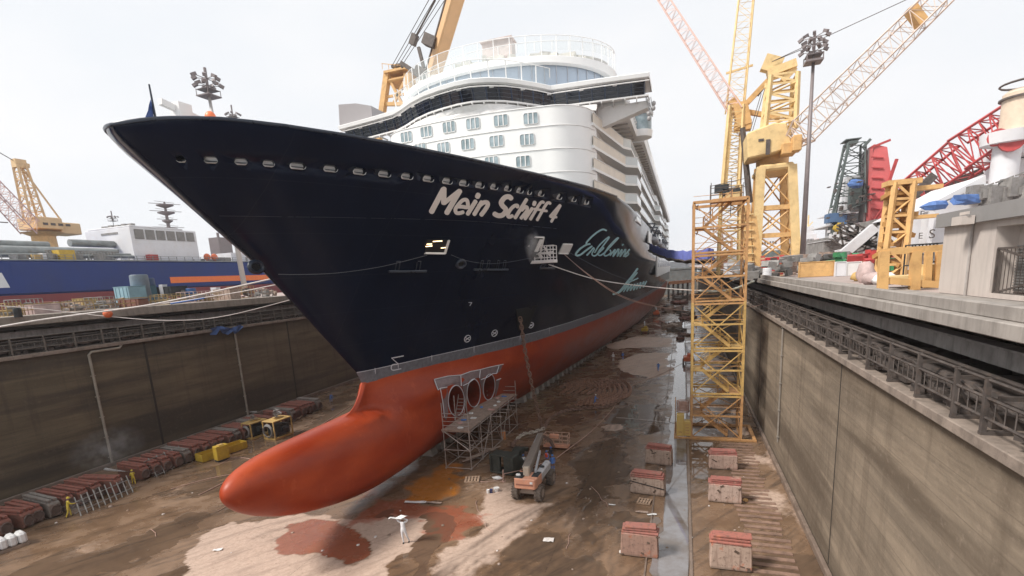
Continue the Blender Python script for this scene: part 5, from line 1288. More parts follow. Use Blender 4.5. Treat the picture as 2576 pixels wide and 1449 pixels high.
# flaked chain laid out in long arcs
nrow = 0
for k in range(13):
    s_ = k/12
    L = [AZ(1408+10*s_+s_*95, 975-s_*4, .12), AZ(1440+s_*100, 962-s_*3, .12), AZ(1478+s_*90, 956+s_*3, .12), AZ(1505+s_*80, 972+s_*4, .12), AZ(1498+s_*78, 995+s_*2, .12), AZ(1455+s_*60, 1012+s_*6, .12)] if k % 2 == 0 else [AZ(1400+s_*105, 992, .1), AZ(1430+s_*105, 975, .1), AZ(1470+s_*100, 968, .1), AZ(1500+s_*82, 984, .1), AZ(1490+s_*76, 1004, .1), AZ(1440+s_*70, 1020+s_*2, .1)]
    chain(L, .6, .19, .10, mat('chain_arc', (.26, .14, .09), .85, var=.45, sc=2, dirt=(.06, .04, .03), dirta=.6) if k < 8 else mat('chain_tan', (.30, .17, .12), .85, var=.4, sc=3, dirt=(.1, .06, .05), dirta=.5), '%s arc of the flaked anchor chain counted from the ship side' % ORD[k])
chain([cend, AZ(1385, 1052, .12), AZ(1420, 1035, .12), AZ(1470, 1028, .12), AZ(1520, 1025, .12), AZ(1555, 1010, .12), AZ(1565, 985, .12)], .6, .2, .08, m_chain, 'outer run of chain curving round the near side of the flaked arcs')

# --- boom lift
m_lg = mat('lift_grey', (.48, .48, .50), .5, var=.15, sc=2, dirt=(.2, .14, .11), dirta=.5)
m_lo = mat('lift_faded_orange', (.64, .30, .19), .55, var=.15, sc=1.5, dirt=(.42, .30, .25), dirta=.6)
m_tyre = mat('muddy_tyre', (.14, .11, .09), .9, var=.35, sc=4, bmp=.4)
m_rim = mat('lift_rim', (.30, .24, .20), .7, var=.3)
fl, fr, rr_ = AZ(1301, 1252, 0), AZ(1358, 1258, 0), AZ(1394, 1218, 0)   # near-left, near-right, far-right tyre feet
ux = (fr-fl).normalized(); uy = Vector((-ux.y, ux.x, 0)); Lw = abs((rr_-fr).dot(uy)); wid = (fr-fl).length
t = thing('boom_lift', (0, 0, 0), 'grey and faded orange boom lift parked on mud beside the anchor', 'boom lift')
Lw = max(3.0, min(Lw, 4.6)); hw = wid/2
def wheel(x, y):
    b = MB(); pr = [(.20, -.27), (.52, -.27), (.62, -.2), (.64, 0), (.62, .2), (.52, .27), (.20, .27)]
    b.lathe((0, 0, 0), pr, 22); b.v = [(x+p[2], y+p[0], .64+p[1]) for p in b.v]
    for k in range(18):
        a = 2*math.pi*k/18
        for s_ in (-1, 1): b.bar((x+s_*.02, y+.64*math.cos(a), .64+.64*math.sin(a)), (x+s_*.27, y+.65*math.cos(a+.16), .64+.65*math.sin(a+.16)), .08, .06)
    o = ob('wheel', b, m_tyre, t)
    b = MB(); b.lathe((0, 0, 0), [(.30, -.28), (.34, -.285), (.18, -.2), (.18, .2), (.34, .285), (.3, .28)], 16); b.v = [(x+p[2], y+p[0], .64+p[1]) for p in b.v]; ob('rim', b, m_rim, o)
for x in (-hw, hw):
    for y in (0, Lw): wheel(x, y)
b = MB(); b.box((0, Lw/2, .75), (1.0, Lw+.3, .35)); b.box((0, 0, .62), (wid-.4, .25, .25)); b.box((0, Lw, .62), (wid-.4, .25, .25)); b.lathe((0, Lw/2, .9), [(.7, 0), (.7, .25)], 18); ob('chassis', b, m_rim, t)
b = MB(); hwb = hw*.98; b.prism([(-hwb, -.35), (-hwb*.9, -.75), (hwb*.9, -.75), (hwb, -.35), (hwb, .9), (-hwb, .9)], 1.12, 1.98, 'z'); ob('counterweight', b, m_lo, t, bevel=.07)
b = MB(); b.box((0, -.775, 1.5), (hwb*1.5, .02, .1)); ob('worn_stripe', b, mat('worn_dark_print', (.28, .12, .08), .7), t)
b = MB(); b.box((hwb*.6, -.775, 1.7), (.22, .03, .18)); ob('number_plate', b, m_wht, t)
b = MB(); b.box((hwb*.68, 1.9, 1.6), (hwb*.62, 3.4, .85)); ob('engine_cover', b, m_lg, t, bevel=.16)
b = MB(); b.box((-hwb*.72, 1.6, 1.5), (hwb*.5, 2.6, .6)); ob('tank_cover', b, m_lg, t, bevel=.12)
b = MB(); b.box((hwb*.7, .35, 2.0), (hwb*.55, 1.0, .06)); b.box((-hwb*.55, -.1, 2.02), (hwb*.7, 1.1, .08)); b.lathe((hwb*.7, 1.9, 2.04), [(.22, 0), (.2, .05)], 10); obs('dark_grille', b, m_dkm, t)
for x in (-hwb*.75, -hwb*.58): b = MB(); b.ball((x, -.35, 2.12), (.12, .12, .12), 10, 6); ob('beacon', b, m_wht, t, smooth=True)
b = MB(); b.box((-.05, .1, 2.15), (.5, .5, 1.1)); ob('boom_knuckle', b, mat('knuckle_cream', (.48, .40, .32), .6, var=.2), t, bevel=.05)
# boom: from knuckle to basket
Rz = math.atan2(ux.y, ux.x); org = (fl+fr)/2
bk = AZ(1392, 1116, .5)
def loc(p): q = p-org; return Vector((q.dot(ux), q.dot(uy), q.z))
bl = loc(bk); k0 = Vector((-.05, .1, 2.45))
bend = Vector((bl.x-.9, bl.y-1.2, 1.75))
b = MB(); b.bar(k0, k0.lerp(bend, .62), .62, .68); ob('boom_outer', b, mat('boom_brown_grey', (.22, .185, .16), .6, var=.2, sc=2, dirt=(.3, .22, .17), dirta=.5), t, bevel=.03)
b = MB(); b.bar(k0.lerp(bend, .6), bend, .48, .52); ob('boom_inner', b, mat('boom_brown_grey', (.22, .185, .16)), t, bevel=.03)
b = MB(); b.bar(k0+Vector((.55, .5, -.35)), k0.lerp(bend, .5)+Vector((.5, 0, -.1)), .16, .22); b.bar(k0+Vector((-.42, .3, .05)), bend+Vector((-.3, 0, .1)), .1, .08); ob('lift_cylinder', b, m_lg, t)
b = MB(); b.bar(bend, bend+Vector((.7, .7, -.7)), .3, .3); b.bar(bend+Vector((.7, .7, -.7)), bend+Vector((1.1, .6, -1.4)), .25, .22); ob('jib_arm', b, mat('jib_rust', (.16, .10, .08), .8), t)
m_bsk = mat('basket_cream', (.50, .32, .24), .6, var=.2)
b = MB(); cx, cy = bl.x+.3, bl.y+.2; 
for z in (.4, .8, 1.25): 
    for (xa, ya, xb, yb) in ((-1.25, -.5, 1.25, -.5), (1.25, -.5, 1.25, .5), (1.25, .5, -1.25, .5), (-1.25, .5, -1.25, -.5)): b.tube((cx+xa, cy+ya, .25+z), (cx+xb, cy+yb, .25+z), .035, 5)
for xa in (-1.25, -.45, .45, 1.25):
    for ya in (-.5, .5): b.tube((cx+xa, cy+ya, .25), (cx+xa, cy+ya, 1.5), .035, 5)
bk_o = ob('basket_rails', b, m_bsk, t)
b = MB(); b.box((cx, cy, .27), (2.55, 1.05, .12)); b.box((cx, cy-.53, .36), (2.55, .04, .3)); ob('basket_floor', b, m_lo, t)
b = MB(); b.box((cx-.1, cy-.45, 1.4), (.95, .3, .45)); ob('control_box', b, m_lo, t, bevel=.05)
t.location = org; t.rotation_euler = (0, 0, Rz)

# --- yellow tank box, cabinets and stair tower on the right
m_tw = mat('tower_yellow', (.56, .36, .12), .6, .0, var=.22, sc=1.2, dirt=(.25, .13, .05), dirta=.55)
m_two = mat('tower_orange', (.50, .27, .11), .6, .0, var=.22, sc=1.2, dirt=(.20, .09, .04), dirta=.55)
TY0, TX0, TX1, TD = 53.5, .95, 5.65, 4.3
t = thing('stair_tower', ((TX0+TX1)/2, TY0, 0), 'tall yellow lattice stair tower standing on the dock floor beside the gutter', 'stair tower')
Hs = [0, 2.3, 4.62, 7.0, 9.25, 11.6, 13.9, 16.2, 18.55, 20.9, 23.35]; Hs[-1] = 23.35
WX = TX1-TX0
for i in range(10):
    z0, z1 = Hs[i], Hs[i+1]; mt = m_two if (i < 2 or i > 5) else m_tw; c = [(TX0, TY0), (TX1, TY0), (TX1, TY0+TD), (TX0, TY0+TD)]
    for k in range(4):
        b = MB(); b.bar((*c[k], z0+.002), (*c[k], z1-.002), .22 if k < 2 else .2); ob('leg_section', b, mt, t)
        b = MB(); a_, d_ = c[k], c[(k+1) % 4]; b.bar((*a_, z0+.12), (*d_, z0+.12), .14, .16)
        if i % 2 == 0 and i > 0: b.bar((*a_, z0-.16), (*d_, z0-.16), .14, .16)
        ob('ring_beam', b, mt, t)
    b = MB()
    if i % 2 == 0: b.bar((TX0, TY0-.02, z0+.1), (TX1, TY0-.02, Hs[i+2]-.15), .09); b.bar((TX1, TY0+.08, z0+.1), (TX0, TY0+.08, Hs[i+2]-.15), .09); ob('face_brace', b, mt, t); b = MB()
    b.bar((TX0, TY0+TD, z0), (TX1, TY0+TD, z1), .08); b.bar((TX0, TY0+TD+.1, z1), (TX1, TY0+TD+.1, z0), .08)
    for x in (TX0, TX1): b.bar((x, TY0, z0), (x, TY0+TD, z1), .08); b.bar((x+.1, TY0, z1), (x+.1, TY0+TD, z0), .08)
    ob('side_brace', b, mt, t)
    # stair flight, alternating
    xa, xb = (TX0+.9, TX1-1.2) if i % 2 else (TX1-1.2, TX0+.9); yy = TY0+1.1+(1.4 if i % 2 else 0)
    b = MB()
    for s_ in (-.45, .45): b.bar((xa, yy+s_, z0+.2), (xb, yy+s_, z1+.1), .07, .26)
    fl_ = ob('stair_flight', b, mt, t); b = MB()
    for q in range(9): f_ = (q+.5)/9; b.box((xa+(xb-xa)*f_, yy, z0+.2+(z1-z0-.1)*f_), (.26, .85, .04))
    ob('treads', b, mt, fl_); b = MB()
    for s_ in (-.48, .48):
        b.tube((xa, yy+s_, z0+1.2), (xb, yy+s_, z1+1.1), .03, 4); b.tube((xa, yy+s_, z0+.75), (xb, yy+s_, z1+.65), .025, 4)
        for q in (0, .33, .66, 1): b.tube((xa+(xb-xa)*q, yy+s_, z0+.2+(z1-z0)*q), (xa+(xb-xa)*q, yy+s_, z0+1.2+(z1-z0)*q), .025, 4)
    ob('handrail', b, mt, fl_)
    b = MB(); b.box((xb+(-.5 if xb < xa else .55), TY0+1.8, z1+.08), (1.0, 2.6, .06)); b.box((TX0+.35, TY0+TD/2, z1-.25), (.1, TD-.3, .1)); ob('landing', b, mt, t)
    b = MB()
    for h in (.55, 1.05): b.tube((TX0, TY0+.1, z1+h), (TX1, TY0+.1, z1+h), .025, 4) if i in (0, 2, 4, 7, 8) else b.tube((TX0, TY0+TD-.1, z1+h), (TX1, TY0+TD-.1, z1+h), .025, 4)
    ob('guard_rail', b, m_two, t)
b = MB(); z = Hs[-1]
for k in range(4): a_, d_ = c[k], c[(k+1) % 4]; b.bar((*a_, z), (*d_, z), .22, .26)
b.box(((TX0+TX1)/2+.8, TY0+2, z+.16), (WX-1.6, TD-.4, .06)); ob('top_frame', b, m_two, t)
b = MB(); 
for h in (1.0, 1.7): b.tube((TX0+1.6, TY0+2.6, z+h), (TX1, TY0+.3, z+h+.1), .03, 4); b.tube((TX0+1.6, TY0+TD, z+h), (TX1, TY0+TD, z+h), .03, 4)
for x, y in ((TX0+1.6, TY0+2.6), (TX1-1.4, TY0+1), (TX1, TY0+.3), (TX1, TY0+TD), (TX0+1.6, TY0+TD)): b.tube((x, y, z-1.5), (x, y, z+2), .035, 4)
ob('top_guard_rail', b, m_sooty, t)
b = MB(); zb_ = .08; b.bx(TX0-1.7, TX1+1.4, TY0-.6, TY0-.3, .02, .2); b.bx(TX0-1.7, TX1+1.4, TY0+TD+.3, TY0+TD+.6, .02, .2); b.bx(TX0-1.7, TX0-1.4, TY0-.29, TY0+TD+.29, .021, .19); b.bx(TX1+1.1, TX1+1.4, TY0-.29, TY0+TD+.29, .021, .19); ob('base_frame', b, m_two, t)
for k, (u, v, w_, h_, lab) in enumerate(((1711, 1098, .75, 2.3, 'narrow pale yellow control cabinet left of the stair tower foot'), (1729, 1098, .7, 1.6, 'shorter yellow locker with slots between control cabinet and stair tower'))):
    q = AZ(u, v, .2); t2 = thing('cabinet', q, lab, 'cabinet'); b = MB(); b.box((q.x, q.y+.5, .2+h_/2), (w_, .8, h_)); ob('cabinet_body', b, mat('cabinet_yellow', (.58, .40, .12), .5, var=.12, dirt=(.4, .3, .2)), t2, bevel=.04)
    for j in range(4 if k else 1): b = MB(); b.box((q.x, q.y+.08, .2+h_*(.2+.19*j)), (w_*.5, .03, .08)); ob('slot', b, m_two, t2)
q = AZ(1716, 1028, 1.0); q = AY(1718, 1005, TY0+1.5)
t2 = thing('hose_reel', q, 'stack of coiled pinkish hoses in a frame above the control cabinet', 'hose coil'); b = MB()
for k in range(8): b.path([(q.x+.62*math.cos(a), q.y+.5*math.sin(a), q.z-1.3+.16*k) for a in np.linspace(0, 2*math.pi, 15)[:-1]], .055, 5, closed=True)
ob('hose_coils', b, mat('pink_hose', (.50, .32, .26), .7), t2, smooth=True); b = MB()
for sx_ in (-.75, .75):
    for sy_ in (-.6, .6): b.tube((q.x+sx_, q.y+sy_, .2), (q.x+sx_, q.y+sy_, q.z+.1), .04, 4)
ob('coil_frame', b, m_two, t2)
# far orange cherry picker bodies and red machine down the dock
def smallmachine(u, v, lab, mt, s=1.0):
    q = AZ(u, v, 0); t = thing('access_machine', (0, 0, 0), lab, 'machine', 'small machines down the dock'); b = MB(); b.box((0, 0, 1.0), (1.8, 2.4, .8)); b.box((.2, .3, 1.6), (.9, 1.2, .5)); ob('machine_body', b, mt, t, bevel=.1)
    for x in (-.9, .9):
        for y in (-.9, .9): b = MB(); b.tube((x-.15, y, .4), (x+.15, y, .4), .42, 12); ob('wheel', b, m_tyre, t)
    b = MB(); b.bar((0, .4, 1.9), (-.4, 5.5, 2.6), .3, .3); ob('boom', b, m_lg, t); t.location = q; t.scale = (s, s, s)
m_or = mat('bright_orange', (.62, .14, .05), .5, var=.15)
smallmachine(1651, 796, 'small orange machine far down the dock by the stern quarter', m_or, 1.2)
smallmachine(1732, 915, 'orange machine half hidden behind the stair tower legs', m_or, 1.0)
smallmachine(1622, 838, 'small dark and yellow machine in the shadow of the hull', m_yel, 1.0)
# orange gantry bridge and frames at the far end
t = thing('gangway', (0, 290, 0), 'orange gangway bridge crossing the dock beyond the stern', 'gangway'); b = MB(); pa, pb = AY(1682, 712, 290), AY(1742, 707, 290); b.bar(pa, pb, 2.5, 1.6); ob('walkway', b, mat('gangway_orange', (.55, .24, .12), .6), t)
for k in range(6): b = MB(); p = pa.lerp(pb, k/5); b.bar(p, (p.x, p.y, 0), 1.0); ob('trestle', b, m_sooty, t)
for k in range(26):         # debris heaps down the dock
    rg = random.Random(k+50); u = rg.uniform(1682, 1738); v = 715+(k*k)*.22+rg.uniform(0, 5); q = AZ(u, v, 0)
    s_ = rg.uniform(.5, 1.0)*(1+q.y/120); b = MB()
    for j in range(5): b.box((q.x+rg.uniform(-1, 1)*s_, q.y+rg.uniform(-1, 1)*s_, .25*s_), (rg.uniform(.3, 1.4)*s_, rg.uniform(.3, 2)*s_, rg.uniform(.2, .7)*s_), rg.uniform(0, 3), rg.uniform(-.3, .3))
    ob('debris_heap', b, [m_side, m_sooty, m_plank, m_sideg, m_chain][k % 5], None, '%s heap of %s debris counted from the far end, between hull and stair tower' % (ordn(k), ['rusty red', 'dark', 'pale timber', 'grey', 'brown'][k % 5]), 'debris', 'debris heaps down the dock', base=(q.x, q.y, 0))
# ================================================================== RIGHT QUAY AND BEYOND
QR = 15.62
m_cy = mat('crane_cream', (.74, .54, .26), .6, var=.15, sc=.5, dirt=(.30, .17, .07), dirta=.4)
m_co = mat('crane_orange', (.66, .40, .16), .6, var=.18, sc=.6, dirt=(.28, .13, .05), dirta=.5)
m_cpk = mat('boom_pale_red', (.70, .50, .44), .6, var=.1)
m_rd = mat('derrick_red', (.42, .05, .05), .5, var=.25, sc=.5, dirt=(.15, .02, .02), dirta=.4)
m_rdl = mat('panel_coral_red', (.62, .13, .13), .6, var=.12, sc=.3)
m_vw = mat('vessel_white', (.66, .66, .68), .5, var=.08, sc=.2, dirt=(.5, .42, .36), dirta=.3)
m_vg = mat('vessel_green_dark', (.09, .115, .11), .6, var=.3, sc=.4)
m_vb = mat('vessel_blue', (.07, .14, .27), .6, var=.2, sc=.5)
m_gr = mat('mixed_grey', (.26, .25, .24), .6, .2, var=.35, sc=.8, dirt=(.12, .09, .07), dirta=.5)
def cbox(b, u0, v0, u1, v1, y, dep, dy=0):      # a box standing at distance y whose front spans the stated picture corners
    p, q = AY(u0, v1, y), AY(u1, v0, y); b.bx(min(p.x, q.x), max(p.x, q.x), y, y+dep, min(p.z, q.z), max(p.z, q.z)); return b

# spider-like luffing crane on a slim mast (behind the stair tower)
Y1 = 100
t = thing('tower_crane', (AY(1840, 690, Y1).x, Y1, QR), 'cream lattice mast crane with pink boom and knuckle joint rising behind the stair tower', 'crane')
f1 = AY(1838, 470, Y1); f2 = AY(1852, 268, Y1); g1 = AY(1858, 262, Y1); g2 = AY(1886, -60, Y1)
b = MB(); b.truss((f1.x, Y1, QR), f1, 3.4, 3.0, 8, .26, .1); ob('mast_base', b, m_cy, t)
b = MB(); b.truss(f1, f2, 2.6, 2.1, 12, .28, .07, flat=1); b.bar(f1+Vector((-.9, .4, 0)), f2+Vector((-.7, .4, 0)), .7, .25); ob('mast', b, m_cy, t)
b = MB(); b.truss(f2+Vector((0, 3, 0)), g2+Vector((0, 3, 0)), 2.8, 2.2, 10, .12, .04); b.bar(f2.lerp(g2, .33)+Vector((-2, 3, 0)), f2.lerp(g2, .33)+Vector((2.2, 3, .6)), .3); ob('standing_jib', b, m_cy, t)
pk = AY(1855, 285, Y1); e1 = AY(1655, -25, Y1+4)
b = MB(); b.truss(pk, e1, 2.1, 1.5, 24, .11, .045); ob('boom', b, m_cpk, t)
b = MB(); b.bar(pk, AY(1935, 200, Y1), .8, .8); b.bar(AY(1870, 280, Y1), AY(1962, 296, Y1), .8, .7); b.bar(AY(1860, 262, Y1), AY(1872, 318, Y1), 2.2, 2.2); b.box(AY(1868, 318, Y1), (2.6, 2, 1.4)); b.bar(AY(1840, 250, Y1), AY(1870, 290, Y1), 1.4, 1.4); ob('knuckle', b, m_co, t)
b = MB(); b.bar(AY(1935, 200, Y1), AY(1905, 240, Y1), .5); b.tube(AY(1868, 322, Y1-3), AY(1886, 510, Y1-3), .42, 8, .5); ob('hose_riser', b, m_sooty, t)
b = MB(); cbox(b, 1818, 472, 1862, 490, Y1-2, 3); b.box(AY(1815, 475, Y1-1), (2.2, 2, 1.2)); ob('slewing_deck', b, m_dkm, t)
b = MB(); b.box(AY(1842, 498, Y1-1.5), (2.2, 2.4, 1.6)); ob('slewing_neck', b, m_cy, t)
# portal jib crane
Y2 = 92
t = thing('portal_crane', (AY(1950, 690, Y2).x, Y2, QR), 'big cream yellow portal crane on lattice legs with long boom towards the upper right', 'crane')
P = lambda u, v, y=Y2: AY(u, v, y)
dd = 7.5
legs = []
for (ub, vb, ut, vt, yy, nm) in ((1900, 700, 1914, 420, Y2, 0), (2003, 700, 1992, 415, Y2, 0), (1888, 697, 1908, 425, Y2+dd, 0), (1975, 697, 1972, 420, Y2+dd, 0)):
    a_ = AY(ub, vb, yy); a_.z = QR; c_ = AY(ut, vt, yy); legs.append((a_, c_)); b = MB(); b.bar(a_, c_, 1.25, 1.1); ob('portal_leg', b, m_co if yy > Y2 else m_cy, t)
b = MB()
for k in (.12, .36, .62, .99):
    for i, j in ((0, 1), (1, 3), (3, 2), (2, 0)): b.bar(legs[i][0].lerp(legs[i][1], k), legs[j][0].lerp(legs[j][1], k), .5, .7)
obs('portal_tie', b, m_co, t)
b = MB()
for i, j in ((0, 1), (1, 3), (2, 0), (2, 3)):
    for ka, kb2 in ((.12, .36), (.36, .62), (.62, .97)): b.tube(legs[i][0].lerp(legs[i][1], ka), legs[j][0].lerp(legs[j][1], kb2), .13, 5); b.tube(legs[j][0].lerp(legs[j][1], ka), legs[i][0].lerp(legs[i][1], kb2), .13, 5)
obs('portal_brace', b, m_co, t)
b = MB(); cbox(b, 1908, 405, 2000, 432, Y2-.5, dd+1.2); ob('portal_head', b, m_cy, t, bevel=.3)
b = MB(); q = P(1943, 400, Y2+4); b.lathe((q.x, q.y, q.z-1), [(2.4, 0), (2.4, 2.5), (1.9, 2.6), (1.9, 3.4)], 18); ob('slew_ring', b, m_co, t, smooth=40)
b = MB(); a_, c_ = P(1880, 398), P(1990, 345)
b.prism([(P(1877, 338).x, P(1877, 338).z), (P(1945, 312).x, P(1945, 312).z), (P(1977, 312).x, P(1977, 312).z), (P(1992, 372).x, P(1992, 372).z), (P(1945, 388).x, P(1945, 388).z), (P(1880, 402).x, P(1880, 402).z)], Y2-1, Y2+5, 'y'); ob('machinery_house', b, m_cy, t, bevel=.2)
b = MB(); cbox(b, 1968, 355, 2006, 388, Y2-2, 3); b.box(P(2003, 362, Y2-2), (1.2, 2, 2.2)); ob('operator_cab', b, m_co, t, bevel=.1)
b = MB(); cbox(b, 1908, 348, 1922, 356, Y2-1.1, .1); b.box(P(1932, 370, Y2-1.1), (.6, .1, 2.2)); ob('louvre', b, m_sooty, t)
b = MB(); b.truss(P(1957, 335, Y2+2), P(1968, 195, Y2+2), 4.2, 3.6, 6, .38, .16); ob('a_frame', b, m_cy, t)
b = MB(); b.bar(P(1930, 188, Y2+2), P(2002, 160, Y2+2), 1.6, 1.1); b.bar(P(1935, 200, Y2+2), P(1985, 182, Y2+2), .6, .5); b.box(P(1942, 163, Y2+2), (2.6, 1.4, 2.2), 0, 0, .4); b.bar(P(1968, 205, Y2+2), P(2000, 170, Y2+2), .8); ob('a_frame_head', b, m_cy, t)
b0 = P(1985, 365); b1 = P(2365, -8, Y2-6); b = MB(); b.truss(b0, b0.lerp(b1, .12), 1.6, 3.6, 3, .18, .08); b.truss(b0.lerp(b1, .12), b0.lerp(b1, 1.06), 3.4, 2.4, 15, .12, .045); ob('boom', b, m_cpk2 if 'm_cpk2' in globals() else mat('boom_weathered', (.62, .50, .42), .6, var=.2), t)
b = MB(); q = b0.lerp(b1, .86); b.box(q+Vector((0, 0, .6)), (1.1, 1.6, 2.6), 0, 0, -.6); ob('boom_sheave', b, m_co, t)
b = MB()
for (ua, va, ub, vb) in ((1942, 155, 2016, 125), (1942, 155, 2300, -10), (1925, 220, 1890, 340), (1915, 235, 1884, 340)): b.tube(P(ua, va, Y2+1), P(ub, vb, Y2+1), .05, 4)
ob('stay_rope', b, m_sooty, t)
# high mast lights
def lightmast(name_lab, ub, vb, ut, vt, y, qz, n_l, wb=.5, hs=1.0, mt=None, hid=None):
    mt = mt or m_sooty; a_ = AY(ub, vb, y); a_.z = qz; c_ = AY(ut, vt, y); t = thing('light_mast', a_, name_lab, 'light mast', 'high mast floodlights'); b = MB(); b.tube(a_, c_, wb, 10, wb*.5); ob('pole', b, mt, t, smooth=True)
    b = MB(); b.box(c_+Vector((0, 0, 0)), (2.8*hs, 2.8*hs, .25)); b.box(c_+Vector((0, 0, 1.0*hs)), (2.6*hs, 2.6*hs, .12))
    for sx_ in (-1, 1):
        for sy_ in (-1, 1): b.bar(c_+Vector((sx_*1.3*hs, sy_*1.3*hs, -.1)), c_+Vector((sx_*1.3*hs, sy_*1.3*hs, 1.1*hs)), .12)
    b.tube(c_, c_+Vector((0, 0, 4.6*hs)), .25*hs, 6); ob('platform', b, mt, t)
    for k in range(n_l):
        a = 2*math.pi*k/7; lv = k//7; r_ = (1.9+.35*math.sin(k*2.3))*hs; z = (1.9+1.15*lv)*hs; q = c_+Vector((r_*math.cos(a), r_*math.sin(a), z))
        b = MB(); b.box(q, (.85*hs, .5*hs, .5*hs), a, 0, .5); b.bar(q, c_+Vector((0, 0, z-.2*hs)), .09*hs); ob('floodlight', b, mt, t)
    return t
m_mast = mat('mast_purple_grey', (.20, .17, .17), .5, .2, var=.15)
lightmast('tall grey floodlight mast standing on the right quay beside the orange barrier', 2016, 692, 2046, 156, 84, QR, 21, .40, .74, m_mast)

# barriers, container and clutter on the quay edge
def barrier(u0, v0, u1, v1, y, mt, lab, dep=.3, nm='barrier', cat='barrier'):
    p, q = AY(u0, v1, y), AY(u1, v0, y); t = thing(nm, ((p.x+q.x)/2, y, QR), lab, cat); b = MB(); b.bx(p.x, q.x, y, y+dep, QR, q.z); ob('panel', b, mt, t, bevel=.03)
    b = MB(); b.bx(p.x-.08, p.x, y-.06, y+dep+.05, QR, q.z+.06); b.bx(q.x, q.x+.08, y-.06, y+dep+.05, QR, q.z+.06); b.bx(p.x+.001, q.x-.001, y-.05, y+dep+.05, q.z, q.z+.07); ob('frame', b, mt, t); return t
barrier(2011, 657, 2098, 694, 62, m_co, 'long plain orange barrier panel on the quay right of the light mast')
barrier(2102, 659, 2128, 690, 60, m_vw, 'narrow white barrier panel beside the orange barrier panel'); barrier(2130, 659, 2166, 690, 60, mat('barrier_white', (.70, .68, .66), .5, var=.08), 'wider white barrier panel between narrow panel and wrapped sacks')
# red cabinet with striped corner posts
q = AY(1942, 690, 70); t = thing('fire_point', (q.x, 70, QR), 'red fire cabinet between posts of red and cream stripes', 'fire cabinet'); b = MB(); cbox(b, 1926, 646, 1960, 682, 70, 1.2); ob('red_cabinet', b, mat('fire_red', (.55, .03, .04), .5, var=.1), t)
m_st1 = mat('stripe_cream', (.66, .42, .26), .6); m_st2 = mat('stripe_red', (.5, .07, .06), .6)
for (u) in (1919, 1967):
    b = MB(); p = AY(u, 645, 69.6)
    for k in range(12): b.mi = k % 2; b.box((p.x, 69.6, QR+.12+k*.21), (.42, .42, .2))
    ob('striped_post', b, [m_st1, m_st2], t)
b = MB(); p = AY(1946, 652, 69.9); b.box((p.x, 69.9, p.z), (.7, .06, .35)); ob('notice', b, m_sooty, t)
def clutter(lab, nm, cat, mt, u, v, y, size, kind, sd, grp=None, qz=QR):
    rg = random.Random(sd); p = AY(u, v, y); base = Vector((p.x, y, qz)); b = MB(); sx, sy, sz = size
    if kind == 'crate':
        t = thing(nm, base, lab, cat, grp); b.box(base+Vector((0, 0, sz/2)), (sx, sy, sz)); ob('box_body', b, mt, t, bevel=.04)
        b = MB()
        for k in range(4): b.box(base+Vector((-sx/2+sx*(k+.5)/4, -sy/2-.03, sz/2)), (.08, .05, sz*.96))
        b.box(base+Vector((0, 0, sz+.03)), (sx*1.03, sy*1.03, .06)); ob('battens', b, mt, t); return t
    if kind == 'pipes':
        t = thing(nm, base, lab, cat, grp)
        for k in range(7): b = MB(); z = .15+.24*(k//3); b.tube(base+Vector((-sx/2, -.4+.3*(k % 3), z)), base+Vector((sx/2+rg.uniform(-.4, .4), -.4+.3*(k % 3)+rg.uniform(-.3, .3), z+rg.uniform(0, .3))), .11, 7); ob('pipe', b, mt, t, smooth=40)
        return t
    if kind == 'cage':
        t = thing(nm, base, lab, cat, grp)
        for z in (.1, sz/2, sz):
            for (xa, ya, xb, yb) in ((-1, -1, 1, -1), (1, -1, 1, 1), (1, 1, -1, 1), (-1, 1, -1, -1)): b.bar(base+Vector((xa*sx/2, ya*sy/2, z)), base+Vector((xb*sx/2, yb*sy/2, z)), .07)
        for k in range(5):
            for s_ in (-1, 1): b.bar(base+Vector((-sx/2+sx*k/4, s_*sy/2, 0)), base+Vector((-sx/2+sx*k/4, s_*sy/2, sz)), .07)
        ob('cage_frame', b, mt, t); b = MB()
        for k in range(6): b.box(base+Vector((rg.uniform(-.4, .4)*sx, rg.uniform(-.35, .35)*sy, rg.uniform(.2, .7)*sz)), (sx*.25, sy*.3, sz*.25), rg.uniform(0, 3), rg.uniform(-.3, .3))
        ob('cage_load', b, [m_gr, m_plank, m_sooty, m_co][sd % 4], t); return t
    if kind == 'drum':
        t = thing(nm, base, lab, cat, grp); r_ = sx/2; b.lathe(base, [(r_, 0), (r_*1.04, .04), (r_, sz*.33), (r_*1.04, sz*.35), (r_, sz*.66), (r_*1.04, sz*.68), (r_, sz)], 14); ob('drum_body', b, mt, t, smooth=40)
        b = MB(); b.lathe(base+Vector((0, 0, sz)), [(r_*.95, 0), (r_*.9, .06)], 14); ob('lid', b, mt, t); return t
    if kind == 'sack':
        b.ball(base+Vector((0, 0, sz*.45)), (sx/2, sy/2, sz*.55), 12, 8, .16, rg); return ob(nm, b, mt, None, lab, cat, grp, smooth=True, base=base)
    if kind == 'heap':
        for k in range(18): b.box(base+Vector((rg.uniform(-.4, .4)*sx, rg.uniform(-.5, .5)*sy, rg.uniform(.05, .8)*sz)), (rg.uniform(.1, .35)*sx, rg.uniform(.1, .3)*sy, rg.uniform(.1, .35)*sz), rg.uniform(0, 3), rg.uniform(-.4, .4))
        return ob(nm, b, mt, None, lab, cat, grp, base=base)
m_pkw = mat('pinkish_wrap', (.48, .36, .34), .7, var=.3, sc=1.5, bmp=.4); m_grn = mat('green_paint', (.04, .22, .09), .6, var=.2)
clutter('tall pinkish wrapped bundle on the quay before the white barrier', 'wrapped_bundle', 'bundle', m_pkw, 2178, 690, 44, (1.2, 1.0, 1.5), 'sack', 1)
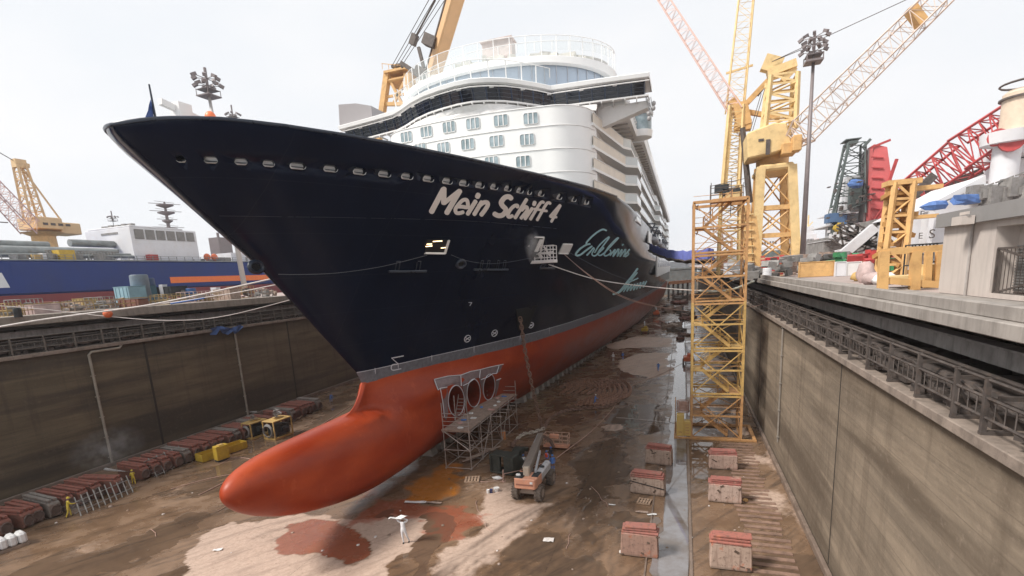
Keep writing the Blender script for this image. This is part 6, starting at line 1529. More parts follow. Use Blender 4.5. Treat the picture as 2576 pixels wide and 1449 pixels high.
clutter('white lumpy sack slumped at the foot of the pinkish wrapped bundle', 'sack', 'sack', m_wht, 2226, 705, 40, (1.5, 1, .75), 'sack', 2)
clutter('low pink sack between the white sack and the wrapped bundle', 'sack', 'sack', m_pkw, 2200, 705, 41, (1.5, 1, .8), 'sack', 3)
clutter('low yellowish sack left of the pinkish wrapped bundle', 'sack', 'sack', m_yelp, 2160, 700, 47, (1.1, .8, .7), 'sack', 4)
clutter('green skip on the quay between wrapped bundle and orange platform', 'skip', 'skip', m_grn, 2238, 688, 60, (2.2, 1.5, 1.5), 'crate', 5)
clutter('cream cone bucket on the quay just right of the fire cabinet', 'bucket', 'bucket', m_vw, 1929, 700, 64, (.9, .9, 1.1), 'drum', 6)
clutter('grey bucket on the quay left of the fire cabinet', 'bucket', 'bucket', m_gr, 1855, 690, 64, (1.0, 1.0, 1.0), 'drum', 7)
clutter('white boxy unit on the quay seen just right of the stair tower', 'unit', 'box', m_vw, 1822+25, 680, 76, (2.6, 1.6, 1.9), 'crate', 8)
clutter('green tarpaulined load behind the white boxy unit', 'load', 'load', m_grn, 1868, 676, 96, (5, 3, 2.0), 'heap', 9)
cl = [(1895, 688, 66, m_gr, 'grey'), (1985, 690, 74, m_plank, 'brown'), (2000, 692, 68, m_gr, 'mixed grey'), (1880, 672, 105, m_co, 'orange'), (2190, 668, 80, m_rd, 'dark red'), (2125, 648, 95, m_grn, 'green'), (2080, 648, 100, m_gr, 'steel grey'), (2055, 652, 120, m_plank, 'sandy'), (2150, 640, 115, m_rd, 'red and black'), (2228, 665, 85, m_gr, 'pale grey'), (1975, 676, 90, m_co, 'ochre')]
for k, (u, v, y, mt, cn) in enumerate(cl): clutter('%s gear heap on the right quay, %s in line after the stair tower' % (cn, ORD[k]), 'gear_heap', 'gear', mt, u, v, y, (4+y/40, 3, 1.6+y/70), 'heap', 20+k, 'gear heaps on the right quay')
for k, (u, y) in enumerate(((2095, 108), (2120, 104), (2075, 112))): clutter('%s bundle of long cream pipes stacked on the quay beyond the light mast' % ['middle', 'right', 'left'][k], 'pipe_bundle', 'pipes', m_cy, u, 650, y, (12, 2, 1), 'pipes', 40+k, 'pipe bundles beyond the light mast')
# low orange crane carriage: rounded plate and arms right of the stair tower
t = thing('winch_unit', (AY(1900, 680, 86).x, 86, QR), 'orange winch unit with rounded plate in front of the portal crane legs', 'winch'); b = MB(); cbox(b, 1876, 632, 1908, 662, 86, 2.5); ob('round_plate', b, m_co, t, bevel=.7)
b = MB(); cbox(b, 1835, 655, 1900, 672, 87, 2.5); ob('base', b, m_co, t, bevel=.1); b = MB(); b.bar(AY(1850, 662, 86), AY(1925, 668, 86), .5); b.bar(AY(1865, 650, 86), AY(1900, 628, 86), .4); ob('arm', b, m_cy, t)
# tall narrow orange ladder tower beside stair tower
t = thing('access_tower', (AY(1888, 680, 78).x, 78, QR), 'narrow orange slatted access tower right behind the stair tower', 'tower'); b = MB(); a_, c_ = AY(1880, 690, 78), AY(1876, 517, 78); a_.z = QR; b.bar(a_, c_, 1.1, 1.0); b.bar(a_+Vector((1.6, 0, 0)), AY(1893, 545, 78), .9, .8); ob('column', b, m_co, t)
for k in range(8): b = MB(); b.box(a_.lerp(c_, .1+.11*k)+Vector((.2, -.6, 0)), (1.3, .2, .12)); ob('slat', b, m_cy, t)
# far white ships
def farship(u0, v0, u1, v1, y, lab, hullm):
    p, q = AY(u0, v1, y), AY(u1, v0, y); w = q.x-p.x; h = q.z-p.z; t = thing('far_ship', ((p.x+q.x)/2, y, 13.2), lab, 'ship', 'ships berthed beyond the quay'); b = MB()
    b.prism([(p.x, 13.3), (q.x-w*.1, 13.3), (q.x, 13.3+h*.45), (p.x-w*.05, 13.3+h*.45)], y, y+30, 'y'); ob('hull', b, hullm, t)
    b = MB(); b.bx(p.x+w*.1, q.x-w*.25, y+3, y+20, 13.3+h*.45, 13.3+h*.8); b.bx(p.x+w*.2, q.x-w*.4, y+4, y+16, 13.3+h*.8, 13.3+h); b.bx(p.x+w*.02, q.x-w*.05, y+1, y+26, 13.3+h*.45, 13.3+h*.55); ob('deckhouse', b, m_vw, t)
    b = MB(); b.tube((p.x+w*.35, y+8, 13.3+h), (p.x+w*.35, y+8, 13.3+h*1.3), .4, 5); b.bar((p.x+w*.15, y+8, 13.3+h*.9), (p.x+w*.6, y+8, 13.3+h*1.12), .5); ob('mast', b, m_cy, t)
    for k in range(6): b = MB(); b.box((p.x+w*(.15+.08*k), y+2.9, 13.3+h*.65), (w*.04, .2, h*.07)); ob('window', b, m_sooty, t)
    b = MB(); b.ball((q.x-w*.2, y+2, 13.3+h*.62), (w*.04, 1.5, h*.06), 8, 6); ob('lifeboat', b, m_or, t)
farship(1905, 560, 1995, 668, 300, 'white and green ship berthed behind the portal crane legs', m_vg); farship(2020, 556, 2072, 660, 330, 'white topped grey ship berthed behind the light mast pole', m_vg)

# drilling and crane vessel with the red boom
YV = 150
t = thing('crane_vessel', (AY(2300, 640, YV).x, YV, 15), 'cluttered white offshore vessel with green derrick, coral red column and long red boom', 'vessel')
b = MB(); p0, p1 = AY(2078, 655, YV), AY(2250, 655, YV); b.bx(p0.x, AY(2700, 655, YV).x, YV+3, YV+34, 13.4, AY(2180, 590, YV).z); ob('hull', b, m_gr, t)
b = MB(); cbox(b, 2076, 598, 2180, 606, YV+1, 20); cbox(b, 2090, 520, 2125, 600, YV+4, 6); cbox(b, 2120, 440, 2175, 600, YV+6, 8); cbox(b, 2080, 560, 2200, 566, YV+1, 18); cbox(b, 2085, 535, 2160, 539, YV+1, 12); cbox(b, 2100, 615, 2330, 650, YV+2, 6); obs('deck_block', b, m_vw, t)
b = MB(); cbox(b, 2083, 535, 2110, 560, YV, 4); cbox(b, 2108, 540, 2132, 565, YV, 5); obs('blue_module', b, m_vb, t); b = MB(); cbox(b, 2095, 560, 2150, 590, YV+1, 5); cbox(b, 2140, 445, 2172, 520, YV+3, 5); obs('green_module', b, m_vg, t)
b = MB(); b.truss(AY(2130, 540, YV+4), AY(2150, 362, YV+4), 6.5, 3.6, 7, .28, .13); b.bar(AY(2090, 560, YV+1), AY(2136, 365, YV+1), .5); cbox(b, 2128, 345, 2168, 352, YV+2, 5); cbox(b, 2135, 352, 2160, 362, YV+2, 5); b.bar(AY(2170, 372, YV+2), AY(2190, 350, YV+2), .6); ob('derrick', b, m_vg, t)
b = MB(); cbox(b, 2168, 375, 2190, 600, YV+2, 5); ob('grey_column', b, m_mast, t)
b = MB(); pp = [(AY(2196, 365, YV).x, AY(2196, 365, YV).z), (AY(2228, 372, YV).x, AY(2228, 372, YV).z), (AY(2240, 455, YV).x, AY(2240, 455, YV).z), (AY(2232, 640, YV).x, AY(2232, 640, YV).z), (AY(2185, 640, YV).x, AY(2185, 640, YV).z), (AY(2188, 480, YV).x, AY(2188, 480, YV).z)]
b.prism(pp[::-1], YV-1, YV+4, 'y'); ob('red_column', b, m_rdl, t); b = MB()
for k in range(9): a_ = AY(2192, 395+k*26, YV-1.2); b.bar(a_, AY(2222, 397+k*26, YV-1.2), .25)
b.bar(AY(2190, 372, YV-1), AY(2240, 352, YV-1), .5); b.bar(AY(2232, 470, YV-1), AY(2256, 400, YV-1), .6); obs('rung', b, m_rd, t)
b = MB(); bp_ = [AY(2200, 600, YV-6), AY(2300, 490, YV-10), AY(2430, 392, YV-15), AY(2590, 285, YV-22)]
UPB = Vector((-.5, 0, 1)).normalized()
b.truss(bp_[0], bp_[1], 3.5, 6.0, 5, .3, .14); b.truss(bp_[1], bp_[2], 6.0, 7.0, 6, .3, .15); b.truss(bp_[2], bp_[3], 7.0, 6.0, 6, .3, .15); ob('red_boom', b, m_rd, t)
b = MB(); b.truss(AY(2215, 640, YV-8), AY(2380, 500, YV-12), 3, 4, 8, .24, .13); ob('red_boom_lower', b, m_rd, t)
b = MB(); b.bar(AY(2280, 510, YV-16), AY(2350, 440, YV-16), .8, 1.6); b.bar(AY(2300, 500, YV-12), AY(2470, 430, YV-12), .8, 1.4); ob('walkway', b, m_sooty, t)
b = MB(); cq = AY(2520, 480, YV-25); r_ = (AY(2550, 480, YV-25).x-AY(2482, 480, YV-25).x)/2; zc0, zc1 = AY(2515, 505, YV-25).z, AY(2515, 370, YV-25).z
b.lathe((cq.x, YV-25, 0), [(r_*1.0, zc0-14), (r_, zc1), (r_*1.9, zc1+.4), (r_*2.0, zc1+2.4), (r_*1.6, zc1+2.5)], 24); ob('pedestal', b, m_vw, t, smooth=40)
b = MB(); cq2 = AY(2575, 300, YV-25); r2 = r_*1.6; z0c, z1c = AY(2560, 330, YV-25).z, AY(2560, 235, YV-25).z; b.lathe((cq2.x, YV-25, 0), [(r2, z0c), (r2, z1c), (r2*.8, z1c+.6)], 24); ob('crane_house', b, mat('house_cream', (.64, .52, .40), .6, var=.1), t, smooth=40)
b = MB(); b.lathe((cq2.x, YV-25, z1c-1), [(r2*1.15, 0), (r2*1.15, .3)], 24); b.path([(cq2.x+r2*1.15*math.cos(a), YV-25+r2*1.15*math.sin(a), z1c+1.6) for a in np.linspace(0, 6.28, 20)[:-1]], .2, 4, closed=True); ob('crane_house_gallery', b, m_sooty, t)
b = MB(); q_ = AY(2547, 352, YV-28); b.tube(q_, q_+Vector((.3, 1, 0)), 1.9, 14); q_ = AY(2510, 345, YV-27); b.tube(q_, q_+Vector((.3, 1, 0)), 1.5, 14); ob('red_sheave', b, m_rd, t)
b = MB(); cbox(b, 2555, 330, 2700, 385, YV-20, 14); cbox(b, 2540, 385, 2700, 440, YV-14, 14); ob('upper_house', b, m_vw, t)
b = MB(); cbox(b, 2290, 520, 2700, 620, YV-40, 20); b.prism([(AY(2290, 540, YV-40).x, AY(2290, 540, YV-40).z), (AY(2480, 440, YV-40).x, AY(2480, 440, YV-40).z), (AY(2480, 540, YV-40).x, AY(2480, 540, YV-40).z)][::-1], YV-40, YV-20, 'y'); ob('white_topsides', b, m_vw, t)
b = MB()
for k in range(12): b.box(AY(2450+k*14, 500-k*2+rnd.uniform(-20, 12), YV-42), (rnd.uniform(1, 4), 2, rnd.uniform(1, 4)), rnd.uniform(0, 1))
for k in range(8): b.bar(AY(2380+k*25, 505-k*9, YV-42), AY(2400+k*25, 497-k*9, YV-42), .25)
obs('deck_clutter', b, m_gr, t); b = MB(); b.ball(AY(2352, 517, YV-43), (1.9, 1.4, .8), 7, 4, .35, rnd); ob('blue_cover', b, mat('blue_cover', (.08, .17, .42), .6, var=.2), t); b = MB(); b.ball(AY(2430, 502, YV-43), (2.3, 1.4, .85), 7, 4, .35, rnd); ob('blue_cover', b, mat('blue_cover', (.08, .17, .42)), t)
b = MB(); cbox(b, 2330, 530, 2352, 622, YV-44, 3); ob('lettered_column', b, m_vw, t)
def block_text(txt, p, size, mt, par, rot=(R(90), 0, 0), nm='lettering'):
    cu = bpy.data.curves.new('tx', 'FONT'); cu.body = txt; cu.size = size; cu.extrude = .02; cu.align_x = 'CENTER'; o = bpy.data.objects.new('tx', cu); COL.objects.link(o)
    dg = bpy.context.evaluated_depsgraph_get(); dg.update(); me = bpy.data.meshes.new_from_object(o.evaluated_get(dg)); bpy.data.objects.remove(o)
    me.materials.clear(); me.materials.append(mt); r = bpy.data.objects.new(nm, me); COL.objects.link(r); r.rotation_euler = rot; r.location = Vector(p)-(wloc(par) if par else Vector()); r.parent = par; return r
block_text('S', AY(2344, 590, YV-44.2)+Vector((0, -.1, -.6)), 2.1, m_sooty, t); block_text('E', AY(2316, 585, YV-44.4)+Vector((0, -.1, -1)), 1.4, m_sooty, t); block_text('E', AY(2320, 530, YV-44.4)+Vector((0, -.1, -1)), 1.4, m_sooty, t)
b = MB(); cbox(b, 2190, 545, 2290, 690, YV-20, 10); ob('lower_machinery', b, m_gr, t); b = MB()
for k in range(60): cbox(b, *(lambda u, v: (u, v, u+rnd.uniform(3, 14), v+rnd.uniform(3, 14)))(rnd.uniform(2085, 2310), rnd.uniform(565, 655)), YV-22+rnd.uniform(0, 20), 1.5)
obs('deck_gear', b, m_vw, t); b = MB()
for k in range(50): cbox(b, *(lambda u, v: (u, v, u+rnd.uniform(3, 14), v+rnd.uniform(2, 10)))(rnd.uniform(2080, 2200), rnd.uniform(440, 655)), YV-2+rnd.uniform(-3, 3), 1.5)
for k in range(30): b.bar(AY(rnd.uniform(2080, 2300), rnd.uniform(560, 650), YV-23), AY(rnd.uniform(2080, 2300), rnd.uniform(560, 650), YV-23), .3)
obs('rigging_gear', b, m_sooty, t); b = MB(); b.bar(AY(2120, 640, YV-26), AY(2200, 572, YV-26), 1.8, 1.8); ob('white_chute', b, m_vw, t); b = MB(); b.ball(AY(2152, 462, YV-1), (1.7, 1.2, 1.1), 10, 6, .15, rnd); ob('blue_tarp', b, mat('blue_cover', (.08, .17, .42)), t); b = MB(); b.ball(AY(2112, 575, YV-1), (1.4, 1.2, 1.3), 8, 6, .3, rnd); ob('yellow_winch', b, m_yel, t)
# orange lattice tower and platform left of the building
YT = 46
t = thing('lattice_tower', (AY(2250, 700, YT).x, YT, QR), 'orange lattice crane section standing upright behind the yellow platform', 'tower'); a_, c_ = AY(2238, 690, YT), AY(2268, 460, YT); a_.z = QR
b = MB(); w_ = (AY(2290, 560, YT).x-AY(2235, 560, YT).x); b.truss(a_, c_, w_*.95, w_*.85, 6, .22, .1); ob('lattice_section', b, m_co, t); b = MB(); b.box(c_, (w_+.7, w_, .35)); b.box(c_+Vector((1.4, 0, -.5)), (2.0, .8, .3)); b.box(c_+Vector((1.3, 0, -2.5)), (2.0, .8, .25)); obs('head_frame', b, m_co, t)
b = MB()
for k in range(9): b.box(a_.lerp(c_, .08+.1*k)+Vector((rnd.uniform(-.5, .5), 0, 0)), (1.3, 1.0, .3), rnd.uniform(0, 1), rnd.uniform(-.5, .5))
obs('inner_gear', b, mat('ochre_gear', (.42, .22, .07), .7, var=.3), t)
YP = 33
t = thing('platform', (AY(2290, 720, YP).x, YP, QR), 'yellow steel platform frame on posts touching the concrete building', 'platform'); 
for u in (2222, 2302, 2334, 2362): 
    b = MB(); p = AY(u, 700, YP+(0 if u < 2330 else 1.5)); q = AY(u+2, 632, YP+(0 if u < 2330 else 1.5)); b.bar((p.x, p.y, QR), (q.x, p.y, q.z), .42 if u < 2310 else .3); ob('post', b, m_co, t)
b = MB(); b.bar(AY(2214, 634, YP), AY(2372, 622, YP), .28, .3); b.bar(AY(2214, 637, YP+2.5), AY(2372, 627, YP+2.5), .25); obs('top_beam', b, m_co, t); b = MB(); b.bar(AY(2220, 705, YP), AY(2360, 716, YP), .3, .35); ob('lower_beam', b, m_co, t)
b = MB(); cbox(b, 2240, 692, 2330, 712, YP+1.5, 2); ob('cross_box', b, m_cy, t)
clutter('cream crate under the yellow platform beside the building wall', 'crate', 'crate', m_cy, 2345, 700, 35.5, (1.2, 1.0, 1.2), 'crate', 60); clutter('dark gear cage under the yellow platform', 'gear_cage', 'cage', m_dkm, 2318, 700, 37, (1.4, 1.4, 2.4), 'cage', 61); clutter('orange cone shaped sack behind the yellow platform post', 'sack', 'sack', m_or, 2364, 690, 36.5, (.7, .6, 1.6), 'sack', 62)
# concrete building
XB = 11.75
c0 = AX(2355, 744, XB); yb1 = AX(2378, 560, XB).y; yb0 = 4.0; zr0 = AX(2376, 572, XB).z; zr1 = AX(2379, 538, XB).z
m_bld = mat('render_grey', (.52, .46, .42), .85, var=.06, sc=.6, dirt=(.30, .26, .23), dirta=.3, streak=.2); m_fas = mat('fascia_grey', (.235, .225, .22), .8, var=.06, sc=.4, dirt=(.15, .14, .13), dirta=.3)
t = thing('quay_building', (XB, yb1, QR), 'low concrete building with dark grey fascia and caged window at the right edge', 'building')
wy1 = AX(2492, 700, XB).y; wz1 = AX(2510, 625, XB).z; wz0 = AX(2500, 738, XB).z; ry1 = AX(2452, 560, XB).y; rz1 = AX(2540, 590, XB).z
b = MB(); b.bx(XB, XB+8, wy1+0, yb1, QR, zr0); b.bx(XB, XB+.4, yb0, wy1, QR, wz0); b.bx(XB+.75, XB+8, yb0, wy1, wz0+.001, zr0); b.bx(XB, XB+.75, yb0, wy1-.01, rz1+.35, zr0-.001); ob('wall', b, m_bld, t)
b = MB(); b.bx(XB-.28, XB+8.3, yb0, yb1+.25, zr0, zr1); ob('fascia', b, m_fas, t)
b = MB(); b.bx(XB+.68, XB+.76, yb0, wy1-.15, wz0+.05, wz1); o = ob('louvre_window', b, mat('louvre_grey', (.22, .20, .185), .7, var=.1), t)
b = MB()
for k in range(16): b.bx(XB+.62, XB+.67, yb0, wy1-.2, wz0+.15+k*(wz1-wz0)/16, wz0+.19+k*(wz1-wz0)/16)
obs('louvre_slat', b, m_fas, o)
b = MB(); X_ = XB+.1
for ya in (wy1-.1, (wy1*.6+yb0*.4)): b.bar((X_, ya, wz0), (X_, ya, wz1), .08)
for z in (wz0, wz1): b.bar((X_, yb0, z), (X_, wy1-.1, z), .08)
yc_ = wy1*.6+yb0*.4
b.bar((X_, wy1-.1, wz0), (X_, yc_, wz1), .07); b.bar((X_, wy1-.1, wz1), (X_, yc_, wz0), .07)
for k in range(22): yy = wy1-.2-k*.25; b.bar((X_, yy, wz0), (X_, yy, wz1), .02)
ob('window_cage', b, m_sooty, t)
b = MB(); dp = AX(2448, 600, XB); b.tube((XB-.07, dp.y, QR), (XB-.07, dp.y, zr0), .05, 6); ob('downpipe', b, mat('pipe_grey', (.36, .33, .31), .6), t)
b = MB(); lp = AX(2465, 545, XB-.5); b.box((XB-.55, dp.y-.3, zr0+.12), (.45, .85, .35)); b.box((XB-.6, dp.y-.5, zr0+.4), (.1, .6, .12)); ob('flood_lamp', b, m_bld, t)
for k in range(5): b = MB(); b.box((XB+.9, wy1-.8-k*1.1, rz1-.2), (.3, .9, .1)); ob('soffit_board', b, m_fas, t)
# rods of pipework down the right wall, and blue covered gangway
m_wp = mat('wall_pipe', (.26, .23, .20), .6, var=.2)
for (ua, va, ub, vb, lab, mt, r_) in ((1972, 800, 1955, 1110, 'thin grey pipe running down the right dock wall', m_wp, .07),):
    p, q = AX(ua, va, XR-.12), AX(ub, vb, XR-.12); p.y = (p.y+q.y)/2; q.y = p.y; b = MB(); p.z = 12.1; b.tube(p, q, r_, 6); 
    for k in range(5): b.box(p.lerp(q, k/4.2), (.2, .25, .08))
    ob('wall_pipe', b, mt, None, lab, 'pipe', base=q)
for k, (u, v, side) in enumerate(((2103, 1140, 'r'), (1912, 900, 'r'))):
    p = AX(u, v, XR); b = MB(); b.bx(XR-.012, XR+.05, p.y-.05, p.y+.07, .4, 12.1); ob('wall_joint', b, m_joint, None, ['dark vertical joint in the right dock wall, nearer one', 'dark vertical joint in the right dock wall beyond the pipe'][k], 'wall joint', base=p)
m_tarp = mat('blue_tarpaulin', (.17, .20, .55), .6, var=.25, sc=1.2, bmp=.5)
p0, p1 = AY(1634, 622, 95), AY(1795, 640, 58); t = thing('covered_gangway', p1, 'sagging blue tarpaulin covered gangway between the ship side and the stair tower', 'gangway')
p0.x = max(p0.x, XS+18.3); rows = []
for i in range(21):
    s_ = i/20; c = p0.lerp(p1, s_)+Vector((0, 0, -.7*math.sin(math.pi*s_)+.08*math.sin(i*2.1))); rows.append([c+Vector((0, -1.0, -.55+.08*math.sin(i*1.3))), c+Vector((0, -1.05, .1)), c+Vector((0, -.6, .62+.06*math.sin(i*3.1))), c+Vector((0, .6, .64)), c+Vector((0, 1.05, .1)), c+Vector((0, 1.0, -.55))])
b = MB(); b.grid(rows); ob('tarpaulin', b, m_tarp, t, smooth=60); b = MB(); b.path([r[0]*.5+r[5]*.5 for r in rows], .35, 4); ob('walkway', b, m_sooty, t)

# row of containers added on the right quay for reflection in the hull
for k in range(12):
    rg = random.Random(k+900); y = 112+k*13.5; x = 13.5+rg.uniform(0, 3); h_ = rg.choice([2.6, 2.6, 5.2]); cn, cc = [('cream', (.60, .50, .36)), ('tan', (.40, .30, .20)), ('rust brown', (.26, .12, .07)), ('pale grey', (.45, .44, .42))][k % 4]
    t = thing('container', (x, y, QR), '%s %s container in the row added for the hull reflection, %s from the stair tower' % ('stacked' if h_ > 3 else 'single', cn, ORD[k]), 'container', 'containers added for the hull reflection')
    b = MB(); b.bx(x-1.2, x+1.2, y, y+11.8, QR, QR+h_); ob('container_body', b, mat('container_'+cn.replace(' ', '_'), cc, .6, var=.25, sc=.6, dirt=(.2, .12, .08), dirta=.4), t, bevel=.04)
    b = MB()
    for j in range(30): b.bx(x-1.26, x-1.2, y+.2+j*.39, y+.36+j*.39, QR+.1, QR+h_-.1)
    ob('corrugation', b, mat('container_'+cn.replace(' ', '_'), cc), t)
    for z in ((0, 2.6) if h_ > 3 else (0,)): b = MB(); b.bx(x-1.1, x+1.1, y-.05, y, QR+z+.1, QR+z+2.5); ob('door', b, mat('container_'+cn.replace(' ', '_'), cc), t)
# ================================================================== LEFT QUAY AND THE BLUE SHIP
XBS = -130
m_bs = mat('blue_ship_hull', (.006, .028, .155), .75, var=.15, sc=.15, dirt=(.012, .03, .14), dirta=.4, streak=.15)
m_bsr = mat('blue_ship_red', (.20, .03, .035), .6, var=.15, sc=.2)
m_pl = mat('deck_pipe_grey', (.24, .26, .26), .5, .2, var=.3, sc=.5, dirt=(.16, .11, .07), dirta=.5)
t = thing('blue_ship', (XBS-15, 120, 13.2), 'long deep blue ship with orange stripe and white deckhouse moored beyond the left quay', 'ship')
zt = AX(300, 656.5, XBS).z; zb = AX(0, 745, XBS).z
b = MB(); b.bx(XBS-32, XBS, 25, 420, zb, zt); ob('hull', b, m_bs, t, bevel=.4); b = MB(); b.bx(XBS-31.9, XBS-.1, 25.1, 420, 12.5, zb-.003); ob('red_underbody', b, m_bsr, t)
b = MB(); p, q = AX(427, 697, XBS), AX(427, 712.5, XBS); b.bx(XBS, XBS+.06, p.y, 420, q.z, p.z); ob('orange_stripe', b, mat('stripe_orange', (.80, .17, .03), .5, var=.08), t)
b = MB(); p, q = AX(4, 686, XBS+.05), AX(12, 724, XBS+.05); b.add([(XBS+.05, p.y-9, p.z), (XBS+.05, p.y, p.z), (XBS+.05, q.y+.9, q.z), (XBS+.05, p.y-9, q.z)], [(0, 1, 2, 3)]); ob('white_mark', b, m_vw, t)
b = MB(); b.bx(XBS-.3, XBS+.1, 25, 420, zt, zt+.25); ob('gunwale', b, m_pl, t)
def LX(u, v, dx=0): return AX(u, v, XBS-dx)
b = MB()
for (ua, ub, v, dx, r_) in ((-30, 290, 632, 6, 1.3), (-30, 120, 612, 9, .8), (175, 285, 611, 9, .9), (-30, 300, 622, 8, .3), (-30, 420, 640, 3, .35), (120, 330, 636, 4, .25)): b.tube(LX(ua, v, dx), Vector((XBS-dx, LX(ub, v, dx).y, LX(ua, v, dx).z)), r_, 10)
obs('deck_pipe', b, m_pl, t, smooth=40)
b = MB()
for k in range(30): u = 5+k*20; p = LX(u, 652, .8); b.bar((XBS-.8, p.y, zt), (XBS-.8, p.y, zt+1.3), .12)
for z in (.7, 1.3): b.bar((XBS-.8, 25, zt+z), (XBS-.8, 200, zt+z), .09)
ob('deck_railing', b, m_pl, t)
b = MB()
for k in range(22): u = 115+k*8; b.bar((XBS-3.5, LX(u, 640, 3.5).y, zt+.3), (XBS-3.5, LX(u+8, 640, 3.5).y, zt+2.4), .14); b.bar((XBS-3.5, LX(u, 640, 3.5).y, zt+2.4), (XBS-3.5, LX(u+8, 640, 3.5).y, zt+.3), .1)
b.bar((XBS-3.5, LX(115, 640, 3.5).y, zt+2.4), (XBS-3.5, LX(300, 640, 3.5).y, zt+2.4), .25); b.bar((XBS-3.5, LX(115, 640, 3.5).y, zt+.3), (XBS-3.5, LX(300, 640, 3.5).y, zt+.3), .25); ob('deck_truss', b, m_gr, t)
# white deckhouse
p0, p1 = AX(322, 573, XBS-3), AX(488, 580, XBS-3); pc = AX(290, 590, XBS-20)
y0, y1 = p0.y, p1.y; zt2 = (p0.z+p1.z)/2
b = MB(); b.bx(XBS-19, XBS-2.5, y0, y1, zt, zt2); b.bx(XBS-18, XBS-2.48, y0+.02, y1-4, zt2, zt2+.4); dh = ob('deckhouse', b, m_vw, t, bevel=.1)
for k in range(6): b = MB(); a_ = y0+(y1-y0)*(.05+.155*k); b.bx(XBS-2.45, XBS-2.3, a_, a_+(y1-y0)*.125, zt2-2.9, zt2-.5); ob('window', b, mat('deckhouse_window', (.20, .19, .18), .5, var=.2), dh)
b = MB(); b.box((XBS-10, y0-.06, zt2-1.2), (6, .1, .5)); ob('name_board', b, m_gr, dh)
b = MB()
for k in range(5): b.box((XBS-14+k*2.4, y0+2, zt2+.7), (1.4, 1, .7+.2*(k % 2)))
obs('roof_gear', b, m_gr, dh)
mp = AX(425, 575, XBS-12); 
b = MB(); top = AX(416, 508, XBS-12); b.tube((mp.x, mp.y, zt2), (mp.x, mp.y, top.z), .55, 6, .25)
for k, (f_, w_) in enumerate(((.15, 5), (.4, 3.2), (.65, 5), (.88, 5))): z = zt2+(top.z-zt2)*f_; b.lathe((mp.x, mp.y, z), [(.4, -.7), (w_*.45, 0), (w_*.45, .2)], 10); b.bar((mp.x-w_*.3, mp.y-w_*.75, z+.5), (mp.x+w_*.3, mp.y+w_*.75, z+.5), .14); b.bar((mp.x, mp.y-w_*.6, z+1), (mp.x, mp.y+w_*.6, z+1), .1)
ob('radar_mast', b, m_mast, dh)
b = MB(); rg = random.Random(31)
for k in range(46):
    u = rg.choice([rg.uniform(0, 290), rg.uniform(480, 640), rg.uniform(0, 640)]); dx = rg.uniform(1, 9); q = LX(u, 645, dx); s_ = rg.uniform(.5, 1.5); b.box((q.x, q.y, zt+s_*.6), (s_*1.2, s_*rg.uniform(.8, 2.4), s_*1.2), rg.uniform(0, 1))
obs('deck_gear', b, m_gr, t)
for (u, mt, nm, w) in ((163, m_yel, 'yellow_box', 2.4), (117, m_vw, 'white_box', 1.6), (95, m_yelp, 'tan_box', 1.4), (382, m_rd, 'red_box', 1.8)):
    b = MB(); q = LX(u, 650, 2); b.box((q.x, q.y, zt+w*.5), (w, w*1.3, w)); ob(nm, b, mt, t)
b = MB(); q = LX(610, 640, 4); b.bx(XBS-9, XBS-3, LX(575, 640, 4).y, LX(640, 640, 4).y, zt, zt+3.0); ob('forward_house', b, m_vw, t)
b = MB(); q = LX(541, 630, 12); b.bx(q.x-2, q.x+2, q.y, q.y+5, zt, AX(541, 598, XBS-12).z); b.tube((q.x, q.y+2, zt+4), (q.x, q.y+2, AX(541, 585, XBS-12).z), .4, 6); ob('funnel', b, m_mast, t)
for u in (520, 538): b = MB(); q = LX(u, 640, 2); b.ball((q.x, q.y, zt+1.4), (.8, 1.1, 1.1), 10, 6); ob('lifebuoy_rack', b, m_or, t)
# deck crane far left
XC = -176
t = thing('deck_crane', AX(110, 610, XC), 'tall peach coloured crane with boxy cab behind the blue ship at far left', 'crane')
b = MB(); p, q = AX(92, 585, XC), AX(128, 612, XC); yc = (p.y+q.y)/2; b.lathe((XC, yc, 0), [(3.4, 13.2), (2.8, p.z-1), (5.0, p.z)], 14); ob('pedestal', b, m_co, t, smooth=40)
a_, c_ = AX(75, 546, XC), AX(176, 580, XC); b = MB(); b.bx(XC-6, XC+2.5, a_.y, c_.y-3, AX(120, 578, XC).z, AX(120, 549, XC).z); b.bx(XC-6, XC+1, c_.y-3, AX(200, 580, XC).y, AX(180, 590, XC).z, AX(180, 562, XC).z); ob('machinery_house', b, mat('crane_peach', (.66, .45, .24), .6, var=.1), t, bevel=.2)
b = MB()
for k in range(4): y = a_.y+(c_.y-a_.y)*(.15+.2*k); b.bx(XC+2.5, XC+2.6, y, y+1.2, AX(120, 569, XC).z, AX(120, 563, XC).z)
obs('cab_window', b, m_sooty, t)
ap = AX(48, 412, XC); b = MB(); b.truss(AX(88, 552, XC), ap, 3.4, 2.0, 7, .34, .13); b.bar(AX(150, 550, XC-2), ap, .35); b.bar(AX(150, 550, XC+2), ap, .35); b.box(ap, (2, 2.6, 2.2)); b.bar(ap, AX(72, 418, XC), 1.1); ob('a_frame', b, mat('crane_peach', (.66, .45, .24)), t)
b = MB(); b.truss(AX(78, 575, XC+1), AX(-60, 428, XC+8), 4.0, 3.0, 12, .2, .08); ob('boom', b, m_cpk, t); b = MB(); b.tube(ap, AX(-60, 350, XC), .12, 4); b.tube(AX(20, 560, XC), AX(-60, 555, XC), .14, 4); ob('stay_rope', b, m_sooty, t)
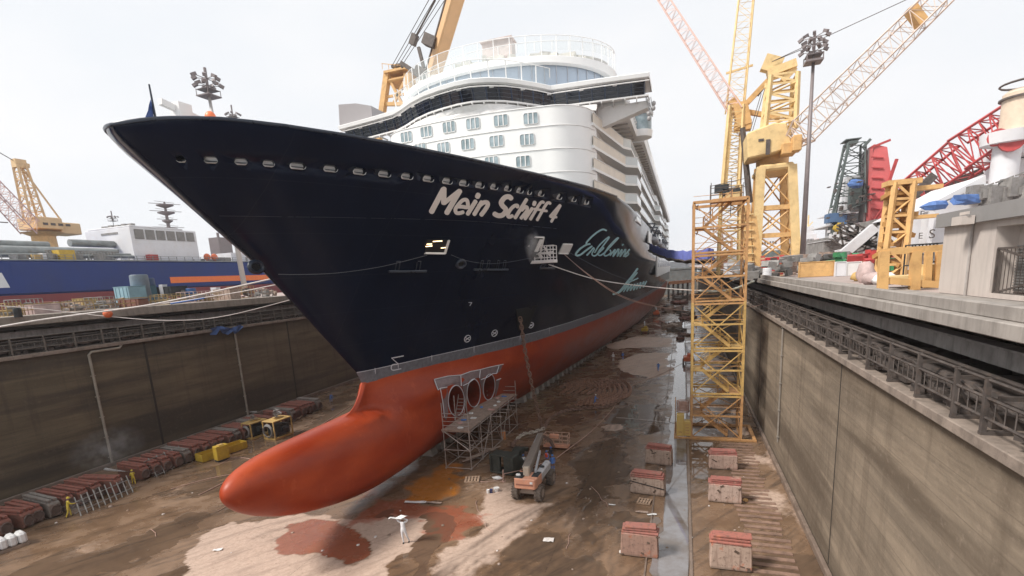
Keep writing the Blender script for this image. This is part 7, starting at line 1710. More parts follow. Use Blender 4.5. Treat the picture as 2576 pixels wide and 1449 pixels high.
# faint lattice mast behind and tall mast lights
def mast_at(lab, ub, vb, ut, vt, x, qz, n_l, wb, hs):
    a_ = AX(ub, vb, x); c_ = AX(ut, vt, x); return lightmast(lab, ub, vb, ut, vt, (a_.y+c_.y)/2, qz, n_l, wb, hs, m_mast)
bp = AZ(619, 742, 16.3)
tm = lightmast('white pole floodlight mast on the left quay, its head seen above the bow', 619, 742, 526, 243, bp.y, 16.3, 14, .72, 1.45, m_mast)
for ch in tm.children:
    if ch.name.startswith('pole'): ch.data.materials[0] = mat('pole_pale', (.50, .48, .46), .5, var=.08)
lightmast('distant floodlight mast whose head just clears the bow behind the orange buoy', 612, 700, 587, 303, 210, 16.3, 7, .4, 1.5, m_mast)
lightmast('small distant floodlight mast left of the white deckhouse', 290, 640, 284, 556, 215, 16.3, 7, .3, 1.2, m_mast)
# crane behind the bow
Y4 = 118
t = thing('quay_crane', (AY(1000, 640, Y4).x, Y4, 16.3), 'orange quay crane behind the bow with a solid boom leaning up to the top edge', 'crane')
P = lambda u, v, y=Y4: AY(u, v, y)
b = MB()
for (ua, ub_) in ((975, 962), (1025, 1030)):
    for dy in (0, 5): p = P(ua, 185, Y4+dy); q = P(ub_, 280, Y4+dy); b.bar(p, p+(q-p)*2.2, 1.5, 1.3)
b.bar(P(975, 190), P(1012, 262), .6); b.bar(P(1025, 190), P(990, 262), .6); b.bar(P(965, 262), P(1030, 262), .8); b.bar(P(966, 245), P(1028, 235), .5); ob('a_frame', b, m_co, t)
b = MB(); cbox(b, 968, 186, 1028, 208, Y4-.6, 6.5); ob('head_block', b, m_co, t, bevel=.3); b = MB(); cbox(b, 964, 172, 1022, 178, Y4-1.2, 8); cbox(b, 976, 176, 1012, 188, Y4, 5); ob('head_platform', b, m_co, t); b = MB(); cbox(b, 984, 158, 1008, 170, Y4+1, 3); ob('sheave_housing', b, m_sooty, t)
b = MB()
for z in (164,): b.bar(P(960, 160), P(1030, 166), .12)
for k in range(5): b.bar(P(962+k*16, 174), P(961+k*16, 161), .1)
ob('head_rail', b, m_co, t)
b = MB(); bb0, bb1 = P(1058, 300, Y4-8), P(1158, -40, Y4-20); b.bar(bb0, bb1, 2.7, 2.2); ob('boom', b, mat('boom_orange', (.62, .38, .19), .55, var=.12, sc=.3), t, bevel=.3)
b = MB(); d_ = bb1-bb0; b.bar(bb0+d_*.05+Vector((-1.9, 0, .6)), bb1+Vector((-1.9, 0, .6)), .35)
for k, f_ in enumerate((.38, .62)): 
    c = bb0+d_*f_+Vector((-2.6, -.4, .4)); b.box(c, (2.6, 2, 2.0), 0, 0, .5)
c = bb0+d_*.36+Vector((-2, 0, 0)); b.bar(c, c+Vector((-5.2, 0, 3.8)), .8); b.bar(c+Vector((0, 0, 2)), c+Vector((-.8, 0, 6)), .6); b.bar(c+Vector((-5.2, 0, 3.8)), c+Vector((-5.0, 0, 2.8)), .4); ob('boom_fittings', b, m_sooty, t)
b = MB()
for k in range(4): b.tube(P(985+k*8, 168), P(1090+k*14, -20, Y4-10), .09, 4)
b.box(P(1041, 100, Y4-5), (1.3, 1.3, 2.2), 0, 0, .5); b.tube(P(1041, 100, Y4-5), P(1095, 0, Y4-10), .2, 5); ob('hoist_rope', b, m_sooty, t)
# quay clutter along the left edge
QL = 16.32
LC = [(330, 741, 'pale blue bin', 'bin', m_pb_ if 'm_pb_' in globals() else mat('pale_blue_bin', (.22, .36, .42), .6, var=.15), (2.6, 2.2, 2.5), 'crate'), (352, 741, 'teal bin', 'bin', mat('teal_bin', (.06, .14, .18), .6, var=.2), (3.4, 2.4, 2.5), 'crate'),
      (372, 742, 'big dark blue drum', 'drum', mat('navy_drum', (.04, .07, .14), .5, var=.2), (2.2, 2.2, 3.6), 'drum'), (358, 720, 'tall grey blue tank', 'tank', mat('tank_grey', (.16, .20, .24), .5, var=.2), (2.0, 2.0, 3.9), 'drum'),
      (432, 742, 'dark machine block', 'machine', m_dkm, (3.4, 2.6, 2.3), 'crate'), (458, 744, 'navy barrel', 'barrel', mat('navy_drum', (.04, .07, .14)), (1.4, 1.4, 1.8), 'drum'), (482, 744, 'bright blue barrel', 'barrel', mat('blue_barrel', (.04, .12, .30), .5), (1.3, 1.3, 1.9), 'drum'),
      (415, 748, 'white pillar', 'post', m_vw, (.7, .7, 2.6), 'crate'), (545, 742, 'white notice box', 'box', m_vw, (1.2, .8, 1.9), 'crate'), (360, 752, 'tan slab', 'slab', m_plank, (4.4, 2, .5), 'crate')]
def LQ(u, v): 
    p = AZ(u, v, QL); 
    if p.y < 0 or p.y > 160 or p.x < -110: p = AX(u, v, -70); 
    return p
for k, (u, v, lab, cat, mt, sz, kind) in enumerate(LC):
    p = AX(u, v, -66-(k % 3)*2.2); nm = cat.replace(' ', '_'); q = AX(u, 745, -66-(k % 3)*2.2)
    clutter('%s standing in the clutter on the left quay edge' % lab, nm, cat, mt, *PJ((q.x, q.y, QL)), q.y, sz, kind, 80+k, None, QL)
colr = [('ochre', mat('cage_ochre', (.34, .24, .10), .7, var=.3)), ('rusty', m_side), ('grey', m_gr), ('tan', m_plank), ('pale', m_pkw)]
for k in range(34):
    u = 8+k*20+(k % 3)*4; X_ = -62.8-(k % 4)*2.6; q = AX(u, 745, X_); cn, mt = colr[k % 5]; kind = ['cage', 'heap', 'cage', 'heap', 'crate', 'pipes'][k % 6]; nmz = {'cage': 'mesh_cage', 'heap': 'scrap_heap', 'crate': 'crate', 'sack': 'wrapped_load', 'pipes': 'pipe_bundle'}[kind]
    rg = random.Random(k+300); h_ = rg.uniform(.7, 1.35)*(1+q.y/150)
    o_c = clutter('%s %s on the left quay, %s clutter item from the left picture edge' % (cn, nmz.replace('_', ' '), ordn(k)), nmz, nmz.replace('_', ' '), mt, *PJ((q.x, q.y, QL)), q.y, (rg.uniform(1.8, 3.6), rg.uniform(1.2, 2.6), h_), kind, 300+k, 'clutter along the left quay', QL)
clutter('squat dark bollard on the white wooden trestle at the far left quay', 'bollard', 'bollard', m_dkm, 45, 790, 30, (.6, .6, .8), 'drum', 401, None, QL)
# railing of yellowish tube before the clutter
t = thing('tube_railing', (-61.6, 40, QL), 'low ochre tube railing before the clutter on the left quay', 'railing'); b = MB()
for z in (.55, 1.1): b.tube((-61.6, 20, QL+z), (-61.6, 56, QL+z), .05, 5)
ob('rail', b, colr[0][1], t)
for k in range(12): b = MB(); b.tube((-61.6, 20+k*3.2, QL), (-61.6, 20+k*3.2, QL+1.1), .05, 5); ob('post', b, colr[0][1], t)
# pipes and joints on the left wall
for k, (ua, va, ub, vb, lab) in enumerate(((222, 893, 283, 1160, 'pale pipe with a bent top running down the left wall behind the washer'), (592, 842, 623, 1038, 'straight pale pipe down the left wall beneath the blue tarpaulin'))):
    p, q = AX(ua, va, XL+.15), AX(ub, vb, XL+.15); y = (p.y+q.y)/2; b = MB(); ztop = p.z if k == 0 else 12.3
    pts = [(XL+.15, y, .3), (XL+.15, y, ztop)]; 
    if k == 0: e_ = AX(300, 874, XL+.15); pts += [(XL+.15, y+.3, ztop+.25), (XL+.15, e_.y, ztop+.25), (XL+.15, e_.y+.3, ztop+.6), (XL+.15, e_.y+.3, 12.5)]
    b.path(pts, .13, 7)
    for j in range(5): b.box((XL+.1, y, 1+j*2.2), (.2, .4, .1))
    ob('wall_pipe', b, mat('pale_wall_pipe', (.30, .26, .21), .6, var=.25), None, lab, 'pipe', base=pts[0])
for k, (u, v) in enumerate(((385, 985), (731, 884))):
    p = AX(u, v, XL); b = MB(); b.bx(XL-.05, XL+.012, p.y-.12, p.y+.14, .4, 12.5); ob('wall_joint', b, m_joint, None, ['dark vertical joint in the left dock wall, left of the blue tarpaulin', 'dark vertical joint in the left dock wall nearest the ship'][k], 'wall joint', base=p)
p = AX(568, 822, XL+.7); b = MB(); rows = []
for i in range(9): rows.append([p+Vector((.15+.25*math.sin(i*1.9+j), (i-4)*.62, -.62*j/4*(1+.4*math.sin(i*2.2))+.25*math.sin(i*.9))) for j in range(6)])
b.grid(rows); ob('tarpaulin', b, mat('tarp_blue_left', (.06, .12, .30), .6, var=.3, sc=2), None, 'torn blue tarpaulin hanging over the ledge of the left dock wall', 'tarpaulin', smooth=True, base=p)
# ================================================================== PEOPLE
m_skin = mat('skin', (.22, .12, .08), .6, var=.1, sc=8); m_boot = mat('boots', (.03, .03, .03), .7)
m_hair = mat('hair_dark', (.02, .015, .012), .8)
SUIT = {'white': mat('suit_white', (.70, .70, .72), .8, var=.08, sc=6), 'yellow': mat('suit_yellow', (.62, .47, .05), .5, var=.15, sc=5), 'blue': mat('suit_blue', (.09, .22, .58), .8, var=.15, sc=6), 'dark': mat('suit_dark', (.03, .035, .05), .8), 'orange': mat('suit_orange', (.75, .10, .03), .7, var=.1)}
HAT = {'white': m_wht, 'blue': mat('helmet_blue', (.04, .16, .45), .4), 'yellow': SUIT['yellow']}
m_refl = mat('reflective_band', (.75, .75, .78), .4)
POSES = {
 'stand': dict(lh=(-.16, .0, .86), rh=(.2, -.04, .86), le=(-.27, .03, 1.12), re=(.27, .03, 1.12), lf=(-.1, 0, 0), rf=(.12, -.05, 0), lk=(-.1, -.02, .5), rk=(.11, -.04, .5), lean=0, ty=0),
 'walk': dict(lh=(-.24, -.16, .92), rh=(.24, .18, .92), le=(-.27, .0, 1.15), re=(.27, .06, 1.15), lf=(-.09, .25, 0.02), rf=(.09, -.27, 0), lk=(-.09, -.02, .5), rk=(.09, -.14, .52), lean=-.04, ty=0),
 'reach': dict(lh=(-.12, -.5, 1.12), rh=(.14, -.42, 1.0), le=(-.24, -.22, 1.16), re=(.26, -.15, 1.1), lf=(-.12, .2, 0), rf=(.14, -.12, 0), lk=(-.12, .05, .5), rk=(.13, -.1, .5), lean=-.1, ty=0),
 'armsup': dict(lh=(-.12, .02, 1.72), rh=(.12, .0, 1.66), le=(-.36, .0, 1.6), re=(.36, .0, 1.58), lf=(-.08, .05, 0), rf=(.22, .2, 0.01), lk=(-.09, .0, .5), rk=(.16, .06, .5), lean=.03, ty=0),
 'bend': dict(lh=(-.14, -.6, .8), rh=(.16, -.55, .75), le=(-.24, -.4, 1.0), re=(.26, -.38, .98), lf=(-.14, .15, 0), rf=(.16, -.1, 0), lk=(-.13, -.02, .5), rk=(.14, -.1, .48), lean=-.28, ty=0)}
def skin_body(pose, suitm, vary):
    p = POSES[pose]; ln = p['lean']; V = []; E = []; RD = []; G = []
    def v(x, y, z, r, g, par=None):
        V.append((x, y, z)); RD.append(r if isinstance(r, tuple) else (r, r)); G.append(g)
        if par is not None: E.append((par, len(V)-1))
        return len(V)-1
    sh = lambda z: ln*max(z-.95, 0)/.5
    pel = v(0, 0, .95, (.155, .12), 0); wst = v(0, sh(1.1), 1.1, (.145, .11), 0, pel); ch = v(0, sh(1.33), 1.30, (.17, .125), 0, wst); nb = v(0, sh(1.45), 1.44, (.10, .085), 0, ch); nk = v(0, sh(1.5), 1.51, (.055, .06), 1, nb)
    jaw = v(0, sh(1.55)-.015, 1.575, (.065, .075), 1, nk); hd = v(0, sh(1.6)-.005, 1.65, (.082, .098), 1, jaw); tp = v(0, sh(1.65), 1.73, (.06, .07), 1, hd); v(0, sh(1.57)-.11, 1.62, (.012, .012), 1, hd)
    for s, e, h in ((-1, 'le', 'lh'), (1, 're', 'rh')):
        so = v(s*.17, sh(1.42), 1.41, .07, 0, nb); el = v(p[e][0], p[e][1]+sh(1.2)*.6, p[e][2], .05, 0, so); wr = v(p[h][0], p[h][1]+sh(1.2)*.4, p[h][2], .034, 0, el)
        d = (Vector(V[wr])-Vector(V[el])).normalized(); pa = Vector(V[wr])+d*.05; pm = v(*pa, (.04, .022), 2, wr); x = d.orthogonal().normalized()
        for k, (o_, l_) in enumerate(((-.03, .07), (-.011, .085), (.011, .08), (.03, .065))):
            f1_ = v(*(pa+x*o_+d*.05), .0095, 2, pm); v(*(pa+x*o_*1.1+d*(.05+l_*.6)+Vector((0, 0, -.012))), .0085, 2, f1_)
        th = v(*(pa+x*.045+d*.02), .011, 2, pm); v(*(pa+x*.06+d*.05), .009, 2, th)
    for s, k_, f_ in ((-1, 'lk', 'lf'), (1, 'rk', 'rf')):
        hp = v(s*.09, 0, .88, (.10, .10), 0, pel); kn = v(*p[k_], .066, 0, hp); fz = p[f_]; an_ = v(fz[0], fz[1]+.02, fz[2]+.1, .05, 0, kn); v(fz[0], fz[1]-.15, fz[2]+.035, (.04, .032), 3, v(fz[0], fz[1]-.02, fz[2]+.045, .048, 3, an_))
    me = bpy.data.meshes.new('body'); me.from_pydata(V, E, []); o = bpy.data.objects.new('body', me); COL.objects.link(o)
    md = o.modifiers.new('s', 'SKIN'); md.use_smooth_shade = True
    for i, sv_ in enumerate(me.skin_vertices[0].data): sv_.radius = RD[i]; sv_.use_root = (i == 0)
    md2 = o.modifiers.new('u', 'SUBSURF'); md2.levels = 1; md2.render_levels = 1
    dg = bpy.context.evaluated_depsgraph_get(); dg.update(); nm = bpy.data.meshes.new_from_object(o.evaluated_get(dg)); bpy.data.objects.remove(o)
    nm.materials.clear()
    for m in (suitm, m_skin, m_boot): nm.materials.append(m)
    VA = np.array(V); g2m = {0: 0, 1: 1, 2: 1, 3: 2}
    for pl in nm.polygons:
        c = np.array(pl.center); i = int(np.argmin(((VA-c)**2).sum(1))); pl.material_index = g2m[G[i]]; pl.use_smooth = True
    nm.name = 'person_body'; return nm, sh(1.65)
_pb = {}
def person(loc, rz, pose, suit, hat, lab, s=1.0, vest=False, cat='person', grp=None):
    key = (pose, suit)
    if key not in _pb: _pb[key] = skin_body(pose, SUIT[suit], 0)
    me, hy = _pb[key]; t = thing('person', (0, 0, 0), lab, cat, grp); o = bpy.data.objects.new('body', me); COL.objects.link(o); o.parent = t
    if hat:
        b = MB(); b.lathe((0, hy-.005, 1.665), [(.125, 0), (.118, .03), (.11, .07), (.08, .12), (.03, .145)], 14); b.box((0, hy-.12, 1.672), (.17, .09, .015)); ob('helmet' if hat != 'yellow' else 'hood', b, HAT[hat], t, smooth=40)
    else:
        b = MB(); b.ball((0, hy+.01, 1.70), (.095, .11, .08), 10, 6); ob('hair', b, m_hair, t, smooth=True)
    b = MB()
    for sx_ in (-.03, .03): b.ball((sx_, hy-.098, 1.655), .012, 6, 4)
    b.box((0, hy-.088, 1.585), (.045, .012, .01)); ob('face', b, m_boot, t)
    if suit == 'blue':
        b = MB(); p = POSES[pose]
        for f_ in ('lf', 'rf'): fz = p[f_]; b.lathe((fz[0], fz[1]+.02, fz[2]+.22), [(.07, 0), (.072, .06)], 10)
        ob('reflective_cuff', b, m_refl, t)
    if vest: b = MB(); b.lathe((0, POSES[pose]['lean']*.5, 1.0), [(.18, 0), (.2, .2), (.21, .4), (.13, .47)], 12); ob('vest', b, SUIT['orange'], t, smooth=40)
    t.location = loc; t.rotation_euler = (0, 0, rz); t.scale = (s, s, s); return t
def HS(u, vt, p):          # scale so the head reaches the stated picture row
    z = AY(u, vt, p.y).z-p.z; return max(.8, min(1.12, z/1.8))
q = AZ(176, 1300, 0); person(q, R(150), 'reach', 'yellow', 'yellow', 'person in yellow rain suit and hood hosing the pale steel grid', HS(172, 1252, q))
b = MB(); h = q+Vector((.25, .55, 1.05)); b.path([q+Vector((-.4, -.2, .9)), h, q+Vector((1.0, 1.7, .9))], .025, 5); ob('spray_lance', b, m_sooty, None, 'dark spray lance held by the washer at the pale grid', 'lance', base=h)
q2 = AZ(338, 1218, 0); person(q2, R(235), 'reach', 'yellow', 'yellow', 'person in yellow rain suit aiming a long water jet at the left wall', HS(333, 1183, q2))
b = MB(); a_ = q2+Vector((-.4, .3, 1.05)); c_ = AX(265, 1180, XL+3.0); b.tube(a_, a_.lerp(c_, .25), .025, 5); ob('spray_lance', b, m_sooty, None, 'dark spray lance of the washer facing the wall', 'lance', base=a_)
m_jet, n, bs = newmat('water_jet'); bs.inputs['Base Color'].default_value = (.8, .8, .8, 1); bs.inputs['Alpha'].default_value = .35
b = MB(); b.tube(a_.lerp(c_, .25), c_, .03, 6, .16); ob('water_jet', b, m_jet, None, 'thin water jet striking the left wall base', 'water jet', base=a_)
q = AZ(1018, 1368, 0); person(q, R(10), 'armsup', 'white', 'white', 'person in white coverall and helmet with both arms raised on dry silt', HS(1016, 1300, q))
b = MB(); h = q+Vector((-.1, 0, 1.82)); rows = [[h+Vector((-.75+.2*i, .1*math.sin(i), .02*j-.05*math.sin(i*1.4)+.05*i*.6)) for i in range(8)] for j in range(-2, 3)]; rows = [[h+Vector((-.85+.2*i, .12*(j-2)+.05*math.sin(i*2), .07*math.sin(i*1.1+j)+.04*i)) for i in range(8)] for j in range(4)]
b.grid(rows); ob('cloth_sheet', b, m_wht, None, 'white cloth held overhead by the person in white', 'cloth', smooth=True, base=h)
def simple(u, vf, vt, rz, pose, suit, hat, lab, vest=False): q = AZ(u, vf, 0); return person(q, R(rz), pose, suit, hat, lab, HS(u, vt, q), vest)
simple(1391, 1186, 1143, 30, 'stand', 'blue', 'blue', 'person in blue coverall with pale ankle bands right of the boom lift')
simple(1376, 1170, 1138, -20, 'stand', 'blue', 'blue', 'person in blue with orange vest between boom and second blue worker', True)
simple(1387, 1160, 1128, 10, 'stand', 'dark', 'blue', 'person with blue helmet half hidden behind the two workers at the lift')
simple(1318, 1180, 1147, 20, 'stand', 'white', 'blue', 'person in pale shirt and blue helmet left of the lift boom')
simple(1497, 1018, 994, 90, 'reach', 'blue', 'white', 'person in blue coverall hosing the flaked anchor chain')
simple(1543, 909, 887, 0, 'stand', 'white', 'white', 'person in white left of two standing far under the hull shade')
simple(1567, 905, 885, 20, 'stand', 'blue', 'white', 'person in pale clothes right of two standing far under the hull shade')
simple(1656, 934, 911, 0, 'walk', 'blue', 'white', 'person in blue walking beside the gutter far down the dock')
simple(1420, 930, 911, 0, 'stand', 'dark', None, 'person in dark clothes beside the side blocks under the hull')
simple(833, 1012, 988, 60, 'bend', 'blue', None, 'person in light blue bending at the end of the rusty block row')
p = Vector((W3(420, 620, z=DZ).x, 0, 0)); qd = AZ(*T5(405, 680), DZ+.1); person(qd, R(80), 'stand', 'dark', 'white', 'person in dark clothes and white helmet on the scaffold at the first tunnel', HS(T5(395, 545)[0], T5(395, 545)[1], qd))

m_roped2 = mat('rope_dim', (.22, .23, .25), .8)
# ================================================================== ROPES, HOSES, BASKET, SMALL THINGS
m_rope = mat('rope_white', (.62, .57, .54), .8, var=.15, sc=4); m_ropep = mat('rope_pinkish', (.42, .27, .22), .8, var=.15, sc=4); m_roped = mat('rope_dark', (.10, .11, .13), .8); m_ropeb = mat('rope_blue', (.07, .14, .36), .8)
def rope(pts, r, mt, lab, nm='mooring_rope', cat='rope', sub=8):
    P_ = [Vector(p) for p in pts]; cm = []
    for i in range(len(P_)-1):
        p0, p1, p2, p3 = P_[max(i-1, 0)], P_[i], P_[i+1], P_[min(i+2, len(P_)-1)]
        for k in range(sub): t = k/sub; cm.append(.5*((2*p1)+(p2-p0)*t+(2*p0-5*p1+4*p2-p3)*t*t+(3*p1-p0-3*p2+p3)*t**3))
    cm.append(P_[-1]); b = MB(); b.path(cm, r, 6); return ob(nm, b, mt, None, lab, cat, smooth=True, base=P_[0])
def interp(uvs, A, B):      # points at depths running evenly from A to B (y values)
    n_ = len(uvs); return [AY(u, v, A+(B-A)*i/(n_-1)) for i, (u, v) in enumerate(uvs)]
rope(interp([(-40, 829), (100, 805), (240, 786), (370, 768), (500, 742), (690, 700)], 26, 36), .075, m_rope, 'thick white mooring rope crossing before the left quay up to the bow')
rope(interp([(370, 768), (440, 760), (520, 748), (600, 735), (700, 715)], 33, 37), .05, m_rope, 'second thinner mooring rope just below the thick white one')
rope(interp([(430, 764), (480, 756), (515, 750)], 33.3, 34.5), .075, m_ropeb, 'short blue sleeve section round the second mooring rope', 'rope_sleeve', 'rope sleeve')
rope(interp([(-20, 768), (110, 778), (250, 794), (420, 806), (560, 796), (740, 752)], 26, 38), .035, m_rope, 'thin sagging rope looping below the red ball float')
q = AY(271, 789, 31); b = MB(); b.ball(q, .36, 16, 10); ob('ball_float', b, m_or, None, 'bright red orange ball float on the white mooring rope', 'float', smooth=True, base=q)
q = AX(530, 297, XS+.1); b = MB(); b.ball(q, (.29, .29, .36), 20, 14); t = ob('buoy', b, mat('buoy_orange', (.85, .20, .07), .4, var=.05), None, 'big orange buoy showing above the bow bulwark', 'buoy', smooth=True, base=q)
q = AX(1045, 690, XS)
h1 = [hit(u, v) for u, v in ((700, 687), (760, 688), (850, 684), (960, 668), (1072, 640))]; h1 = [p for p in h1 if p]; rope([p+hnorm(p)*.12 for p in h1], .012, m_roped2, 'thin pale line along the hull from the towing chock to the lit opening', 'hull_line', 'line')
h1 = [hit(u, v) for u, v in ((1130, 637), (1170, 652), (1225, 660), (1280, 655), (1335, 645))]; rope([p+hnorm(p)*.25 for p in h1], .02, m_roped, 'dark line sagging along the hull from the lit opening to the basket', 'hull_line', 'line')
rope([hit(1366, 666)+Vector((.6, 0, 0)), AY(1500, 703, 56), AY(1640, 722, 57), AY(1760, 731, 57), AY(1840, 728, 57), AY(1897, 708, 56)], .055, m_rope, 'white mooring rope from the basket past the stair tower to the right ledge')
rope([AY(1760, 731, 57)+Vector((0, -.1, 0)), AY(1800, 733, 57), AY(1845, 727, 57), AY(1897, 707, 56)], .12, mat('rope_pale_green', (.5, .52, .46), .7), 'thicker pale sleeve of the white rope where it crosses the stair tower', 'rope_sleeve', 'rope sleeve')
for k in range(2): rope([hit(1412, 640)+Vector((.3, .3*k, 0)), AY(1480, 690+k*2, 50), AY(1560, 742+k*3, 54), AY(1640, 768+k*2, 62), AY(1735, 784, 75)], .03, m_ropep, ['upper', 'lower'][k]+' of two brown ropes sagging from the shell door towards the dock floor')
rope([AY(1872, 776, 60), AY(1930, 762, 58), AY(1995, 736, 56)], .03, m_ropep, 'brown rope from the stair tower up to the right quay kerb')
rope([hit(1425, 634)+Vector((.2, 0, 0)), AY(1540, 690, 62), AY(1640, 722, 80)], .02, m_roped, 'dark thin rope sloping beneath the cyan script')
rope([AZ(1400, 1152, .9), AZ(1440, 1122, .5), AZ(1490, 1083, .1), AZ(1540, 1030, .07), AZ(1560, 998, .06), AZ(1600, 965, .06), AZ(1665, 940, .06), AZ(1735, 905, .06)], .045, m_ropep, 'long pinkish hose running from the lift workers down the dock floor', 'hose', 'hose')
rope([AZ(1550, 1050, .06), AZ(1620, 1056, .06), AZ(1700, 1064, .1)], .025, m_rope, 'thin pale hose crossing the gutter to the yellow cabinet', 'hose', 'hose')
rope([AZ(1268, 1192, .5), AZ(1320, 1180, .6), AZ(1380, 1160, .8)], .04, m_ropep, 'pink barrier tape from the striped stake behind the boom lift', 'barrier_tape', 'tape')
rope([AZ(1170, 1200, .1), AZ(1215, 1212, .05), AZ(1262, 1205, .1), AZ(1268, 1192, .5)], .03, m_ropep, 'slack pink tape from the striped stake to the wooden pallet', 'barrier_tape', 'tape')
b = MB(); q = AZ(1266, 1212, 0); b.tube(q, q+Vector((.05, 0, 1.1)), .06, 6); b.box(q+Vector((0, 0, .05)), (.5, .1, .08), .5); b.box(q+Vector((0, 0, .05)), (.5, .1, .08), 2.1); ob('stake', b, m_ropep, None, 'pink striped stake standing left of the boom lift', 'stake', base=q)
rope([AZ(500, 1245, .06), AZ(560, 1215, .06), AZ(640, 1172, .06), AZ(760, 1100, .06), AZ(905, 1005, .06), AZ(940, 985, .06)], .035, m_ropep, 'long pink hose on the mud between yellow machines and the bulb', 'hose', 'hose')
rope([AZ(430, 1230, .06), AZ(520, 1205, .06), AZ(610, 1185, .06), AZ(640, 1160, .06), AZ(590, 1150, .06), AZ(560, 1165, .06)], .03, m_ropep, 'pink hose curling past the yellow cabinet', 'hose', 'hose')
for k in range(7):
    rg = random.Random(k+70); c = (1345+rg.uniform(-12, 30), 995+k*6); rope([AZ(c[0]+24*math.cos(a)+3*math.sin(3*a), c[1]+7*math.sin(a), .06+.01*k) for a in np.linspace(0, 5.6, 9)], .025, mat('hose_olive', (.30, .24, .14), .7), '%s olive hose loop lying between the hanging chain and the flaked chain' % ORD[k], 'hose_loop', 'hose')
sc = [(1490, 1225, 1530, 1275), (1365, 1190, 1400, 1196), (1425, 1380, 1432, 1340), (1210, 1300, 1198, 1260), (1240, 1340, 1205, 1300), (545, 1285, 600, 1250), (380, 1330, 395, 1350), (700, 1230, 690, 1250)]
for k, (ua, va, ub, vb) in enumerate(sc):
    rg = random.Random(k+90); rope([AZ(ua+(ub-ua)*i/5+rg.uniform(-5, 5), va+(vb-va)*i/5+rg.uniform(-2, 2), .05) for i in range(6)], .02, m_ropep, '%s loose pinkish scrap of rope on the mud, counted from the right' % ORD[k], 'rope_scrap', 'rope scrap')
lump('rag', AZ(1252, 1185+20, 0), (.5, .25, .14), m_wht, 'white rag on the silt left of the boom lift', 'rag', 5)
for k, (u, v) in enumerate(((1228, 1241), (1236, 1240), (1249, 1236))):
    q = AZ(u, v, 0); b = MB(); r_ = (.13, .14, .24)[k]; b.lathe(q, [(r_*.8, 0), (r_, .3), (r_*1.05, .32), (r_*.9, .3)], 14); ob('paint_bucket', b, [m_wht, mat('bucket_navy', (.03, .04, .12), .5), m_wht][k], None, ['small white bucket, leftmost of three on the silt', 'small navy bucket between two white ones', 'larger tipped white bucket, rightmost of three on the silt'][k], 'bucket', smooth=40, base=q)
for k, (u, v, w, l, a) in enumerate(((1045, 1265, .35, 1.8, .2), (1088, 1266, .3, 1.5, .1), (548, 1385, .3, .6, .5), (1540, 1272, .12, .5, 0), (1290, 1232, .1, .3, 0), (205, 1125+100, .2, .9, .4), (1615, 1290, .25, .9, .1), (1640, 1296, .2, .7, .3), (1850, 1358, .15, .5, .6), (1380, 1360, .5, .7, .1))):
    q = AZ(u, v, 0); b = MB(); rg = random.Random(k); b.grid([[q+Vector((math.cos(a)*l*(i/4-.5)-math.sin(a)*w*(j/2-.5), math.sin(a)*l*(i/4-.5)+math.cos(a)*w*(j/2-.5), .05+rg.uniform(0, .07))) for i in range(5)] for j in range(3)]); ob('plastic_scrap', b, [m_wht, m_plank, m_wht, m_wht, m_rope][k % 5], None, '%s pale scrap of sheet lying on the dock floor, counted in order of size' % ORD[k], 'scrap', 'pale scraps on the dock floor', base=q)
rg = random.Random(77); m_stone = mat('stone', (.22, .16, .12), .9, var=.3)
for k in range(70):      # pebbles and crumbs scattered on the silt
    u, v = rg.uniform(100, 1900), rg.uniform(1130, 1440); q = AZ(u, v, .02)
    if abs(q.x-XS) < 3 and q.y > 30 or q.x > 7: continue
    s_ = rg.uniform(.04, .15); b = MB(); b.ball(q, (s_, s_*1.2, s_*.6), 6, 4, .25, rg); ob('stone', b, [m_stone, m_plank, m_rope][k % 3], None, '%s of the small stones strewn over the mud' % ordn(k % 48) if k < 48 else 'tiny stone among those strewn over the mud', 'stone', 'small stones on the mud', base=q)
q = AZ(1768+20, 1292-20, 0)
b = MB(); q = AZ(1875, 1262, 0); b.ball(q+Vector((0, 0, .12)), (.2, .16, .14), 8, 6, .15, rg); ob('stone', b, m_co, None, 'round tan stone beside the middle pink block by the right wall', 'stone', base=q)
# man basket at the hull
hq = hit(1352, 650); c = hq+Vector((2.2, -.9, 0)); pa, pb = AY(*T3(1620, 600), c.y), AY(*T3(2085, 590), c.y); w = (pb-pa).length; L0_ = Vector((pa.x, c.y, (pa.z+pb.z)/2))
t = thing('work_basket', L0_+Vector((w/2, .7, 0)), 'white caged work basket hanging at the shell door of the hull', 'work basket'); m_bw = mat('basket_white', (.72, .68, .66), .5, var=.08)
b = MB(); h_ = abs(AY(*T3(1700, 540), c.y).z-AY(*T3(1700, 600), c.y).z); b.bx(L0_.x, L0_.x+w, L0_.y, L0_.y+1.5, L0_.z, L0_.z+h_*.8); ob('floor_tray', b, m_bw, t, bevel=.03)
zt_ = AY(*T3(1700, 345), c.y).z
for x in np.linspace(L0_.x+w*.18, L0_.x+w*.98, 5):
    for y in (L0_.y+.05, L0_.y+1.45): b = MB(); b.tube((x, y, L0_.z), (x, y, zt_), .045, 6); ob('post', b, m_bw, t)
for z in np.linspace(L0_.z+h_+.15, zt_, 4):
    b = MB(); 
    for y in (L0_.y+.05, L0_.y+1.45): b.tube((L0_.x+w*.18, y, z), (L0_.x+w*.98, y, z), .04, 6)
    for x in (L0_.x+w*.18, L0_.x+w*.98): b.tube((x, L0_.y, z), (x, L0_.y+1.5, z), .035, 6)
    ob('rail', b, m_bw, t)
b = MB(); 
for (xa, ya, xb, yb) in ((1725, 310, 1900, 520), (1830, 390, 1905, 500), (1930, 340, 2020, 480), (1850, 440, 2060, 420)): b.bar(AY(*T3(xa, ya), c.y+.5), AY(*T3(xb, yb), c.y+.2), .13)
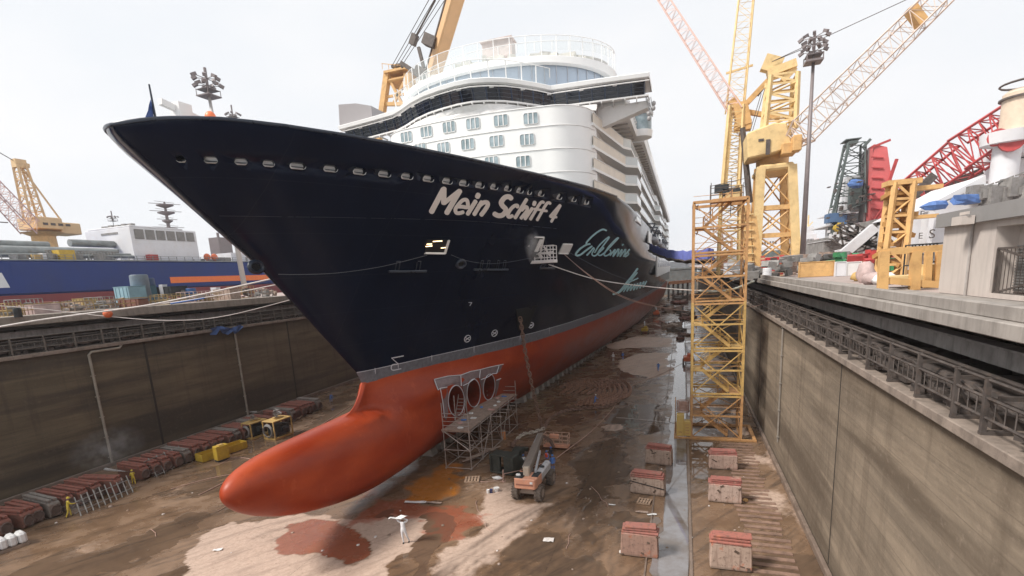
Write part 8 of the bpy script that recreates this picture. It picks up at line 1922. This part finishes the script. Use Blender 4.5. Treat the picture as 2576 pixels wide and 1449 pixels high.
ob('diagonal_arm', b, m_bw, t); b = MB(); b.bar(AY(*T3(1730, 315), c.y+.5), hit(*T3(1700, 330)), .16); b.tube(AY(*T3(1900, 400), c.y+1), hit(*T3(1850, 260))+Vector((.1, 0, 0)), .08); ob('hanger', b, m_bw, t)
# spray mist: little clouds of droplets
def mist(c, r, dens, lab):
    m = bpy.data.materials.new('spray_mist'); m.use_nodes = True; n = m.node_tree; n.nodes.clear(); o = n.nodes.new('ShaderNodeOutputMaterial'); pv = n.nodes.new('ShaderNodeVolumePrincipled'); pv.inputs['Color'].default_value = (.9, .9, .9, 1)
    tc = nd(n, 'ShaderNodeTexCoord').outputs['Object']; f = noise(n, tc, 1.1, 3); ln_ = nd(n, 'ShaderNodeVectorMath', operation='LENGTH'); mp_ = mapping(n, tc, tuple(1/x for x in r)); n.links.new(mp_, ln_.inputs[0])
    fall = mapr(n, ln_.outputs['Value'], .15, .95, 1, 0); n.links.new(math_(n, 'MULTIPLY', math_(n, 'MULTIPLY', fall, mapr(n, f, .38, .62)), dens), pv.inputs['Density']); n.links.new(pv.outputs[0], o.inputs['Volume'])
    b = MB(); b.ball(c, r, 16, 10); return ob('spray_mist', b, m, None, lab, 'mist', None, 'stuff', base=c)
mist(AX(275, 1130, XL+2.2), (1.9, 4.2, 2.6), .22, 'drifting spray where the water jet meets the left wall')
c = hit(1316, 620); mist(c+Vector((1.0, -.2, 0)), (.8, 1.5, 1.9), .75, 'grey spray cloud against the hull left of the work basket')
mist(AZ(195, 1275, .6), (1.2, 1.2, .8), .22, 'spray at the washer beside the pale steel grid')
# the air of the harbour: pale even haze
m = bpy.data.materials.new('haze'); m.use_nodes = True; n = m.node_tree; n.nodes.clear(); o = n.nodes.new('ShaderNodeOutputMaterial'); pv = n.nodes.new('ShaderNodeVolumePrincipled'); pv.inputs['Color'].default_value = (.97, .97, 1, 1); pv.inputs['Density'].default_value = HAZE; pv.inputs['Anisotropy'].default_value = .2; n.links.new(pv.outputs[0], o.inputs['Volume'])
b = MB(); b.bx(-3050, 1560, -420, 3250, -2, 120); hz_ = ob('haze', b, m, kind='stuff')
